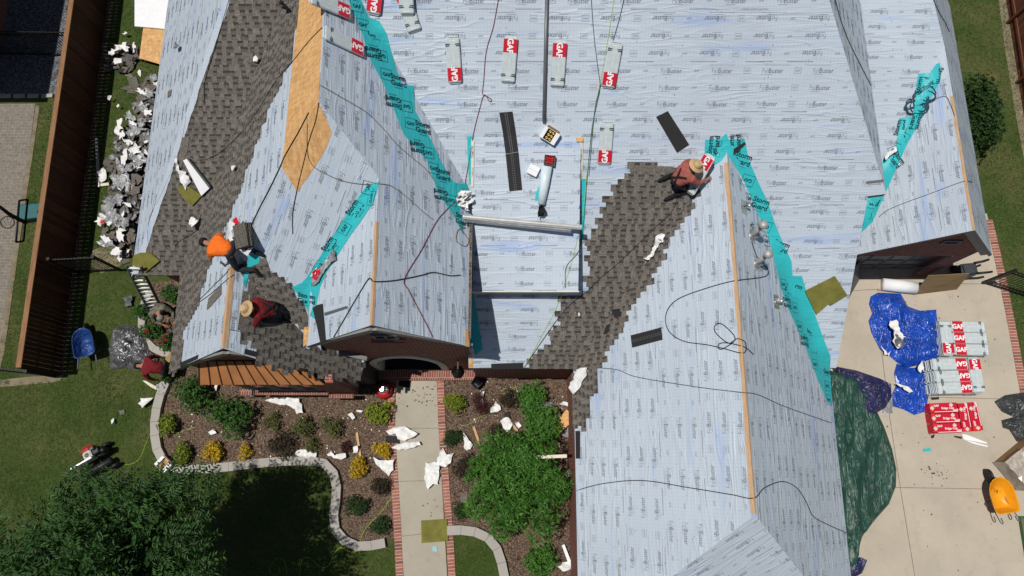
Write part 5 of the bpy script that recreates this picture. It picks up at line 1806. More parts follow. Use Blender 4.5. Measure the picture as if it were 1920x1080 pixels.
# ------------------------------------------------------------------ hoses, ropes and cords
def hose(name, label, px, r, mat, cat="hose", group=None, lift=0.0, n=7, only=None):
    Q = smooth_path(px, n)
    P = []
    r *= .66
    for i, (u, v) in enumerate(Q):
        p, pl = hit(u, v, only)
        P.append(p + pn(pl) * (r + .004 + lift))
    mb = MB()
    mb.tube(P, r, 6)
    return tag(mb.build(name, M[mat]), label, cat, group)
z7 = lambda L_: [(960 + x / 3, 360 + y / 3) for x, y in L_]
z6 = lambda L_: [(480 + x / 3, 360 + y / 3) for x, y in L_]
hose("air_hose", "thin red hose running down the main slope and over the entrance gable", [(936, -10), (925, 50), (912, 95), (907, 150), (905, 176), (912, 180), (922, 187), (918, 190), (908, 178), (899, 205), (888, 250), (880, 300), (866, 362), (838, 392), (817, 417), (790, 468), (758, 523), (767, 547), (800, 610), (813, 637)], .014, 'hosered')
hose("air_hose", "dark teal hose reaching from the top edge to right of the dormer", [(1108, -10), (1113, 60), (1120, 120), (1125, 162), (1119, 195), (1110, 240), (1102, 320), (1094, 420), (1085, 470), (1062, 500), (1060, 540)], .014, 'hosegreen')
hose("air_hose", "second dark hose converging with the teal one beside the bundle", [(1172, -10), (1160, 40), (1147, 85), (1133, 140), (1125, 165), (1116, 200), (1110, 260), (1104, 330)], .013, 'hoseblue')
hose("extension_cord", "lime green cord hanging down the main slope past the dormer to the shrubs", [(1152, -10), (1142, 60), (1128, 140), (1122, 170), (1112, 230), (1100, 330), (1092, 400), (1075, 480), (1058, 535), (1048, 565), (1036, 592), (1010, 640), (988, 680), (981, 690)], .010, 'lime', "cord")
hose("air_hose", "black hose crossing the entrance gable ridge", [(627, 632), (640, 610), (668, 562), (690, 526), (697, 523), (702, 528), (730, 527), (757, 523), (790, 516), (812, 511), (843, 517), (862, 516)], .02, 'black')
hose("safety_rope", "tan rope curving down the dark slope toward the red hose", [(600, 160), (640, 183), (685, 210), (715, 238), (745, 272), (775, 298), (800, 320), (828, 360), (850, 400), (866, 432), (878, 450), (872, 462), (856, 452), (858, 432), (872, 428)], .013, 'tan', "rope")
hose("safety_rope", "tan rope looping from the bare sheathing across the turquoise strip", [(577, 216), (576, 250), (577, 285), (583, 305), (600, 320), (640, 338), (680, 345), (712, 345), (735, 350), (765, 372), (790, 395), (812, 412)], .013, 'tan', "rope")
hose("safety_rope", "dark rope from the ridge over sheathing and shingles to the white flashing", [(605, 52), (580, 78), (550, 115), (520, 150), (495, 190), (468, 232), (440, 262), (415, 284), (390, 298), (368, 300)], .014, 'black', "rope")
hose("safety_rope", "double dark rope running from the sheathing to the opened bundle", [(580, 212), (560, 250), (537, 290), (527, 312), (508, 352), (488, 390), (472, 424)], .022, 'black', "rope")
hose("safety_rope", "thin dark rope hanging from the bare sheathing down the hip", [(598, 192), (592, 225), (580, 262), (568, 310), (556, 360), (549, 400), (549, 438)], .013, 'black', "rope")
hose("air_hose", "black hose running down the new shingles from the hatted roofer", z7([(920, 20), (925, 55), (880, 130), (780, 220), (640, 360), (480, 500), (420, 560), (300, 660), (160, 850), (70, 985)]), .014, 'black')
hose("air_hose", "black hose with a tangled knot over the right wing ridge", z7([(1345, 280), (1365, 340), (1385, 385), (1430, 425), (1435, 465), (1390, 482), (1250, 500), (1100, 540), (950, 595), (885, 650), (865, 720), (890, 790), (970, 840), (1100, 860), (1190, 880), (1300, 905), (1310, 850), (1270, 825), (1220, 850), (1150, 795), (1142, 755), (1180, 742), (1245, 800), (1250, 840), (1180, 885), (1160, 865), (1195, 848), (1300, 870), (1355, 915)]), .017, 'black')
hose("air_hose", "thin dark blue hose crossing the right wing from shingles to green tarp", [(1127, 690), (1160, 694), (1195, 707), (1290, 723), (1340, 730), (1393, 736), (1420, 740), (1470, 762), (1558, 793)], .014, 'hoseblue')
hose("air_hose", "black hose lying across the lower end of the right wing", [(1078, 921), (1130, 907), (1205, 901), (1290, 914), (1370, 927), (1412, 934), (1432, 915), (1465, 903), (1492, 914), (1510, 940), (1524, 968), (1552, 984), (1586, 999)], .016, 'black')
hose("safety_rope", "dark rope along the narrow right hip of the main roof", [(1563, -8), (1577, 43), (1593, 83), (1613, 123), (1632, 160)], .014, 'black', "rope")
hose("safety_rope", "short dark rope on the far right slope at the top edge", [(1747, -8), (1758, 20), (1771, 42), (1779, 60)], .014, 'black', "rope")
hose("safety_rope", "thin dark rope lying across the garage slope to its ridge", [(1648, 407), (1673, 390), (1750, 361), (1805, 341), (1822, 342)], .011, 'black', "rope")
hose("safety_rope", "thin dark rope leading from the coiled hose to the garage ridge", [(1728, 205), (1745, 190), (1772, 181), (1782, 195), (1790, 218)], .011, 'black', "rope")
hose("air_hose", "black hose hanging down the left shingles from the top edge", [(432, -8), (418, 40), (402, 95), (388, 140), (383, 165), (385, 196)], .015, 'black')
hose("air_hose", "brown cord hanging over the left shingles above the olive pad", [(350, 195), (346, 240), (330, 300), (300, 370), (283, 405), (277, 440), (281, 474)], .012, 'tan', "cord")
hose("air_hose", "short black hose end on the shingles left of the orange roofer", [(372, 430), (355, 442), (340, 450), (328, 461)], .014, 'black')
hose("safety_rope", "dark rope stretched over the small left gable from its ridge", [(440, 492), (425, 512), (405, 532), (385, 552), (362, 575)], .012, 'black', "rope")
hose("safety_rope", "second dark rope slanting over the small left gable", [(438, 515), (420, 530), (395, 552), (375, 566)], .012, 'black', "rope")
hose("extension_cord", "dark cord crossing the small front roof to the copper bay", [(430, 618), (462, 624), (500, 632), (540, 652), (570, 680), (590, 698)], .010, 'black', "cord")
rnd = random.Random(4)
coil = []
for i in range(15 * 14):
    a = i / 14 * 2 * math.pi
    k = i // 14
    cx, cy, r1, r2 = [(1727, 190, 15, 19), (1724, 200, 18, 14), (1733, 182, 22, 12), (1716, 202, 20, 12), (1708, 201, 11, 15), (1738, 176, 17, 14)][k % 6]
    coil.append((cx + r1 * math.cos(a + k) + rnd.uniform(-.6, .6), cy + r2 * math.sin(a + k) + rnd.uniform(-.6, .6)))
hose("air_hose", "coiled dark blue hose on the turquoise strip above the garage", coil, .018, 'hoseblue', n=2)
zl = lambda L_: [(480 + x / 3, 720 + y / 3) for x, y in L_]
hose("extension_cord", "lime cord winding from the walk over the kerb onto the shaded lawn", zl([(780, 620), (755, 650), (700, 725), (650, 775), (615, 815), (595, 860), (570, 930), (545, 945), (510, 935), (480, 920), (455, 935), (435, 965), (415, 1015), (385, 1032), (350, 1020), (315, 985), (285, 975), (258, 995), (245, 1080)]), .011, 'lime', "cord", lift=.01)
hose("extension_cord", "lime cord loop in the tree shade on the lower lawn", zl([(175, 1085), (170, 1030), (150, 985), (115, 985), (85, 1020), (80, 1060), (110, 1075), (135, 1050), (120, 1020)]), .010, 'lime', "cord")
hose("air_hose", "yellow hose leading from the compressor across the lawn to the kerb", [(178, 898), (192, 885), (205, 876), (222, 872), (240, 871), (256, 866), (266, 852), (274, 832), (281, 815)], .011, 'lime')
hose("air_hose", "yellow hose curling through the left bed by the round shrub", [(318, 770), (328, 778), (332, 790), (320, 806), (332, 812), (350, 806), (368, 800)], .010, 'lime')
hose("air_hose", "yellow green hose curled in the mulch near the black pot", [(865, 798), (880, 795), (900, 782), (915, 777)], .010, 'lime')
hose("air_hose", "yellow hose coil beside the bright shrub under the eave", [(940, 735), (947, 728), (955, 732), (965, 726), (968, 732), (950, 735), (945, 740)], .010, 'lime')
# ------------------------------------------------------------------ loose roofing pieces on the slopes
def slabthing(name, label, cat, px, th, mat, only=None, off=.012, z=None, dots=0, group=None):
    mb = slabpx(px, th, 0, only, z, off=off)
    if dots:
        a = [Vector(p) for p in mb.v[:4]]
        e1 = (a[1] - a[0]); e2 = (a[3] - a[0])
        if e2.length > e1.length:
            a = a[1:] + a[:1]; e1 = a[1] - a[0]; e2 = a[3] - a[0]
        n = e1.cross(e2).normalized()
        for row in (.42, .56):
            for i in range(dots):
                t = (i + .15) / dots
                p = a[0] + e1 * t + e2 * row + n * .002
                w1, w2 = e1 * (.55 / dots), e2 * .045
                mb.face([p, p + w1, p + w1 + w2, p + w2], 1)
    return tag(mb.build(name, [M[mat], M['startdot']]), label, cat, group)
b = drape([(936, 211), (961, 209), (966, 240), (972, 284), (948, 288), (943, 250)], 7, .014, None, ["MS", "DO"], sm=False, thick=.006)
for row in (.42, .56):
    for i in range(17):
        t_ = (i + .3) / 17
        u_, v_ = 936 + 12 * t_ + 25 * row, 211 + 76 * t_ - 2 * row
        p, pl = hit(u_, v_, ["MS", "DO"])
        d_ = onp(pl, u_ + 1.2, v_ + 7.5) - p
        bar(b, p + pn(pl) * .017, d_.normalized(), pn(pl).cross(d_.normalized()), .045, .016, 1)
tag(b.build("starter_strip", [M['starter'], M['startdot']]), "upper black starter strip left of the nail carton", "starter strip")
slabthing("starter_strip", "lower black starter strip lying on the dormer roof", "starter strip", [(948, 289), (972, 285), (979, 356), (955, 358)], .008, 'starter', ["DO", "MS"], off=.016, dots=16)
slabthing("starter_strip", "dark brown shingle strip lying aslant above the hatted roofer", "starter strip", [(1230, 219), (1252, 208), (1292, 271), (1269, 286)], .008, 'starter', ["MS"])
slabthing("starter_strip", "black starter strip on the right wing's left slope", "starter strip", [(1183, 629), (1240, 614), (1243, 637), (1186, 652)], .006, 'starter', ["RWW"], dots=14)
slabthing("shingle_scrap", "black curled shingle piece hanging over the entrance gable's left edge", "shingle", [(588, 578), (597, 572), (606, 570), (612, 640), (603, 645), (596, 610)], .02, 'starter', ["LGW"])
slabthing("shingle_scrap", "gray metal strip beside the curled shingle on the entrance gable", "flashing", [(610, 587), (652, 574), (653, 578), (611, 592)], .02, 'gray', ["LGW"])
slabthing("shingle_scrap", "brown shingle piece on the small left gable slope", "shingle", [(389, 580), (392, 560), (416, 534), (416, 552), (390, 581)], .008, 'shingle2', ["WS"])
slabthing("shingle_scrap", "upper small dark shingle scrap on the new shingles", "shingle", [(1149, 567), (1163, 566), (1166, 580), (1150, 580)], .02, 'shingle2', ["MS", "RWW"])
slabthing("shingle_scrap", "bent dark shingle scrap just below another one on the new shingles", "shingle", [(1147, 581), (1163, 579), (1165, 592), (1155, 597)], .03, 'starter', ["MS", "RWW"])
slabthing("shingle_scrap", "narrow dark scrap near the valley foot of the new shingles", "shingle", [(1138, 610), (1145, 608), (1139, 626), (1132, 627)], .02, 'starter', ["MS", "RWW"])
slabthing("shingle_scrap", "brown shingle piece by the foil scrap on the left slope", "shingle", [(462, 98), (476, 100), (472, 118), (463, 115)], .01, 'shingle2', ["WS", "SS"])
slabthing("shingle_scrap", "small brown shingle fragment on the felt at the left eave", "shingle", [(316, 172), (323, 168), (321, 180), (315, 184)], .008, 'shingle2', ["WF"])
slabthing("shingle_scrap", "long brown shingle piece at the felt edge above the white flashing", "shingle", [(342, 258), (356, 254), (352, 285), (338, 318), (334, 300)], .012, 'shingle2', ["SS", "WF"])
slabthing("shingle_scrap", "black wedge of flashing on the turquoise peak", "flashing", [(1360, 297), (1372, 281), (1396, 266), (1398, 270), (1380, 286), (1363, 303)], .014, 'starter', ["MS", "RWE"])
slabthing("knee_pad", "olive foam pad on the right of the roof beside the turquoise valley", "foam pad", [(1508, 545), (1564, 517), (1587, 552), (1556, 571), (1552, 568), (1529, 588)], .05, 'olive', ["MS"], off=.02)
slabthing("knee_pad", "olive foam pad at the foot of the left shingles by the ladder", "foam pad", [(252, 478), (264, 473), (286, 474), (301, 488), (274, 510), (250, 495)], .05, 'olive', ["SS", "WF"], off=.02)
slabthing("knee_pad", "olive foam pad under the white flashing on left shingles", "foam pad", [(334, 354), (346, 345), (360, 352), (380, 366), (362, 385), (348, 374)], .04, 'olive', ["SS", "WS"], off=.02)
slabthing("knee_pad", "square olive foam pad lying on the front walk", "foam pad", [(790, 976), (838, 973), (841, 1014), (791, 1018)], .05, 'olive', z=.04)
slabthing("knee_pad", "tan foam pad between the bright shrub and right wing wall", "foam pad", [(1040, 795), (1062, 768), (1073, 778), (1068, 795), (1050, 812)], .06, 'osb', z=.35)
# white bent flashing on the left shingles
b = slabpx([(346, 300), (354, 296), (397, 350), (380, 366)], .05, 0, ["SS", "WS"], off=.04)
o = tag(b.build("metal_flashing", M['foam']), "white bent sheet metal flashing on the left shingles", "flashing")
b = slabpx([(354, 296), (358, 297), (397, 346), (396, 351)], .10, 0, ["SS", "WS"], off=.04)
b.build("folded_edge", M['gray'], o)
def scrap(label, px, mat='paper', only=None, amp=.05, off=.01, name="paper_scrap", cat="paper", z=None, freq=6, group=None, sp=6, seed=1):
    rg = random.Random(seed + int(px[0][0]))
    Q = []
    for i in range(len(px)):
        a_, b_ = px[i], px[(i + 1) % len(px)]
        l_ = math.hypot(b_[0] - a_[0], b_[1] - a_[1])
        kk = max(1, int(l_ / 5))
        for j in range(kk):
            t_ = j / kk
            w_ = min(1.6, l_ * .1)
            Q.append((a_[0] + (b_[0] - a_[0]) * t_ + rg.uniform(-w_, w_), a_[1] + (b_[1] - a_[1]) * t_ + rg.uniform(-w_, w_)))
    px = Q; sp = min(sp, 4); freq = 7; amp = amp * 1.9
    b = drape(px, sp, off, None, only, amp=amp, freq=freq, thick=.006, seed=seed, z=z)
    return tag(b.build(name, M[mat]), label, cat, group)
scrap("crumpled white paper beside the white flashing on left shingles", [(327, 292), (332, 290), (338, 318), (350, 322), (360, 340), (352, 347), (350, 356), (342, 340), (336, 322)], only=["SS", "WF"])
scrap("white paper wad on the left shingles above the orange roofer", [(359, 410), (364, 402), (374, 401), (378, 408), (374, 420), (364, 424)], only=["SS", "WS"], amp=.10)
scrap("small white scrap on the slanting shingles near the felt", [(442, 314), (447, 312), (448, 318), (443, 322)], only=["WS"])
scrap("foil scrap on the upper left shingles", [(476, 107), (483, 104), (488, 110), (484, 117), (477, 115)], only=["WS", "SS"], amp=.06)
scrap("crumpled foil scrap on the felt at far left", [(336, 88), (341, 84), (343, 92), (337, 96)], 'scrim', only=["WF"], amp=.06)
scrap("crumpled white wrapper on the turquoise strip left of the dormer", [(842, 376), (852, 362), (866, 366), (877, 378), (870, 388), (866, 400), (858, 394), (850, 386)], only=["MS", "LE"], amp=.10, off=.03)
scrap("twisted white paper lying on the new shingles", [(1228, 440), (1240, 435), (1251, 441), (1250, 456), (1240, 458), (1235, 474), (1228, 485), (1205, 481), (1218, 472), (1224, 462), (1224, 452)], only=["MS", "RWW"], amp=.06, off=.03)
scrap("tiny white scrap on the new shingles below the dormer", [(1083, 583), (1087, 583), (1087, 590), (1084, 590)], only=["MS"])
scrap("crumpled white paper hanging over the corner of the right wing eave", [(1086, 693), (1106, 690), (1107, 704), (1094, 722), (1079, 741), (1071, 728)], only=["RWW", "MS"], amp=.05, off=.04)
scrap("white flap of membrane at the foot of the main hip", [(1652, 288), (1676, 276), (1680, 278), (1660, 292), (1654, 300)], only=["M3", "GWW"], amp=.05, off=.12)
scrap("clear crumpled film by the nearest vent", [(1399, 418), (1405, 416), (1407, 430), (1400, 432)], 'scrim', only=["RWE"], amp=.08)
# gutter lengths across the dormer
def gutter(label, a, b, za, zb, wd, mat):
    p, q = at(*a, za), at(*b, zb)
    t = MB()
    Mx = frame((p + q) / 2, q - p, (0, 0, 1))
    Ln = (q - p).length
    prof = [(-wd, .0), (-wd, .02), (-wd * .35, .05), (0, .02), (wd * .35, .05), (wd, .02), (wd, 0)]
    for (y0, z0), (y1, z1) in zip(prof, prof[1:]):
        t.face([Mx @ Vector((-Ln / 2, y0, z0)), Mx @ Vector((Ln / 2, y0, z0)), Mx @ Vector((Ln / 2, y1, z1)), Mx @ Vector((-Ln / 2, y1, z1))])
    t.face([Mx @ Vector((-Ln / 2, -wd, 0)), Mx @ Vector((-Ln / 2, wd, 0)), Mx @ Vector((Ln / 2, wd, 0)), Mx @ Vector((Ln / 2, -wd, 0))])
    return tag(t.build("metal_profile", M[mat]), label, "metal profile")
gutter("upper bright metal profile lying across the dormer roof", (857, 406), (1091, 426), 5.98, 6.02, .062, 'alum')
gutter("lower gray metal profile lying across the dormer roof", (836, 407), (1070, 434), 6.0, 5.85, .055, 'steel')
P = [hit(1025.5 - 6 * t, -30 + 258 * t, ["MS"])[0] + pn(P_MS) * .07 for t in (0, .5, 1)]
b = MB(); b.tube(P, .042, 10)
tag(b.build("metal_pole", M['graypole'] if 'graypole' in M else M['steel']), "long gray pole lying straight up the main slope", "pole")
# boxes on the dormer
def carton(label, c, e, w, d, h, mat, inside, flaps=True, content=None, only=None, name="carton", cat="box", lift=.0, hitp=None):
    p, pl = hitp or hit(c[0], c[1], only)
    q = onp(pl, *e)
    Mx = frame(p + pn(pl) * (.01 + lift), q - p, pn(pl))
    t = thing(name, label, cat, M=Mx)
    b = MB()
    th = .008
    b.box(Matrix(), w, d, th, z0=True)
    for sx in (-1, 1):
        b.box(Matrix.Translation((sx * (w / 2 - th / 2), 0, th)), th, d, h, z0=True)
        b.box(Matrix.Translation((0, sx * (d / 2 - th / 2), th)), w - 2 * th, th, h, z0=True)
    if flaps:
        b.box(Matrix.Translation((w / 2 - .055, 0, h + .012)), .11, d, .006)
        b.box(Matrix.Translation((-w / 2 + .045, 0, h + .012)), .09, d, .006)
        b.box(Matrix.Translation((0, d / 2 + .03, h + .03)) @ Matrix.Rotation(.7, 4, 'X'), w * .8, .08, .005, 1)
    b.build("box_walls", [M[mat], M['card']], t, True)
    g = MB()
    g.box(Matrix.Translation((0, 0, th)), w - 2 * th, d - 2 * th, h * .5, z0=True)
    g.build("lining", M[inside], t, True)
    if content:
        content(t, w, d, h)
    return t
def coils(t, w, d, h):
    for i in range(2):
        for j in range(3):
            b = MB()
            b.lathe(Matrix.Translation((-.03 + i * .085, -.085 + j * .085, h * .5)), [(.038, 0), (.040, .012), (.038, .055), (.02, .06), (.012, .05)], 16)
            b.build("nail_coil", M['brass'], t, True)
def caps(t, w, d, h):
    rnd = random.Random(2)
    b = MB()
    for i in range(90):
        x, y = rnd.uniform(-w / 2 + .03, w / 2 - .03), rnd.uniform(-d / 2 + .03, d / 2 - .03)
        Mx = Matrix.Translation((x, y, h * .55 + rnd.uniform(0, .03))) @ Matrix.Rotation(rnd.uniform(-.8, .8), 4, 'X') @ Matrix.Rotation(rnd.uniform(-.8, .8), 4, 'Y')
        b.lathe(Mx, [(.014, 0), (.014, .003), (.003, .006)], 7)
    o = b.build("button_caps", M['redlight'], t, True)
    o["kind"] = "stuff"
carton("white carton of brass nail coils at the foot of the long pole", (1030, 252), (1046, 262), .42, .30, .17, 'foam', 'dark', True, coils, ["MS", "DO"])
carton("gray tub of red button caps at the top of the white roll", (1030, 300), (1046, 302), .26, .24, .15, 'tub', 'dark', False, caps, ["DO"], "plastic_tub", "tub")
p, pl = hit(1000, 319, ["DO"])
b = MB(); b.box(frame(p + pn(pl) * .012, onp(pl, 1012, 325) - p, pn(pl)), .27, .25, .10, 0, 1, .012, z0=True)
b.box(frame(p + pn(pl) * .112, onp(pl, 1012, 325) - p, pn(pl)), .24, .004, .003, 1)
tag(b.build("white_box", [M['foam'], M['startdot']]), "closed white box left of the membrane roll", "box")
p0, p1 = hit(1025, 311, ["DO"])[0], hit(1015, 382, ["DO"])[0]
n = pn(P_DO)
t = thing("membrane_roll", "partly used pale roll of membrane with turquoise flap on the dormer", "roll", (p0 + p1) / 2)
b = MB()
b.tube([p0 + n * .12, p0.lerp(p1, .5) + n * .11, p1 + n * .085], [.135, .118, .088], 20)
b.build("roll", M['rollfilm'], t)
b = slabpx([(1004, 365), (1012, 345), (1020, 350), (1012, 376), (1003, 377)], .004, 0, ["DO"])
b.build("loose_flap", M['teal'], t)
scrap("small black bag below the pale roll on the dormer", [(1010, 386), (1018, 383), (1022, 396), (1018, 404), (1008, 406), (1008, 397)], 'cloth', only=["DO"], amp=.10, off=.04, name="bag", cat="bag", sp=4)
scrap("small dark bundle of cloth on the left ridge at the top", [(534, 6), (541, 3), (552, 18), (545, 24)], 'cloth', only=["WS"], amp=.08, off=.04, name="cloth", cat="cloth", sp=5)
# ladder at the left eave
t = thing("ladder", "aluminium ladder leaning on the left eave above the rose bed", "ladder", at(295, 592))
ta, tb, ba, bb = at(237, 498, 3.95), at(264, 500, 3.95), at(285, 594, 0), at(309, 590, 0)
for a, c in ((ta, ba), (tb, bb)):
    b = MB()
    b.box(framex((a + c) / 2, c - a, (0, -.3, 1)), (c - a).length, .035, .085, 0, 1, .006)
    b.build("rail", M['gray'], t)
for k in range(14):
    f = (k + .5) / 14
    b = MB()
    b.tube([ta.lerp(ba, f), tb.lerp(bb, f)], .032, 8)
    b.build("rung", M['rung'], t)
# ------------------------------------------------------------------ tarps
def tarp(label, px, mat, amp, freq=2.2, sp=9, base=None, off=.02, seed=3, name="tarp", z=None, cat="tarp", calm=14):
    b = drape(px, sp, off, None, ["none"], amp=amp, freq=freq, thick=None, seed=seed, base=base, z=z if z is not None else .024, calm=calm)
    return tag(b.build(name, M[mat]), label, cat)
tarp("large rumpled blue tarp on the drive beside the wrapped bundles", [(1632, 556), (1645, 549), (1688, 551), (1701, 575), (1724, 583), (1754, 581), (1757, 612), (1760, 640), (1764, 668), (1738, 680), (1700, 690), (1682, 680), (1668, 668), (1650, 656), (1634, 625), (1628, 602), (1635, 588), (1629, 570)], 'tarpblue', .17, 2.4, 7, base=lambda u, v: .16 * math.exp(-((u - 1660) ** 2 + (v - 580) ** 2) / 900) + .10 * math.exp(-((u - 1712) ** 2 + (v - 635) ** 2) / 1200))
tarp("small rumpled blue tarp beside the taller pallet stack", [(1681, 682), (1704, 690), (1726, 690), (1737, 708), (1740, 742), (1734, 772), (1714, 778), (1694, 768), (1674, 762), (1672, 740), (1680, 722), (1676, 700)], 'tarpblue', .14, 2.8, 7, seed=5)
tarp("big dark green tarp spread along the right wing eave", [(1535, 690), (1575, 700), (1612, 712), (1622, 755), (1644, 772), (1657, 800), (1672, 842), (1680, 880), (1679, 912), (1666, 945), (1642, 972), (1616, 1004), (1606, 1040), (1600, 1062), (1540, 1064), (1530, 900)], 'tarpgreen', .05, 2.2, 6, calm=9, base=lambda u, v: max(0, .55 * (1 - (u - 1545) / 110)) + .16 * max(0, 1 - 5 * abs(noise.noise(Vector((u * .045 + v * .006, v * .005, 3))))) + .10 * max(0, 1 - 5 * abs(noise.noise(Vector((u * .08 - v * .006, v * .007, 8))))), seed=7)
tarp("dark navy tarp bunched over the upper end of the green tarp", [(1560, 690), (1596, 697), (1640, 712), (1660, 722), (1662, 746), (1650, 766), (1626, 780), (1612, 770), (1606, 745), (1592, 726), (1566, 712)], 'tarpnavy', .12, 2.6, 8, off=.32, base=lambda u, v: max(0, .42 * (1 - (u - 1545) / 110)), seed=9)
tarp("dark navy tarp corner showing below the green tarp", [(1594, 1052), (1612, 1044), (1625, 1050), (1616, 1074), (1598, 1084), (1580, 1070)], 'tarpnavy', .10, 3, 7, seed=10)
tarp("crumpled silver tarp on the lawn by the rose bed", [(213, 618), (235, 609), (252, 612), (270, 626), (281, 645), (284, 660), (298, 672), (296, 684), (270, 690), (262, 695), (235, 690), (208, 693), (207, 655)], 'tarpsilver', .36, 3.0, 5, seed=12, z=.01)
tarp("glossy black plastic sheet heaped at the right edge", [(1864, 753), (1884, 741), (1910, 737), (1950, 735), (1950, 828), (1906, 828), (1892, 806), (1880, 802), (1877, 788), (1900, 782), (1878, 772)], 'tarpblack', .20, 3.0, 7, seed=14)
tarp("pale translucent plastic scrap between navy and blue tarps", [(1652, 744), (1672, 742), (1673, 775), (1650, 774)], 'scrim', .05, 4, 7, seed=15)
scrap("white paper and scraps lying on the large blue tarp", [(1664, 604), (1676, 602), (1681, 612), (1683, 622), (1690, 634), (1686, 650), (1678, 656), (1672, 640), (1668, 622)], 'paper', z=.32, amp=.08, sp=5)
scrap("gray debris pile on the middle of the blue tarp", [(1674, 628), (1683, 630), (1690, 648), (1686, 656), (1676, 650)], 'gray', z=.36, amp=.08, sp=5, name="debris", cat="debris")
scrap("white paper strip at the lower left of the large blue tarp", [(1650, 650), (1656, 655), (1662, 664), (1668, 660), (1666, 668), (1656, 665)], 'paper', z=.10, amp=.05, sp=5)
scrap("white paper corner between both blue tarps and the tall stack", [(1716, 692), (1726, 676), (1730, 690), (1722, 700)], 'paper', z=.25, amp=.05, sp=5)
scrap("white twisted rag across the top of the small blue tarp", [(1676, 719), (1690, 722), (1704, 728), (1710, 734), (1702, 736), (1688, 728)], 'paper', z=.22, amp=.05, sp=5)
# white pipe pieces, film roll and plywood near the garage
t = thing("foam_roll", "white rolled sheet lying along the foot of the garage wall", "roll", at(1685, 535))
b = MB()
p, q = at(1655, 533, .16), at(1717, 540, .16)
b.tube([p, p.lerp(q, .5), q], [.20, .21, .20], 18)
b.build("roll", M['foam'], t)
b = MB()
b.box(frame(p + Vector((.45, -.22, -.12)), q - p, (0, 0, 1)), (q - p).length + .1, .06, .04)
b.build("batten", M['card'], t)
Q = [at(1713, 553, .02), at(1794, 543, .02), at(1818, 513, 1.0), at(1741, 517, 1.0)]
b = MB(); b.prism(Q, (Q[1] - Q[0]).cross(Q[3] - Q[0]).normalized() * -.02)
tag(b.build("plywood_sheet", M['ply']), "weathered plywood sheet leaning right of the garage door", "plywood")
t = thing("jobsite_cart", "black plastic cart with handle arms behind the leaning plywood", "cart", at(1797, 511))
Mx = frame(at(1796, 514, .03), (1, .1, 0), (0, 0, 1))
b = MB(); b.box(Mx, .50, .42, .62, 0, 1, .07, z0=True); b.box(Mx @ Matrix.Translation((0, 0, .62)), .42, .34, .08, 0, 1, .04, z0=True)
b.build("body", M['cartgray'], t)
for yy in (-.17, .17):
    b = MB(); b.tube([Mx @ Vector((.15, yy, .66)), Mx @ Vector((.42, yy * 1.1, .74)), Mx @ Vector((.66, yy * 1.2 + .04, .66))], [.045, .04, .035], 8)
    b.build("arm", M['black'], t)
for yy in (-.23, .23):
    b = MB(); b.lathe(Mx @ Matrix.Translation((-.15, yy, .11)) @ Matrix.Rotation(math.pi / 2, 4, 'X'), [(.03, -.03), (.11, -.03), (.115, 0), (.11, .03), (.03, .03)], 16)
    b.build("wheel", M['black'], t)
b = MB()
for px in ([(1803, 814), (1812, 815), (1850, 830), (1849, 832), (1806, 824)], [(1806, 824), (1826, 829), (1852, 836), (1850, 838), (1824, 832)]):
    slabpx(px, .02, 0, None, .03, mb=b)
tag(b.build("metal_trim", M['foam']), "white bent metal trim on the drive below the red packs", "trim")
slabthing("shingle_scrap", "black scrap at the corner of the white trim", "shingle", [(1788, 817), (1803, 819), (1802, 823), (1790, 820)], .01, 'starter', z=.024)
slabthing("shingle_scrap", "black scrap strip above the red packs", "shingle", [(1744, 746), (1760, 744), (1760, 749), (1747, 750)], .01, 'starter', z=.024)
slabthing("shingle_scrap", "black scrap at the lower left corner of the red packs", "shingle", [(1745, 817), (1752, 814), (1750, 821), (1746, 822)], .015, 'starter', z=.024)
slabthing("membrane_scrap", "turquoise membrane scrap on the drive", "membrane scrap", [(1731, 841), (1744, 840), (1745, 846), (1730, 847)], .004, 'teal', z=.024)
slabthing("membrane_scrap", "pale turquoise scrap on the walk near the olive pad", "membrane scrap", [(810, 1026), (818, 1022), (820, 1034), (812, 1034)], .003, 'tealpale', z=.034)
# cardboard box in plastic, green tray
t = thing("carton", "big torn cardboard box wrapped in clear plastic at right edge", "box", at(1905, 900))
cpt = at(1898, 868, 0)
Mx = Matrix.Translation(cpt + Vector((.20, 0, .02))) @ Matrix.Rotation(.62, 4, 'Z')
b = MB()
b.box(Mx, 1.25, .95, .55, 0, 1, .02, z0=True)
b.box(Mx @ Matrix.Translation((.35, 0, .56)) @ Matrix.Rotation(-.25, 4, 'Y'), .6, .9, .01)
b.build("box_walls", M['card'], t)
b = MB()
rnd = random.Random(6)
G = [[Mx @ Vector((-.68 + 1.36 * i / 12, -.52 + 1.04 * j / 9, .585 + rnd.uniform(0, .09))) for i in range(13)] for j in range(10)]
for j in range(9):
    for i in range(6 if j > 3 else 12):
        b.face([G[j][i], G[j][i + 1], G[j + 1][i + 1], G[j + 1][i]])
for i in range(12):
    b.face([G[0][i], G[0][i + 1], Mx @ Vector((-.66 + 1.32 * (i + 1) / 12, -.52, .05)), Mx @ Vector((-.66 + 1.32 * i / 12, -.52, .05))][::-1])
for j in range(9):
    b.face([G[j][0], G[j + 1][0], Mx @ Vector((-.68, -.52 + 1.04 * (j + 1) / 9, .05)), Mx @ Vector((-.68, -.52 + 1.04 * j / 9, .05))])
b.build("plastic_film", M['filmclear'], t)
t = thing("tray", "green edged tray lying at the lower right edge", "tray", at(1930, 1020))
b = MB(); b.box(frame(at(1940, 1020, .03), (1, .0, 0), (0, 0, 1)), .75, 1.6, .12, 0, 1, .02, z0=True)
b.build("rim", M['greenpaint'], t)
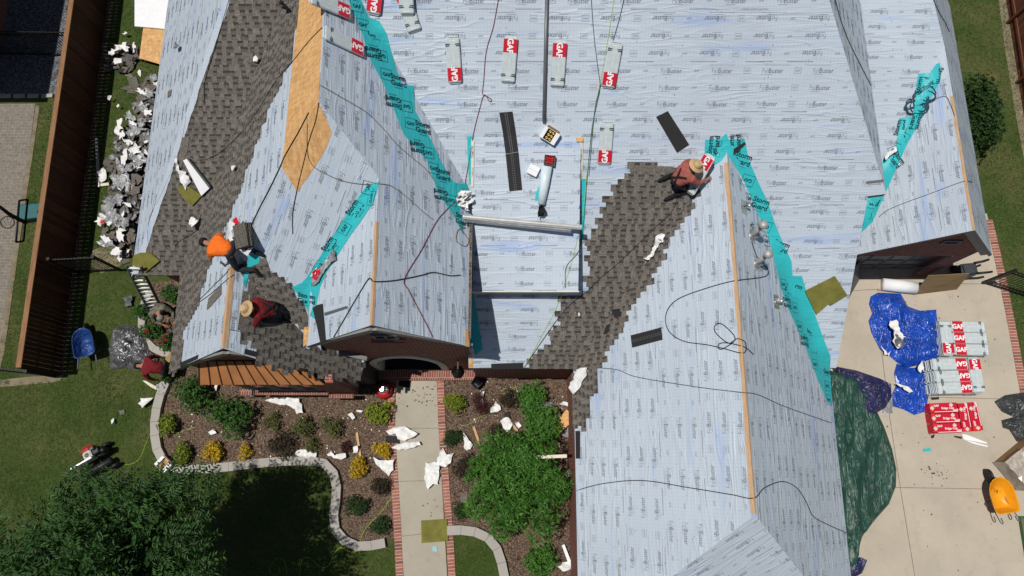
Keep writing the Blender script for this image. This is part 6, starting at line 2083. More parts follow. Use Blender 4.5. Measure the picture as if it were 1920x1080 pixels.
b = MB(); b.box(frame(at(1941, 1020, .152), (1, .0, 0), (0, 0, 1)), .62, 1.45, .012, 0, 1, .0, z0=True)
b.build("mat", M['tan'], t)
# ------------------------------------------------------------------ wheelbarrows
def outline(L_, W_, k, n=9):
    P = []
    for i in range(n + 1):
        a = -math.pi / 2 + math.pi * i / n
        P.append((L_ * .08 + L_ * .42 * math.cos(a), W_ / 2 * math.sin(a)))
    r = W_ * .18
    for i in range(5):
        a = math.pi / 2 + math.pi / 2 * i / 4
        P.append((-L_ / 2 + r + r * math.cos(a), W_ / 2 - r + r * math.sin(a)))
    for i in range(5):
        a = math.pi + math.pi / 2 * i / 4
        P.append((-L_ / 2 + r + r * math.cos(a), -W_ / 2 + r + r * math.sin(a)))
    return P
def wheelbarrow(label, c, front, L_, W_, mat, rimz=.60, loop=False):
    p = at(c[0], c[1], rimz - .1); q = at(front[0], front[1], rimz - .1)
    g = Vector((p.x, p.y, .02))
    Mx = frame(g, Vector((q.x - p.x, q.y - p.y, 0)), (0, 0, 1))
    t = thing("wheelbarrow", label, "wheelbarrow", M=Mx)
    b = MB()
    rim, flo = outline(L_, W_, 0), outline(L_ * .62, W_ * .62, 0)
    n = len(rim)
    z0 = rimz - .27
    def ringp(P, z, s=1.0, dx=0): return [Vector((x * s + dx, y * s, z)) for x, y in P]
    R = [ringp(flo, z0 - .012, 1, -.07), ringp(rim, rimz - .012, 1.0), ringp(rim, rimz + .012, 1.03), ringp(rim, rimz + .012, .985), ringp(rim, rimz - .02, .975), ringp(flo, z0 + .05, 1.0, -.07), ringp(flo, z0, .94, -.07)]
    V = [v for r in R for v in r]
    F = []
    for k in range(len(R) - 1):
        for i in range(n):
            j = (i + 1) % n
            F.append((k * n + i, k * n + j, (k + 1) * n + j, (k + 1) * n + i))
    F.append(tuple(range(n))[::-1]); F.append(tuple(range((len(R) - 1) * n, len(R) * n)))
    b.idx(V, F, 0, 1, True)
    b.build("tray", M[mat], t, True)
    for s in (-1, 1):
        b = MB()
        if loop:
            b.tube([Vector((L_ * .45, s * .08, .22)), Vector((0, s * .2, z0 - .03)), Vector((-L_ * .5, s * .27, .42)), Vector((-L_ * .72, s * .30, .56)), Vector((-L_ * .78, s * .26, .57)), Vector((-L_ * .76, s * .22, .56)), Vector((-L_ * .62, s * .22, .52))], .016, 7)
        else:
            b.tube([Vector((L_ * .55, s * .06, .2)), Vector((0, s * .2, z0 - .03)), Vector((-L_ * .5, s * .27, .46)), Vector((-L_ * .85, s * .30, .52))], .02, 7)
        b.build("handle", M['gray'], t, True)
        b = MB()
        b.tube([Vector((-L_ * .12, s * .2, z0 - .03)), Vector((-L_ * .25, s * .27, .02)), Vector((-L_ * .38, s * .25, .35))], .016, 6)
        b.build("leg", M['gray'], t, True)
    b = MB()
    b.lathe(Matrix.Translation((L_ * .55, 0, .2)) @ Matrix.Rotation(math.pi / 2, 4, 'X'), [(.10, -.03), (.17, -.045), (.20, -.03), (.205, 0), (.20, .03), (.17, .045), (.10, .03)], 20)
    b.lathe(Matrix.Translation((L_ * .55, 0, .2)) @ Matrix.Rotation(math.pi / 2, 4, 'X'), [(.02, -.07), (.03, -.05), (.11, -.02), (.11, .02), (.03, .05), (.02, .07)], 14)
    b.build("wheel", M['black'], t, True)
    return t, Mx
wheelbarrow("worn blue steel wheelbarrow standing on the left lawn", (159, 643), (154, 610), .92, .64, 'blueworn', .58)
t, Mx = wheelbarrow("bright yellow plastic wheelbarrow on the drive at right", (1876, 928), (1866, 895), 1.02, .74, 'yellow', .60, True)
b = MB()
rnd = random.Random(1)
for i in range(16):
    b.box(Matrix.Translation((.12 + rnd.gauss(0, .06), rnd.gauss(0, .05), .345)) @ Matrix.Rotation(rnd.random() * 3, 4, 'Z'), rnd.uniform(.01, .05), rnd.uniform(.008, .02), .01)
b.build("dirt", M['mulch'], t, True)
# ------------------------------------------------------------------ machines
t = thing("air_compressor", "wheeled black twin tank compressor with beige engine on the lawn", "compressor", at(192, 866))
Mx = frame(at(190, 864, 0.0), at(235, 838, 0) - at(190, 864, 0), (0, 0, 1))
for s in (-1, 1):
    b = MB(); b.tube([Mx @ Vector((x, s * .17 - .05, .26)) for x in (-.48, -.44, .40, .44)], [.06, .115, .115, .06], 16)
    b.build("tank", M['black'], t)
b = MB(); b.box(Mx @ Matrix.Translation((-.02, .20, .36)), .26, .26, .26, 0, 1, .05, z0=True)
b.lathe(Mx @ Matrix.Translation((-.02, .20, .625)), [(.07, 0), (.06, .015), (.03, .02)], 16, 1)
b.build("engine_cover", [M['tank'], M['gray']], t)
b = MB(); b.box(Mx @ Matrix.Translation((-.20, .04, .40)), .70, .07, .34, 0, 1, .02, z0=True)
b.build("belt_guard", M['alum'], t)
b = MB(); b.box(Mx @ Matrix.Translation((.22, .22, .36)), .22, .22, .20, 0, 1, .03, z0=True)
b.box(Mx @ Matrix.Translation((.20, .30, .56)), .12, .10, .12, 1, 1, .02, z0=True)
b.lathe(Mx @ Matrix.Translation((.42, .12, .38)), [(.09, 0), (.10, .1), (.07, .2), (.05, .22)], 14, 0)
b.build("pump", [M['iron'], M['gray']], t)
for s in (-1, 1):
    b = MB(); b.lathe(Mx @ Matrix.Translation((.40, s * .36 - .05, .16)) @ Matrix.Rotation(math.pi / 2, 4, 'X'), [(.05, -.04), (.14, -.05), (.16, 0), (.14, .05), (.05, .04)], 16)
    b.build("wheel", M['black'], t)
b = MB(); b.tube([Mx @ Vector(p) for p in ((-.42, -.25, .3), (-.72, -.25, .55), (-.72, .15, .55), (-.42, .15, .3))], .016, 6)
b.build("handle", M['gray'], t)
t = thing("fuel_can", "red plastic fuel can beside the compressor on the lawn", "fuel can", at(172, 846))
Mx = frame(at(171, 845, 0), at(185, 838, 0) - at(171, 845, 0), (0, 0, 1))
b = MB(); b.box(Mx, .36, .26, .26, 0, 1, .07, z0=True); b.box(Mx @ Matrix.Translation((-.02, 0, .25)), .26, .06, .07, 0, 1, .02, z0=True)
b.build("body", M['red'], t)
b = MB(); b.lathe(Mx @ Matrix.Translation((.13, 0, .25)), [(.045, 0), (.045, .04), (.03, .05)], 12)
b.build("spout_cap", M['black'], t)
t = thing("pancake_compressor", "small red compressor by the porch step at the walk's left", "compressor", at(722, 733))
Mx = frame(at(722, 733, 0), (1, .25, 0), (0, 0, 1))
b = MB(); b.lathe(Mx, [(.10, .05), (.24, .09), (.27, .17), (.24, .26), (.12, .30)], 20); b.build("tank", M['red'], t)
b = MB(); b.box(Mx @ Matrix.Translation((.02, .02, .28)), .30, .22, .18, 0, 1, .04, z0=True); b.build("motor_cover", M['steel'], t)
b = MB(); b.tube([Mx @ Vector(p) for p in ((.12, -.14, .3), (.36, -.10, .5), (.38, .12, .5), (.14, .16, .3))], .02, 8); b.build("handle", M['black'], t)
t = thing("planter_pot", "black tapered plastic pot on the mulch right of the entrance", "pot", at(895, 718))
b = MB(); b.lathe(Matrix.Translation(at(894, 721, 0)), [(.13, .0), (.19, .36), (.20, .37), (.18, .365), (.13, .05)], 4); b.build("pot", M['cartgray'], t)
slabthing("doormat", "dark doormat lying askew at the top of the walk", "doormat", [(748, 712), (771, 712), (769, 727), (748, 724)], .02, 'cloth', z=.034)
# sheets by the upper left eave
def sheet3(name, label, cat, px, z, th, mat):
    return slabthing(name, label, cat, px, th, mat, z=z)
sheet3("foam_board", "large white foam board on the grass at the top left", "board", [(254, -15), (334, -15), (322, 58), (300, 55), (254, 51)], .30, .05, 'foam')
sheet3("osb_sheet", "square orange sheathing sheet under the white foam board", "sheathing", [(270, 47), (320, 58), (310, 124), (262, 110)], .26, .02, 'osb')
slabthing("downspout_pipe", "long pale downspout piece lying along the left fence shade", "downspout", [(181, 261), (185, 261), (189, 352), (185, 352)], .08, 'alum', z=.02)
scrap("white plastic pieces at the foot of the pale downspout", [(190, 328), (199, 318), (202, 322), (199, 340), (192, 343)], 'paper', z=.02, amp=.08, sp=5)
slabthing("trim_piece", "cream trim piece on the grass next to the debris heap", "trim", [(189, 345), (214, 342), (214, 347), (190, 350)], .03, 'cream', z=.02)
slabthing("trim_piece", "curved cream trim piece on the lawn below the red shirted man", "trim", [(268, 714), (274, 714), (296, 726), (294, 731), (284, 726)], .03, 'cream', z=.02)
for i, (a, c_) in enumerate((((315, 624), (316, 652)), ((320, 624), (320, 652)), ((324, 627), (324, 655)))):
    p, q = at(*a, .25), at(*c_, .25)
    b = MB(); b.tube([p, q], .03, 8)
    b.lathe(frame(p, (1, 0, 0), p - q), [(.034, -.01), (.036, .05), (.02, .06)], 8, 1)
    tag(b.build("pipe", [M['foam'], M['blueflat']]), ["leftmost white pipe with blue cap beside the left gable", "middle white pipe with blue cap beside the left gable", "rightmost white pipe with blue cap beside the left gable"][i], "pipe")
slabthing("knee_pad", "upper tan pad strip wedged beside the white pipes", "foam pad", [(328, 626), (334, 618), (340, 622), (330, 652), (326, 654)], .06, 'olive2', z=.4)
slabthing("knee_pad", "lower tan pad strip at the left gable eave", "foam pad", [(309, 676), (327, 654), (330, 660), (318, 682), (312, 684)], .06, 'olive2', z=.4)
b = MB()
a, c_ = at(948, 859, 2.0), at(1063, 855, 2.35)
b.box(framex((a + c_) / 2, c_ - a, (0, 0, 1)), (c_ - a).length, .09, .03, 0)
tag(b.build("wood_strip", M['cream']), "long pale wood strip resting on the leafy tree", "wood strip")
for lab, a, c_, mt in (("wood stake lying in the left bed beside the olive shrubs", (669, 811), (676, 858), 'pine'), ("thin wood strip in the right bed left of the tree", (888, 800), (910, 864), 'pine'), ("short wood strip under the purple shrub near the tree", (934, 814), (938, 832), 'pine'), ("wood strip among scraps above the leafy tree", (955, 787), (974, 815), 'pine')):
    p, q = at(*a, .05), at(*c_, .05)
    b = MB(); b.box(frame((p + q) / 2, q - p, (0, 0, 1)), (q - p).length, .07, .035)
    tag(b.build("wood_strip", M[mt]), lab, "wood strip")
carton("open carton lying on the kerb corner of the left bed", (310, 870), (318, 874), .42, .34, .14, 'foam', 'card', True, None, None, hitp=(at(310, 871, .18), GROUND))
# ------------------------------------------------------------------ paper and scraps on the ground
for i, (lab, px, mt) in enumerate((
    ("white sheet lying over dark shingles on the walk", [(725, 809), (735, 803), (760, 801), (784, 813), (775, 820), (760, 826), (748, 824), (742, 814), (730, 816)], 'paper'),
    ("white sheet just below the one over dark shingles", [(736, 840), (752, 832), (786, 828), (789, 833), (772, 841), (750, 844)], 'paper'),
    ("white sheet beside the golden shrub at the walk edge", [(701, 857), (706, 860), (713, 864), (740, 862), (739, 880), (729, 893), (718, 880), (708, 874)], 'paper'),
    ("largest crumpled white sheet on the walk's right edge", [(797, 885), (800, 868), (820, 866), (826, 848), (832, 839), (838, 852), (851, 850), (845, 868), (836, 876), (824, 872), (822, 908), (812, 908), (803, 918), (798, 900)], 'paper'),
    ("long white sheet on the mulch below the bay window", [(499, 752), (515, 748), (545, 746), (562, 747), (568, 766), (571, 774), (558, 777), (556, 768), (540, 760), (520, 758)], 'paper'),
    ("white paper under the shrubs beside the kerb", [(551, 852), (560, 845), (575, 843), (596, 850), (594, 858), (570, 857)], 'paper'),
    ("white triangular sheet in the right bed near the stake", [(869, 811), (874, 818), (888, 834), (882, 842), (872, 844), (870, 828)], 'paper'),
    ("pale blue paper in the right bed beside the red grass", [(921, 765), (930, 752), (940, 768), (934, 772), (928, 772), (920, 774)], 'paper'),
    ("white paper cluster in the right bed above the purple shrub", [(939, 790), (948, 782), (958, 786), (962, 796), (956, 806), (950, 812), (944, 802)], 'paper'),
    ("round white scrap beside the paper cluster", [(965, 794), (972, 791), (978, 798), (972, 804)], 'paper'),
    ("white scrap on the red grass plant", [(900, 740), (904, 734), (909, 735), (906, 744)], 'paper'),
    ("lower white scrap on the red grass plant", [(900, 752), (904, 749), (910, 758), (904, 762)], 'paper'),
    ("gray film on the big bright shrub", [(1012, 760), (1020, 753), (1034, 754), (1042, 760), (1030, 768), (1016, 766)], 'scrim'),
    ("white paper at the right wing wall by the bright shrub", [(1048, 759), (1056, 753), (1066, 756), (1072, 765), (1062, 762)], 'paper'),
    ("foil scrap below the tan pad at the wall", [(1053, 815), (1066, 801), (1072, 814), (1064, 822)], 'scrim'),
    ("white scrap in the dark gap by the wing wall", [(1058, 890), (1066, 878), (1070, 890), (1064, 896)], 'paper'),
    ("white paper at the lower wing wall beside the metal strip", [(1046, 1062), (1056, 1054), (1070, 1050), (1070, 1064), (1056, 1072)], 'paper'),
    ("white paper on the left lawn near the kerb", [(263, 757), (268, 747), (280, 747), (289, 745), (279, 758), (270, 766)], 'paper'),
    ("white wad on the left lawn", [(210, 788), (215, 784), (216, 792), (212, 796)], 'paper'),
    ("silver foil at the kerb beneath the red shirted man", [(296, 722), (306, 718), (313, 728), (310, 738), (298, 736)], 'scrim'),
    ("white scrap by the dark bush near the bay", [(404, 718), (410, 722), (408, 734), (402, 730)], 'paper'),
    ("white scrap under the big dark bush", [(392, 810), (402, 806), (408, 813), (396, 816)], 'paper'),
    ("small white card on the mulch left of the tall shrub", [(653, 778), (660, 774), (668, 783), (663, 787)], 'paper'),
    ("pale scrap at left of the green and yellow shrub", [(668, 772), (672, 769), (682, 770), (680, 774)], 'paper'),
    ("white scrap next to the burgundy plant", [(662, 838), (672, 836), (672, 849), (664, 850)], 'paper'),
    ("pale strip pieces crossing the kerb", [(614, 852), (622, 846), (628, 853), (650, 850), (652, 858), (640, 862), (628, 858)], 'paper'),
    ("white cap like scrap by the compressor", [(209, 868), (213, 864), (217, 868), (213, 872)], 'paper'),
    ("white strip on the lawn above the debris heap", [(232, 66), (240, 64), (244, 67), (238, 69)], 'paper'),
    ("small paper on the grass left of the heap", [(222, 202), (226, 198), (228, 202), (224, 205)], 'paper'),
    ("pale strip on the grass left of the heap", [(206, 190), (214, 184), (216, 186), (209, 192)], 'paper'),
    ("white pieces beside the rose bed under the left gable", [(332, 545), (340, 548), (342, 560), (334, 556)], 'paper'),
    ("gray and white card on the lawn next to the rose bed", [(236, 561), (244, 557), (251, 556), (250, 573), (239, 576)], 'gray'),
)):
    scrap(lab, px, mt, z=.06 if mt != 'gray' else .03, amp=.06, sp=5, seed=i, only=["none"])
slabthing("shingle_scrap", "two black shingle pieces half under the white sheet on the walk", "shingle", [(723, 817), (748, 817), (750, 832), (724, 830)], .015, 'starter', z=.036)
slabthing("shingle_scrap", "black shingle piece on the paper cluster", "shingle", [(946, 774), (955, 771), (957, 786), (946, 787)], .015, 'starter', z=.10)
slabthing("shingle_scrap", "gray slate like piece by the round shrub in the right bed", "shingle", [(864, 926), (876, 924), (877, 940), (863, 943)], .02, 'shingle2', z=.02)
slabthing("shingle_scrap", "gray shingle scrap on the left lawn", "shingle", [(224, 770), (233, 768), (235, 776), (226, 778)], .015, 'shingle2', z=.01)

slabthing("downspout_pipe", "white downspout piece leaning by the wing wall at bottom edge", "downspout", [(1053, 1022), (1058, 1020), (1070, 1051), (1065, 1055)], .07, 'foam', z=.10)
# ------------------------------------------------------------------ planting
def leaves(mb, p, d, ln, wd, tone, rnd, curl=.15):
    d = d.normalized()
    s = d.cross(Vector((rnd.uniform(-1, 1), rnd.uniform(-1, 1), rnd.uniform(-.3, 1))))
    if s.length < 1e-3: return
    s.normalize()
    m = p + d * (ln * .5) + Vector((0, 0, curl * ln * .4))
    mb.face([p, m + s * wd * .5, p + d * ln - Vector((0, 0, curl * ln)), m - s * wd * .5], 0, None, tone)
def rosette(mb, p, up, rnd, ln, wd, k, tone):
    a0 = rnd.random() * 6.3
    up = up.normalized()
    t = up.cross(Vector((.3, .5, .1))).normalized(); b = up.cross(t)
    for i in range(k):
        a = a0 + i * 6.283 / k + rnd.uniform(-.25, .25)
        d = (t * math.cos(a) + b * math.sin(a)) + up * rnd.uniform(.1, .8)
        leaves(mb, p, d, ln * rnd.uniform(.7, 1.15), wd, min(1, max(0, tone + rnd.uniform(-.2, .25))), rnd)
def shrub(name, label, u, v, rpx, h, mat, n=420, leaf=(.07, .035), cat="shrub", squash=1.0, lumps=9, ros=5, stems=True, group=None, gold=None):
    rnd = random.Random(int(u * 7 + v))
    c = at(u, v, h * .5)
    r = rpx / FPX * (CAM_H - h * .5)
    t = thing(name, label, cat, (c.x, c.y, 0), group)
    mb = MB()
    L_ = []
    for i in range(lumps):
        a = rnd.random() * 6.283; q = math.sqrt(rnd.random()) * .62
        L_.append((c.x + r * q * math.cos(a), c.y + r * q * math.sin(a) * squash, h * rnd.uniform(.30, .62), r * rnd.uniform(.36, .56)))
    L_.append((c.x, c.y, h * .45, r * .72))
    for i in range(n):
        lx, ly, lz, lr = rnd.choice(L_)
        d = Vector((rnd.gauss(0, 1), rnd.gauss(0, 1), rnd.gauss(.35, .9))).normalized()
        q = rnd.random() ** .38
        p = Vector((lx, ly, lz)) + Vector((d.x * lr, d.y * lr * squash, d.z * min(lr, h * .5))) * q
        p.z = max(.03, p.z)
        tone = rnd.random() * .75 + .1
        if gold and rnd.random() < gold: tone = 1.0
        rosette(mb, p, d + Vector((0, 0, .5)), rnd, leaf[0], leaf[1], ros, tone)
    mb.build("foliage", M[mat], t)
    if stems:
        st = MB()
        for i in range(6):
            a = rnd.random() * 6.283
            e = Vector((c.x + r * .55 * math.cos(a), c.y + r * .55 * math.sin(a), h * .55))
            st.tube([Vector((c.x + .03 * math.cos(a), c.y + .03 * math.sin(a), 0)), Vector((c.x, c.y, 0)).lerp(e, .5) + Vector((0, 0, .05)), e], [.018, .013, .005], 5)
        st.build("stems", M['bark'], t)
    return t, c
SH = [
    ("big dark green bush at the left end of the bed beside the gable", 355, 736, 43, 1.1, 'l_green', 620, (.085, .045)),
    ("largest dark green bush in the left bed below the copper roof", 430, 780, 50, 1.2, 'l_green', 760, (.085, .045)),
    ("round yellow green shrub nearest the left kerb bend", 311, 796, 25, .6, 'l_lime', 420, (.055, .032)),
    ("yellow green shrub beside the open carton on the kerb", 340, 852, 24, .6, 'l_lime', 400, (.055, .032)),
    ("golden orange shrub second along the lower kerb", 394, 849, 23, .6, 'l_gold', 360, (.055, .032)),
    ("sparse yellow shrub third along the lower kerb", 460, 846, 18, .45, 'l_gold', 110, (.06, .03)),
    ("small olive shrub below the long white sheet", 508, 791, 20, .45, 'l_olive', 260, (.05, .026)),
    ("left one of the two round olive shrubs mid bed", 566, 799, 24, .6, 'l_olive', 430, (.05, .026)),
    ("right one of the two round olive shrubs mid bed", 621, 802, 23, .6, 'l_olive', 420, (.05, .026)),
    ("dark brown purple bush above the kerb in the left bed", 526, 836, 33, .7, 'l_plum', 640, (.05, .024)),
    ("small green and yellow shrub beside white paper at the kerb", 584, 834, 21, .4, 'l_olive', 180, (.06, .03)),
    ("little burgundy plant above the kerb strips", 650, 839, 13, .35, 'l_wine', 120, (.06, .025)),
    ("round green shrub with yellow lower edge left of the walk", 711, 773, 30, .75, 'l_lime', 560, (.06, .035)),
    ("golden shrub beside the walk edge and white sheets", 716, 846, 21, .5, 'l_gold', 240, (.065, .03)),
    ("bright golden shrub below the wood stake", 672, 877, 22, .55, 'l_gold', 320, (.065, .03)),
    ("dark burgundy bush below the golden shrub by the walk", 713, 909, 22, .6, 'l_plum', 420, (.05, .024)),
    ("dark green round shrub inside the lower kerb curve", 668, 950, 24, .55, 'l_dark', 460, (.05, .028)),
    ("dark green shrub nearest the walk at the bed's lower end", 712, 988, 20, .5, 'l_dark', 380, (.05, .028)),
    ("bright yellow green shrub right of the walk near the house", 855, 760, 28, .75, 'l_lime', 520, (.06, .035)),
    ("round dark green shrub right of the walk below the bright one", 849, 818, 21, .6, 'l_dark', 440, (.05, .026)),
    ("dark olive purple bush right of the walk mid bed", 873, 877, 28, .7, 'l_plum', 560, (.05, .026)),
    ("small dark green shrub right of the walk above the olive pad", 865, 959, 18, .45, 'l_dark', 340, (.05, .026)),
    ("purple green bush left of the leafy tree", 929, 816, 24, .7, 'l_plum', 420, (.05, .026)),
    ("dark plum bush beside the big bright shrub", 955, 748, 24, .7, 'l_plum', 380, (.05, .026)),
    ("red leaved spiky plant strewn with white scraps", 905, 754, 22, .5, 'l_wine', 150, (.14, .016)),
    ("bright green shrub under the main eave by the black pot", 1006, 750, 38, 1.0, 'l_bright', 700, (.075, .045)),
    ("big bright green shrub between tree and right wing wall", 1022, 806, 46, 1.1, 'l_bright', 860, (.075, .045)),
    ("bright green shrub squeezed between the big bright shrub and tree", 984, 832, 30, 1.0, 'l_bright', 480, (.075, .045)),
    ("green shrub by the wing wall at the bottom edge", 1018, 1052, 40, .9, 'l_bright', 560, (.07, .04)),
    ("small green shrub beside the left gable by the red shirted man", 318, 700, 20, .5, 'l_green', 200, (.06, .035)),
]
for lab, u, v, r, h, m, n, lf in SH:
    shrub("shrub", lab, u, v, r, h, m, n, lf, gold=.25 if 'yellow lower' in lab else None)
# rose bed under the ladder
for lab, u, v, r in (("rose bush with red flowers at the lower end of the ladder bed", 285, 620, 26), ("green rose bush behind the camouflage man", 322, 552, 26), ("low green rose bush at the left rim of the ladder bed", 272, 585, 20), ("green rose bush beside the white pipes", 312, 640, 20)):
    t, c = shrub("rose_bush", lab, u, v, r, .7, 'l_green', 330, (.065, .04), cat="rose bush")
    rnd = random.Random(int(u))
    if "red" in lab or "pipes" in lab:
        for k in range(3):
            b = MB()
            p = Vector((c.x + rnd.uniform(-.35, .35), c.y + rnd.uniform(-.35, .35), .72))
            for j in range(2):
                rosette(b, p + Vector((rnd.uniform(-.05, .05), rnd.uniform(-.05, .05), 0)), Vector((0, 0, 1)), rnd, .06, .05, 7, .5)
            b.build("flower", M['flower'], t)
# tall hedge shrub at the right side
t, c = shrub("tall_shrub", "large dense green bush against the house at right beside the lawn", 1838, 208, 46, 2.2, 'l_dark', 1500, (.10, .06), cat="bush", squash=2.0, lumps=26, ros=6)
# leafy garden tree
def tree(name, label, c, rx, ry, z0, z1, mat, clumps, sprays, ln, wd, ros, trunk_r, seed, cat="tree", cr=.8):
    rnd = random.Random(seed)
    t = thing(name, label, cat, (c.x, c.y, 0))
    cz = (z0 + z1) / 2; rz = (z1 - z0) / 2
    b = MB()
    C = []
    while len(C) < clumps:
        d = Vector((rnd.uniform(-1, 1), rnd.uniform(-1, 1), rnd.uniform(-.8, 1)))
        if .35 < d.length < 1.0:
            C.append(Vector((c.x + d.x * rx, c.y + d.y * ry, cz + d.z * rz)))
    for p in C:
        r = cr * rnd.uniform(.65, 1.2)
        for i in range(sprays):
            d = Vector((rnd.gauss(0, 1), rnd.gauss(0, 1), rnd.gauss(.45, .8))).normalized()
            q = p + d * (r * rnd.random() ** .45)
            out = (q - Vector((c.x, c.y, cz))).normalized()
            tone = .15 + .65 * rnd.random()
            # a pinnate spray: leaflets in pairs down a drooping stalk
            ax = (d + out * .8 + Vector((0, 0, -.1))).normalized()
            sd = ax.cross(Vector((0, 0, 1)))
            if sd.length < .05: continue
            sd.normalize()
            if ros == 0:
                for j in range(5):
                    base = q + ax * (.07 * j) - Vector((0, 0, .006 * j * j))
                    for s in (-1, 1):
                        leaves(b, base, ax * .7 + sd * s + Vector((0, 0, rnd.uniform(-.2, .2))), ln * rnd.uniform(.8, 1.1), wd, min(1, tone + rnd.uniform(-.1, .2)), rnd)
            else:
                rosette(b, q, d + Vector((0, 0, .7)), rnd, ln, wd, ros, tone)
    b.build("crown", M[mat], t)
    k = MB()
    top = Vector((c.x, c.y, z0 + rz * .8))
    k.tube([Vector((c.x, c.y, 0)), Vector((c.x + .05, c.y + .03, z0 * .6)), top], [trunk_r, trunk_r * .8, trunk_r * .45], 10)
    for p in C[:int(min(14, clumps))]:
        s = Vector((c.x, c.y, z0 * rnd.uniform(.5, 1.0)))
        k.tube([s, s.lerp(p, .5) + Vector((0, 0, .1)), p], [trunk_r * .45, trunk_r * .3, trunk_r * .12], 6)
    k.build("trunk", M['bark'], t)
    return t
cc = at(196, 1104, 5.6)
tree("shade_tree", "large dark green leafy tree at the lower left throwing a deep shadow", cc, 2.8, 2.2, 3.4, 7.4, 'l_tree', 70, 70, .15, .055, 0, .17, 3)
cc = at(966, 905, 1.6)
tree("garden_tree", "bushy bright green tree with starry leaves beside the right wing", cc, 1.25, 1.6, .7, 2.4, 'l_bright', 62, 32, .17, .038, 8, .06, 5, cr=.46)
# ------------------------------------------------------------------ torn-off roofing heaped along the left eave
rnd = random.Random(21)
HEAP = [(276, 140), (300, 165), (294, 240), (282, 330), (264, 420), (247, 478), (226, 482), (204, 466), (188, 425), (196, 380), (206, 345), (203, 320), (214, 260), (236, 228), (252, 190)]
HEAP2 = [(202, 100), (222, 84), (248, 80), (260, 96), (256, 128), (226, 134), (204, 122)]
def heap_z(u, v):
    d = min(math.hypot(u - a, v - b) for a, b in HEAP)
    return min(.34, d / 60 * .55)
mb = MB()
protos = []
for k in range(12):
    b = MB()
    w_, l_ = rnd.uniform(.16, .34), rnd.uniform(.22, .62)
    n = 5
    pts = [(-l_ / 2, -w_ / 2), (l_ * rnd.uniform(.2, .5), -w_ / 2 * rnd.uniform(.7, 1)), (l_ / 2, w_ * rnd.uniform(-.2, .3)), (l_ * rnd.uniform(.1, .45), w_ / 2), (-l_ / 2 * rnd.uniform(.6, 1), w_ / 2)]
    bend = rnd.uniform(-.6, .6)
    top = [Vector((x, y, bend * x * x + rnd.uniform(-.01, .01))) for x, y in pts]
    c0 = sum(top, Vector()) / 5 + Vector((0, 0, -bend * .02))
    th = Vector((0, 0, -.009))
    tone = rnd.uniform(.6, 1.35)
    for i in range(5):
        j = (i + 1) % 5
        b.face([c0, top[i], top[j]], 0, None, tone)
        b.face([c0 + th, top[j] + th, top[i] + th], 1, None, 1)
        b.face([top[j], top[i], top[i] + th, top[j] + th], 1, None, .8)
    protos.append((b, k))
made = {}
def piece(k, Mx, lab, grp):
    if k not in made:
        o = protos[k][0].build("torn_shingle", [M['shingle2'] if k % 3 else M['shingle'], M['starter']])
        made[k] = o
    else:
        o = made[k].copy(); COL.objects.link(o)
    o.matrix_basis = Mx
    tag(o, lab, "shingle", grp)
cnt = 0
while cnt < 295:
    u, v = rnd.uniform(185, 302), rnd.uniform(75, 484)
    a, b_ = inpoly(u, v, HEAP), inpoly(u, v, HEAP2)
    if not (a or b_): continue
    z = (heap_z(u, v) if a else .16) * rnd.uniform(.35, 1.05) + .02
    p = at(u, v, z)
    Mx = Matrix.Translation(p) @ Matrix.Rotation(rnd.random() * 6.28, 4, 'Z') @ Matrix.Rotation(rnd.gauss(0, .22), 4, 'X') @ Matrix.Rotation(rnd.gauss(0, .2), 4, 'Y')
    if rnd.random() < .25: Mx = Mx @ Matrix.Rotation(math.pi, 4, 'X')
    Mx = Mx @ Matrix.Scale(rnd.uniform(.5, 1.0), 4)
    piece(cnt % 12, Mx, "torn old shingle in the debris heap along the left eave" if a else "torn old shingle in the small upper heap by the cedar fence", "torn shingles in the left debris heap" if a else "torn shingles in the small upper heap")
    cnt += 1
for i, (u, v) in enumerate([(190, 90), (247, 168), (241, 163), (250, 155), (228, 480), (232, 484), (205, 300), (240, 140)]):
    Mx = Matrix.Translation(at(u, v, .03)) @ Matrix.Rotation(i * 1.7, 4, 'Z') @ Matrix.Rotation(.12, 4, 'X')
    piece(i % 12, Mx, "stray torn shingle on the grass beside the debris heap", "stray torn shingles around the debris heap")
def blob(u, v, rx, ry, n=15, jit=.5, rot=0.0):
    P = []
    for i in range(n):
        a = i * 6.283 / n
        k = 1 + rnd.uniform(-jit, jit)
        x, y = rx * math.cos(a) * k, ry * math.sin(a) * k
        P.append((u + x * math.cos(rot) - y * math.sin(rot), v + x * math.sin(rot) + y * math.cos(rot)))
    return P
def heapsheet(name, lab, cat, u, v, rx, ry, mat, amp, grp, z, rot=0.0, sp=5):
    b = drape(blob(u, v, rx, ry, rot=rot), sp, .02, None, ["none"], amp=amp, freq=8.5, thick=.012, seed=int(u + v), z=z)
    tag(b.build(name, M[mat]), lab, cat, grp)
for u, v, rx, ry, rot in ((283, 178, 13, 9, 0), (270, 205, 20, 11, .2), (258, 245, 24, 15, -.3), (262, 300, 22, 12, .4), (232, 345, 24, 17, .3), (222, 378, 24, 16, -.2), (215, 410, 17, 15, .5), (205, 458, 16, 9, .4), (280, 262, 12, 14, 0), (290, 150, 8, 8, 0), (246, 222, 12, 10, .3), (268, 232, 12, 9, .3), (240, 320, 16, 12, .2), (250, 356, 12, 14, 0), (206, 395, 14, 10, .4), (232, 420, 14, 12, .1), (244, 395, 9, 14, .1)):
    heapsheet("plastic_sheet", "crumpled silvery plastic in the debris heap along the left eave", "plastic sheet", u, v, rx * .8, ry * .8, 'scrim', .13, "silvery plastic in the left debris heap", rnd.uniform(.16, .30), rot)
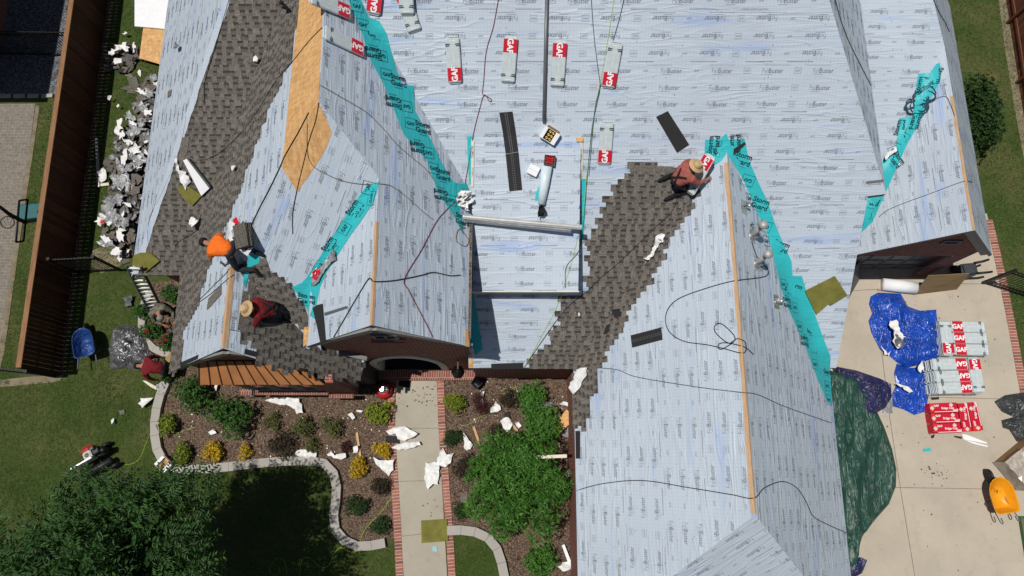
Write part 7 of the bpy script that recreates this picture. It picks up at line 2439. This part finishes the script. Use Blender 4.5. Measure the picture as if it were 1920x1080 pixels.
for u, v, rx, ry, rot in ((225, 240, 6, 13, .3), (231, 255, 5, 8, 0), (236, 300, 5, 16, .1), (268, 175, 9, 5, .3), (278, 212, 10, 5, .2), (243, 268, 8, 5, .5), (195, 330, 7, 11, .1), (228, 443, 7, 13, -.1), (200, 449, 10, 5, .6), (219, 473, 12, 6, -.3), (240, 290, 5, 10, .4), (256, 285, 10, 6, 0), (296, 160, 5, 4, 0), (250, 233, 9, 4, .6), (208, 420, 6, 4, 0)):
    heapsheet("torn_paper", "torn white paper in the debris heap along the left eave", "paper", u, v, rx, ry, 'paper', .08, "torn paper in the left debris heap", rnd.uniform(.30, .40), rot, 4)
for u, v, rx, ry, rot in ((216, 100, 12, 6, -.6), (235, 92, 12, 7, .1), (222, 119, 10, 5, 0), (255, 94, 3, 9, .1)):
    heapsheet("torn_paper", "torn white paper on the small upper heap by the cedar fence", "paper", u, v, rx, ry, 'paper', .12, "torn paper on the small upper heap", .24, rot, 4)
heapsheet("torn_paper", "white paper with red print at the heap's lower left", "paper", 193, 416, 9, 8, 'paper', .14, None, .12, .4, 4)
heapsheet("wrapper_scrap", "red printed wrapper scrap on the paper at the heap's lower left", "wrapper", 194, 418, 4, 4, 'gafred', .06, None, .24, .4, 3)
minis = []
for k in range(10):
    b = MB()
    n_ = rnd.randint(5, 7)
    P_ = [(rnd.uniform(.5, 1) * .16 * math.cos(i * 6.283 / n_), rnd.uniform(.25, 1) * .10 * math.sin(i * 6.283 / n_)) for i in range(n_)]
    top = [Vector((x, y, rnd.uniform(0, .05))) for x, y in P_]
    c0 = Vector((0, 0, rnd.uniform(.0, .05)))
    for i in range(n_):
        j = (i + 1) % n_
        b.face([c0, top[i], top[j]]); b.face([c0 - Vector((0, 0, .004)), top[j] - Vector((0, 0, .004)), top[i] - Vector((0, 0, .004))])
    minis.append(b)
first = {}
for i in range(150):
    while True:
        u, v = rnd.uniform(185, 302), rnd.uniform(130, 492)
        if inpoly(u, v, HEAP) or (rnd.random() < .12 and min(math.hypot(u - a, v - b_) for a, b_ in HEAP) < 22): break
    k = rnd.randrange(10)
    if k not in first:
        o = first[k] = minis[k].build("torn_scrap", [M[('shingle2', 'scrim', 'gray', 'paper', 'shingle2')[k % 5]]])
    else:
        o = first[k].copy(); COL.objects.link(o)
    inside = inpoly(u, v, HEAP)
    o.matrix_basis = Matrix.Translation(at(u, v, (heap_z(u, v) + .06 if inside else .01))) @ Matrix.Rotation(rnd.random() * 6.28, 4, 'Z') @ Matrix.Rotation(rnd.gauss(0, .3), 4, 'X') @ Matrix.Scale(rnd.uniform(.6, 1.5), 4)
    tag(o, "small torn scrap strewn over and around the left debris heap", "scrap", "small scraps of the left debris heap")
# crumbs of old shingle, litter in the beds
rr = random.Random(8)
litter = MB()
for i in range(320):
    if i < 130: u, v = rr.uniform(845, 1060), rr.uniform(715, 860)
    else: u, v = rr.uniform(330, 735), rr.uniform(735, 860)
    if not (inpoly(u, v, BED1) or inpoly(u, v, BED2)): continue
    p = at(u, v, .03); s = rr.uniform(.008, .028); a = rr.random() * 6
    litter.face([p + Vector((s * math.cos(a + k * 1.6) * rr.uniform(.6, 1.4), s * math.sin(a + k * 1.6) * rr.uniform(.6, 1.4), rr.uniform(0, .02))) for k in range(4)], 0 if rr.random() < .55 else 1)
tag(litter.build("litter", [M['paper'], M['starter']]), kind="stuff")
# grass blades standing over the lawn sheet
def blades(name, poly, n, mat, hmin=.03, hmax=.075, seed=1, avoid=()):
    rg = random.Random(seed)
    b = MB()
    us = [p[0] for p in poly]; vs = [p[1] for p in poly]
    k = 0
    while k < n:
        u, v = rg.uniform(min(us), max(us)), rg.uniform(min(vs), max(vs))
        if not inpoly(u, v, poly) or any(inpoly(u, v, q) for q in avoid): continue
        k += 1
        p = at(u, v, 0)
        t = .5 + .5 * noise.noise(Vector((p.x * .9, p.y * .9, seed)))
        if rg.random() < t * .35: continue
        for j in range(3):
            a = rg.random() * 6.283
            h = rg.uniform(hmin, hmax); w_ = rg.uniform(.006, .013)
            d = Vector((math.cos(a), math.sin(a), 0))
            s = Vector((-d.y, d.x, 0)) * w_
            o = p + Vector((rg.uniform(-.04, .04), rg.uniform(-.04, .04), 0))
            b.face([o - s, o + s, o + d * h * 1.0 + Vector((0, 0, h * .75))], 0, None, min(1, max(0, t * .6 + rg.uniform(-.1, .5))))
    return tag(b.build(name, M[mat]), kind="stuff")
M['l_grass'] = leaf_mat('grass blade', (.030, .066, .010), (.125, .18, .042))
KA = [BED1, BED2, BED3]
blades("grass", [(-40, 730), (120, 712), (118, 704), (200, 0), (330, 0), (240, 500), (285, 530), (262, 600), (270, 660), (330, 690), (295, 740), (286, 800), (300, 868), (345, 884), (590, 868), (626, 895), (622, 990), (655, 1025), (738, 1020), (742, 1090), (-40, 1090)], 30000, 'l_grass', seed=1, avoid=[BED1, BED3])
blades("grass", [(838, 1000), (905, 1008), (932, 1035), (942, 1090), (852, 1090)], 900, 'l_grass', seed=2)
blades("grass", [(1770, -10), (1890, -10), (1930, 240), (1930, 760), (1900, 590), (1868, 430), (1810, 220)], 5500, 'l_grass', seed=3)
blades("grass", [(72, 196), (104, 196), (50, 560), (20, 720), (-10, 720), (40, 440)], 1800, 'l_grass', seed=4)
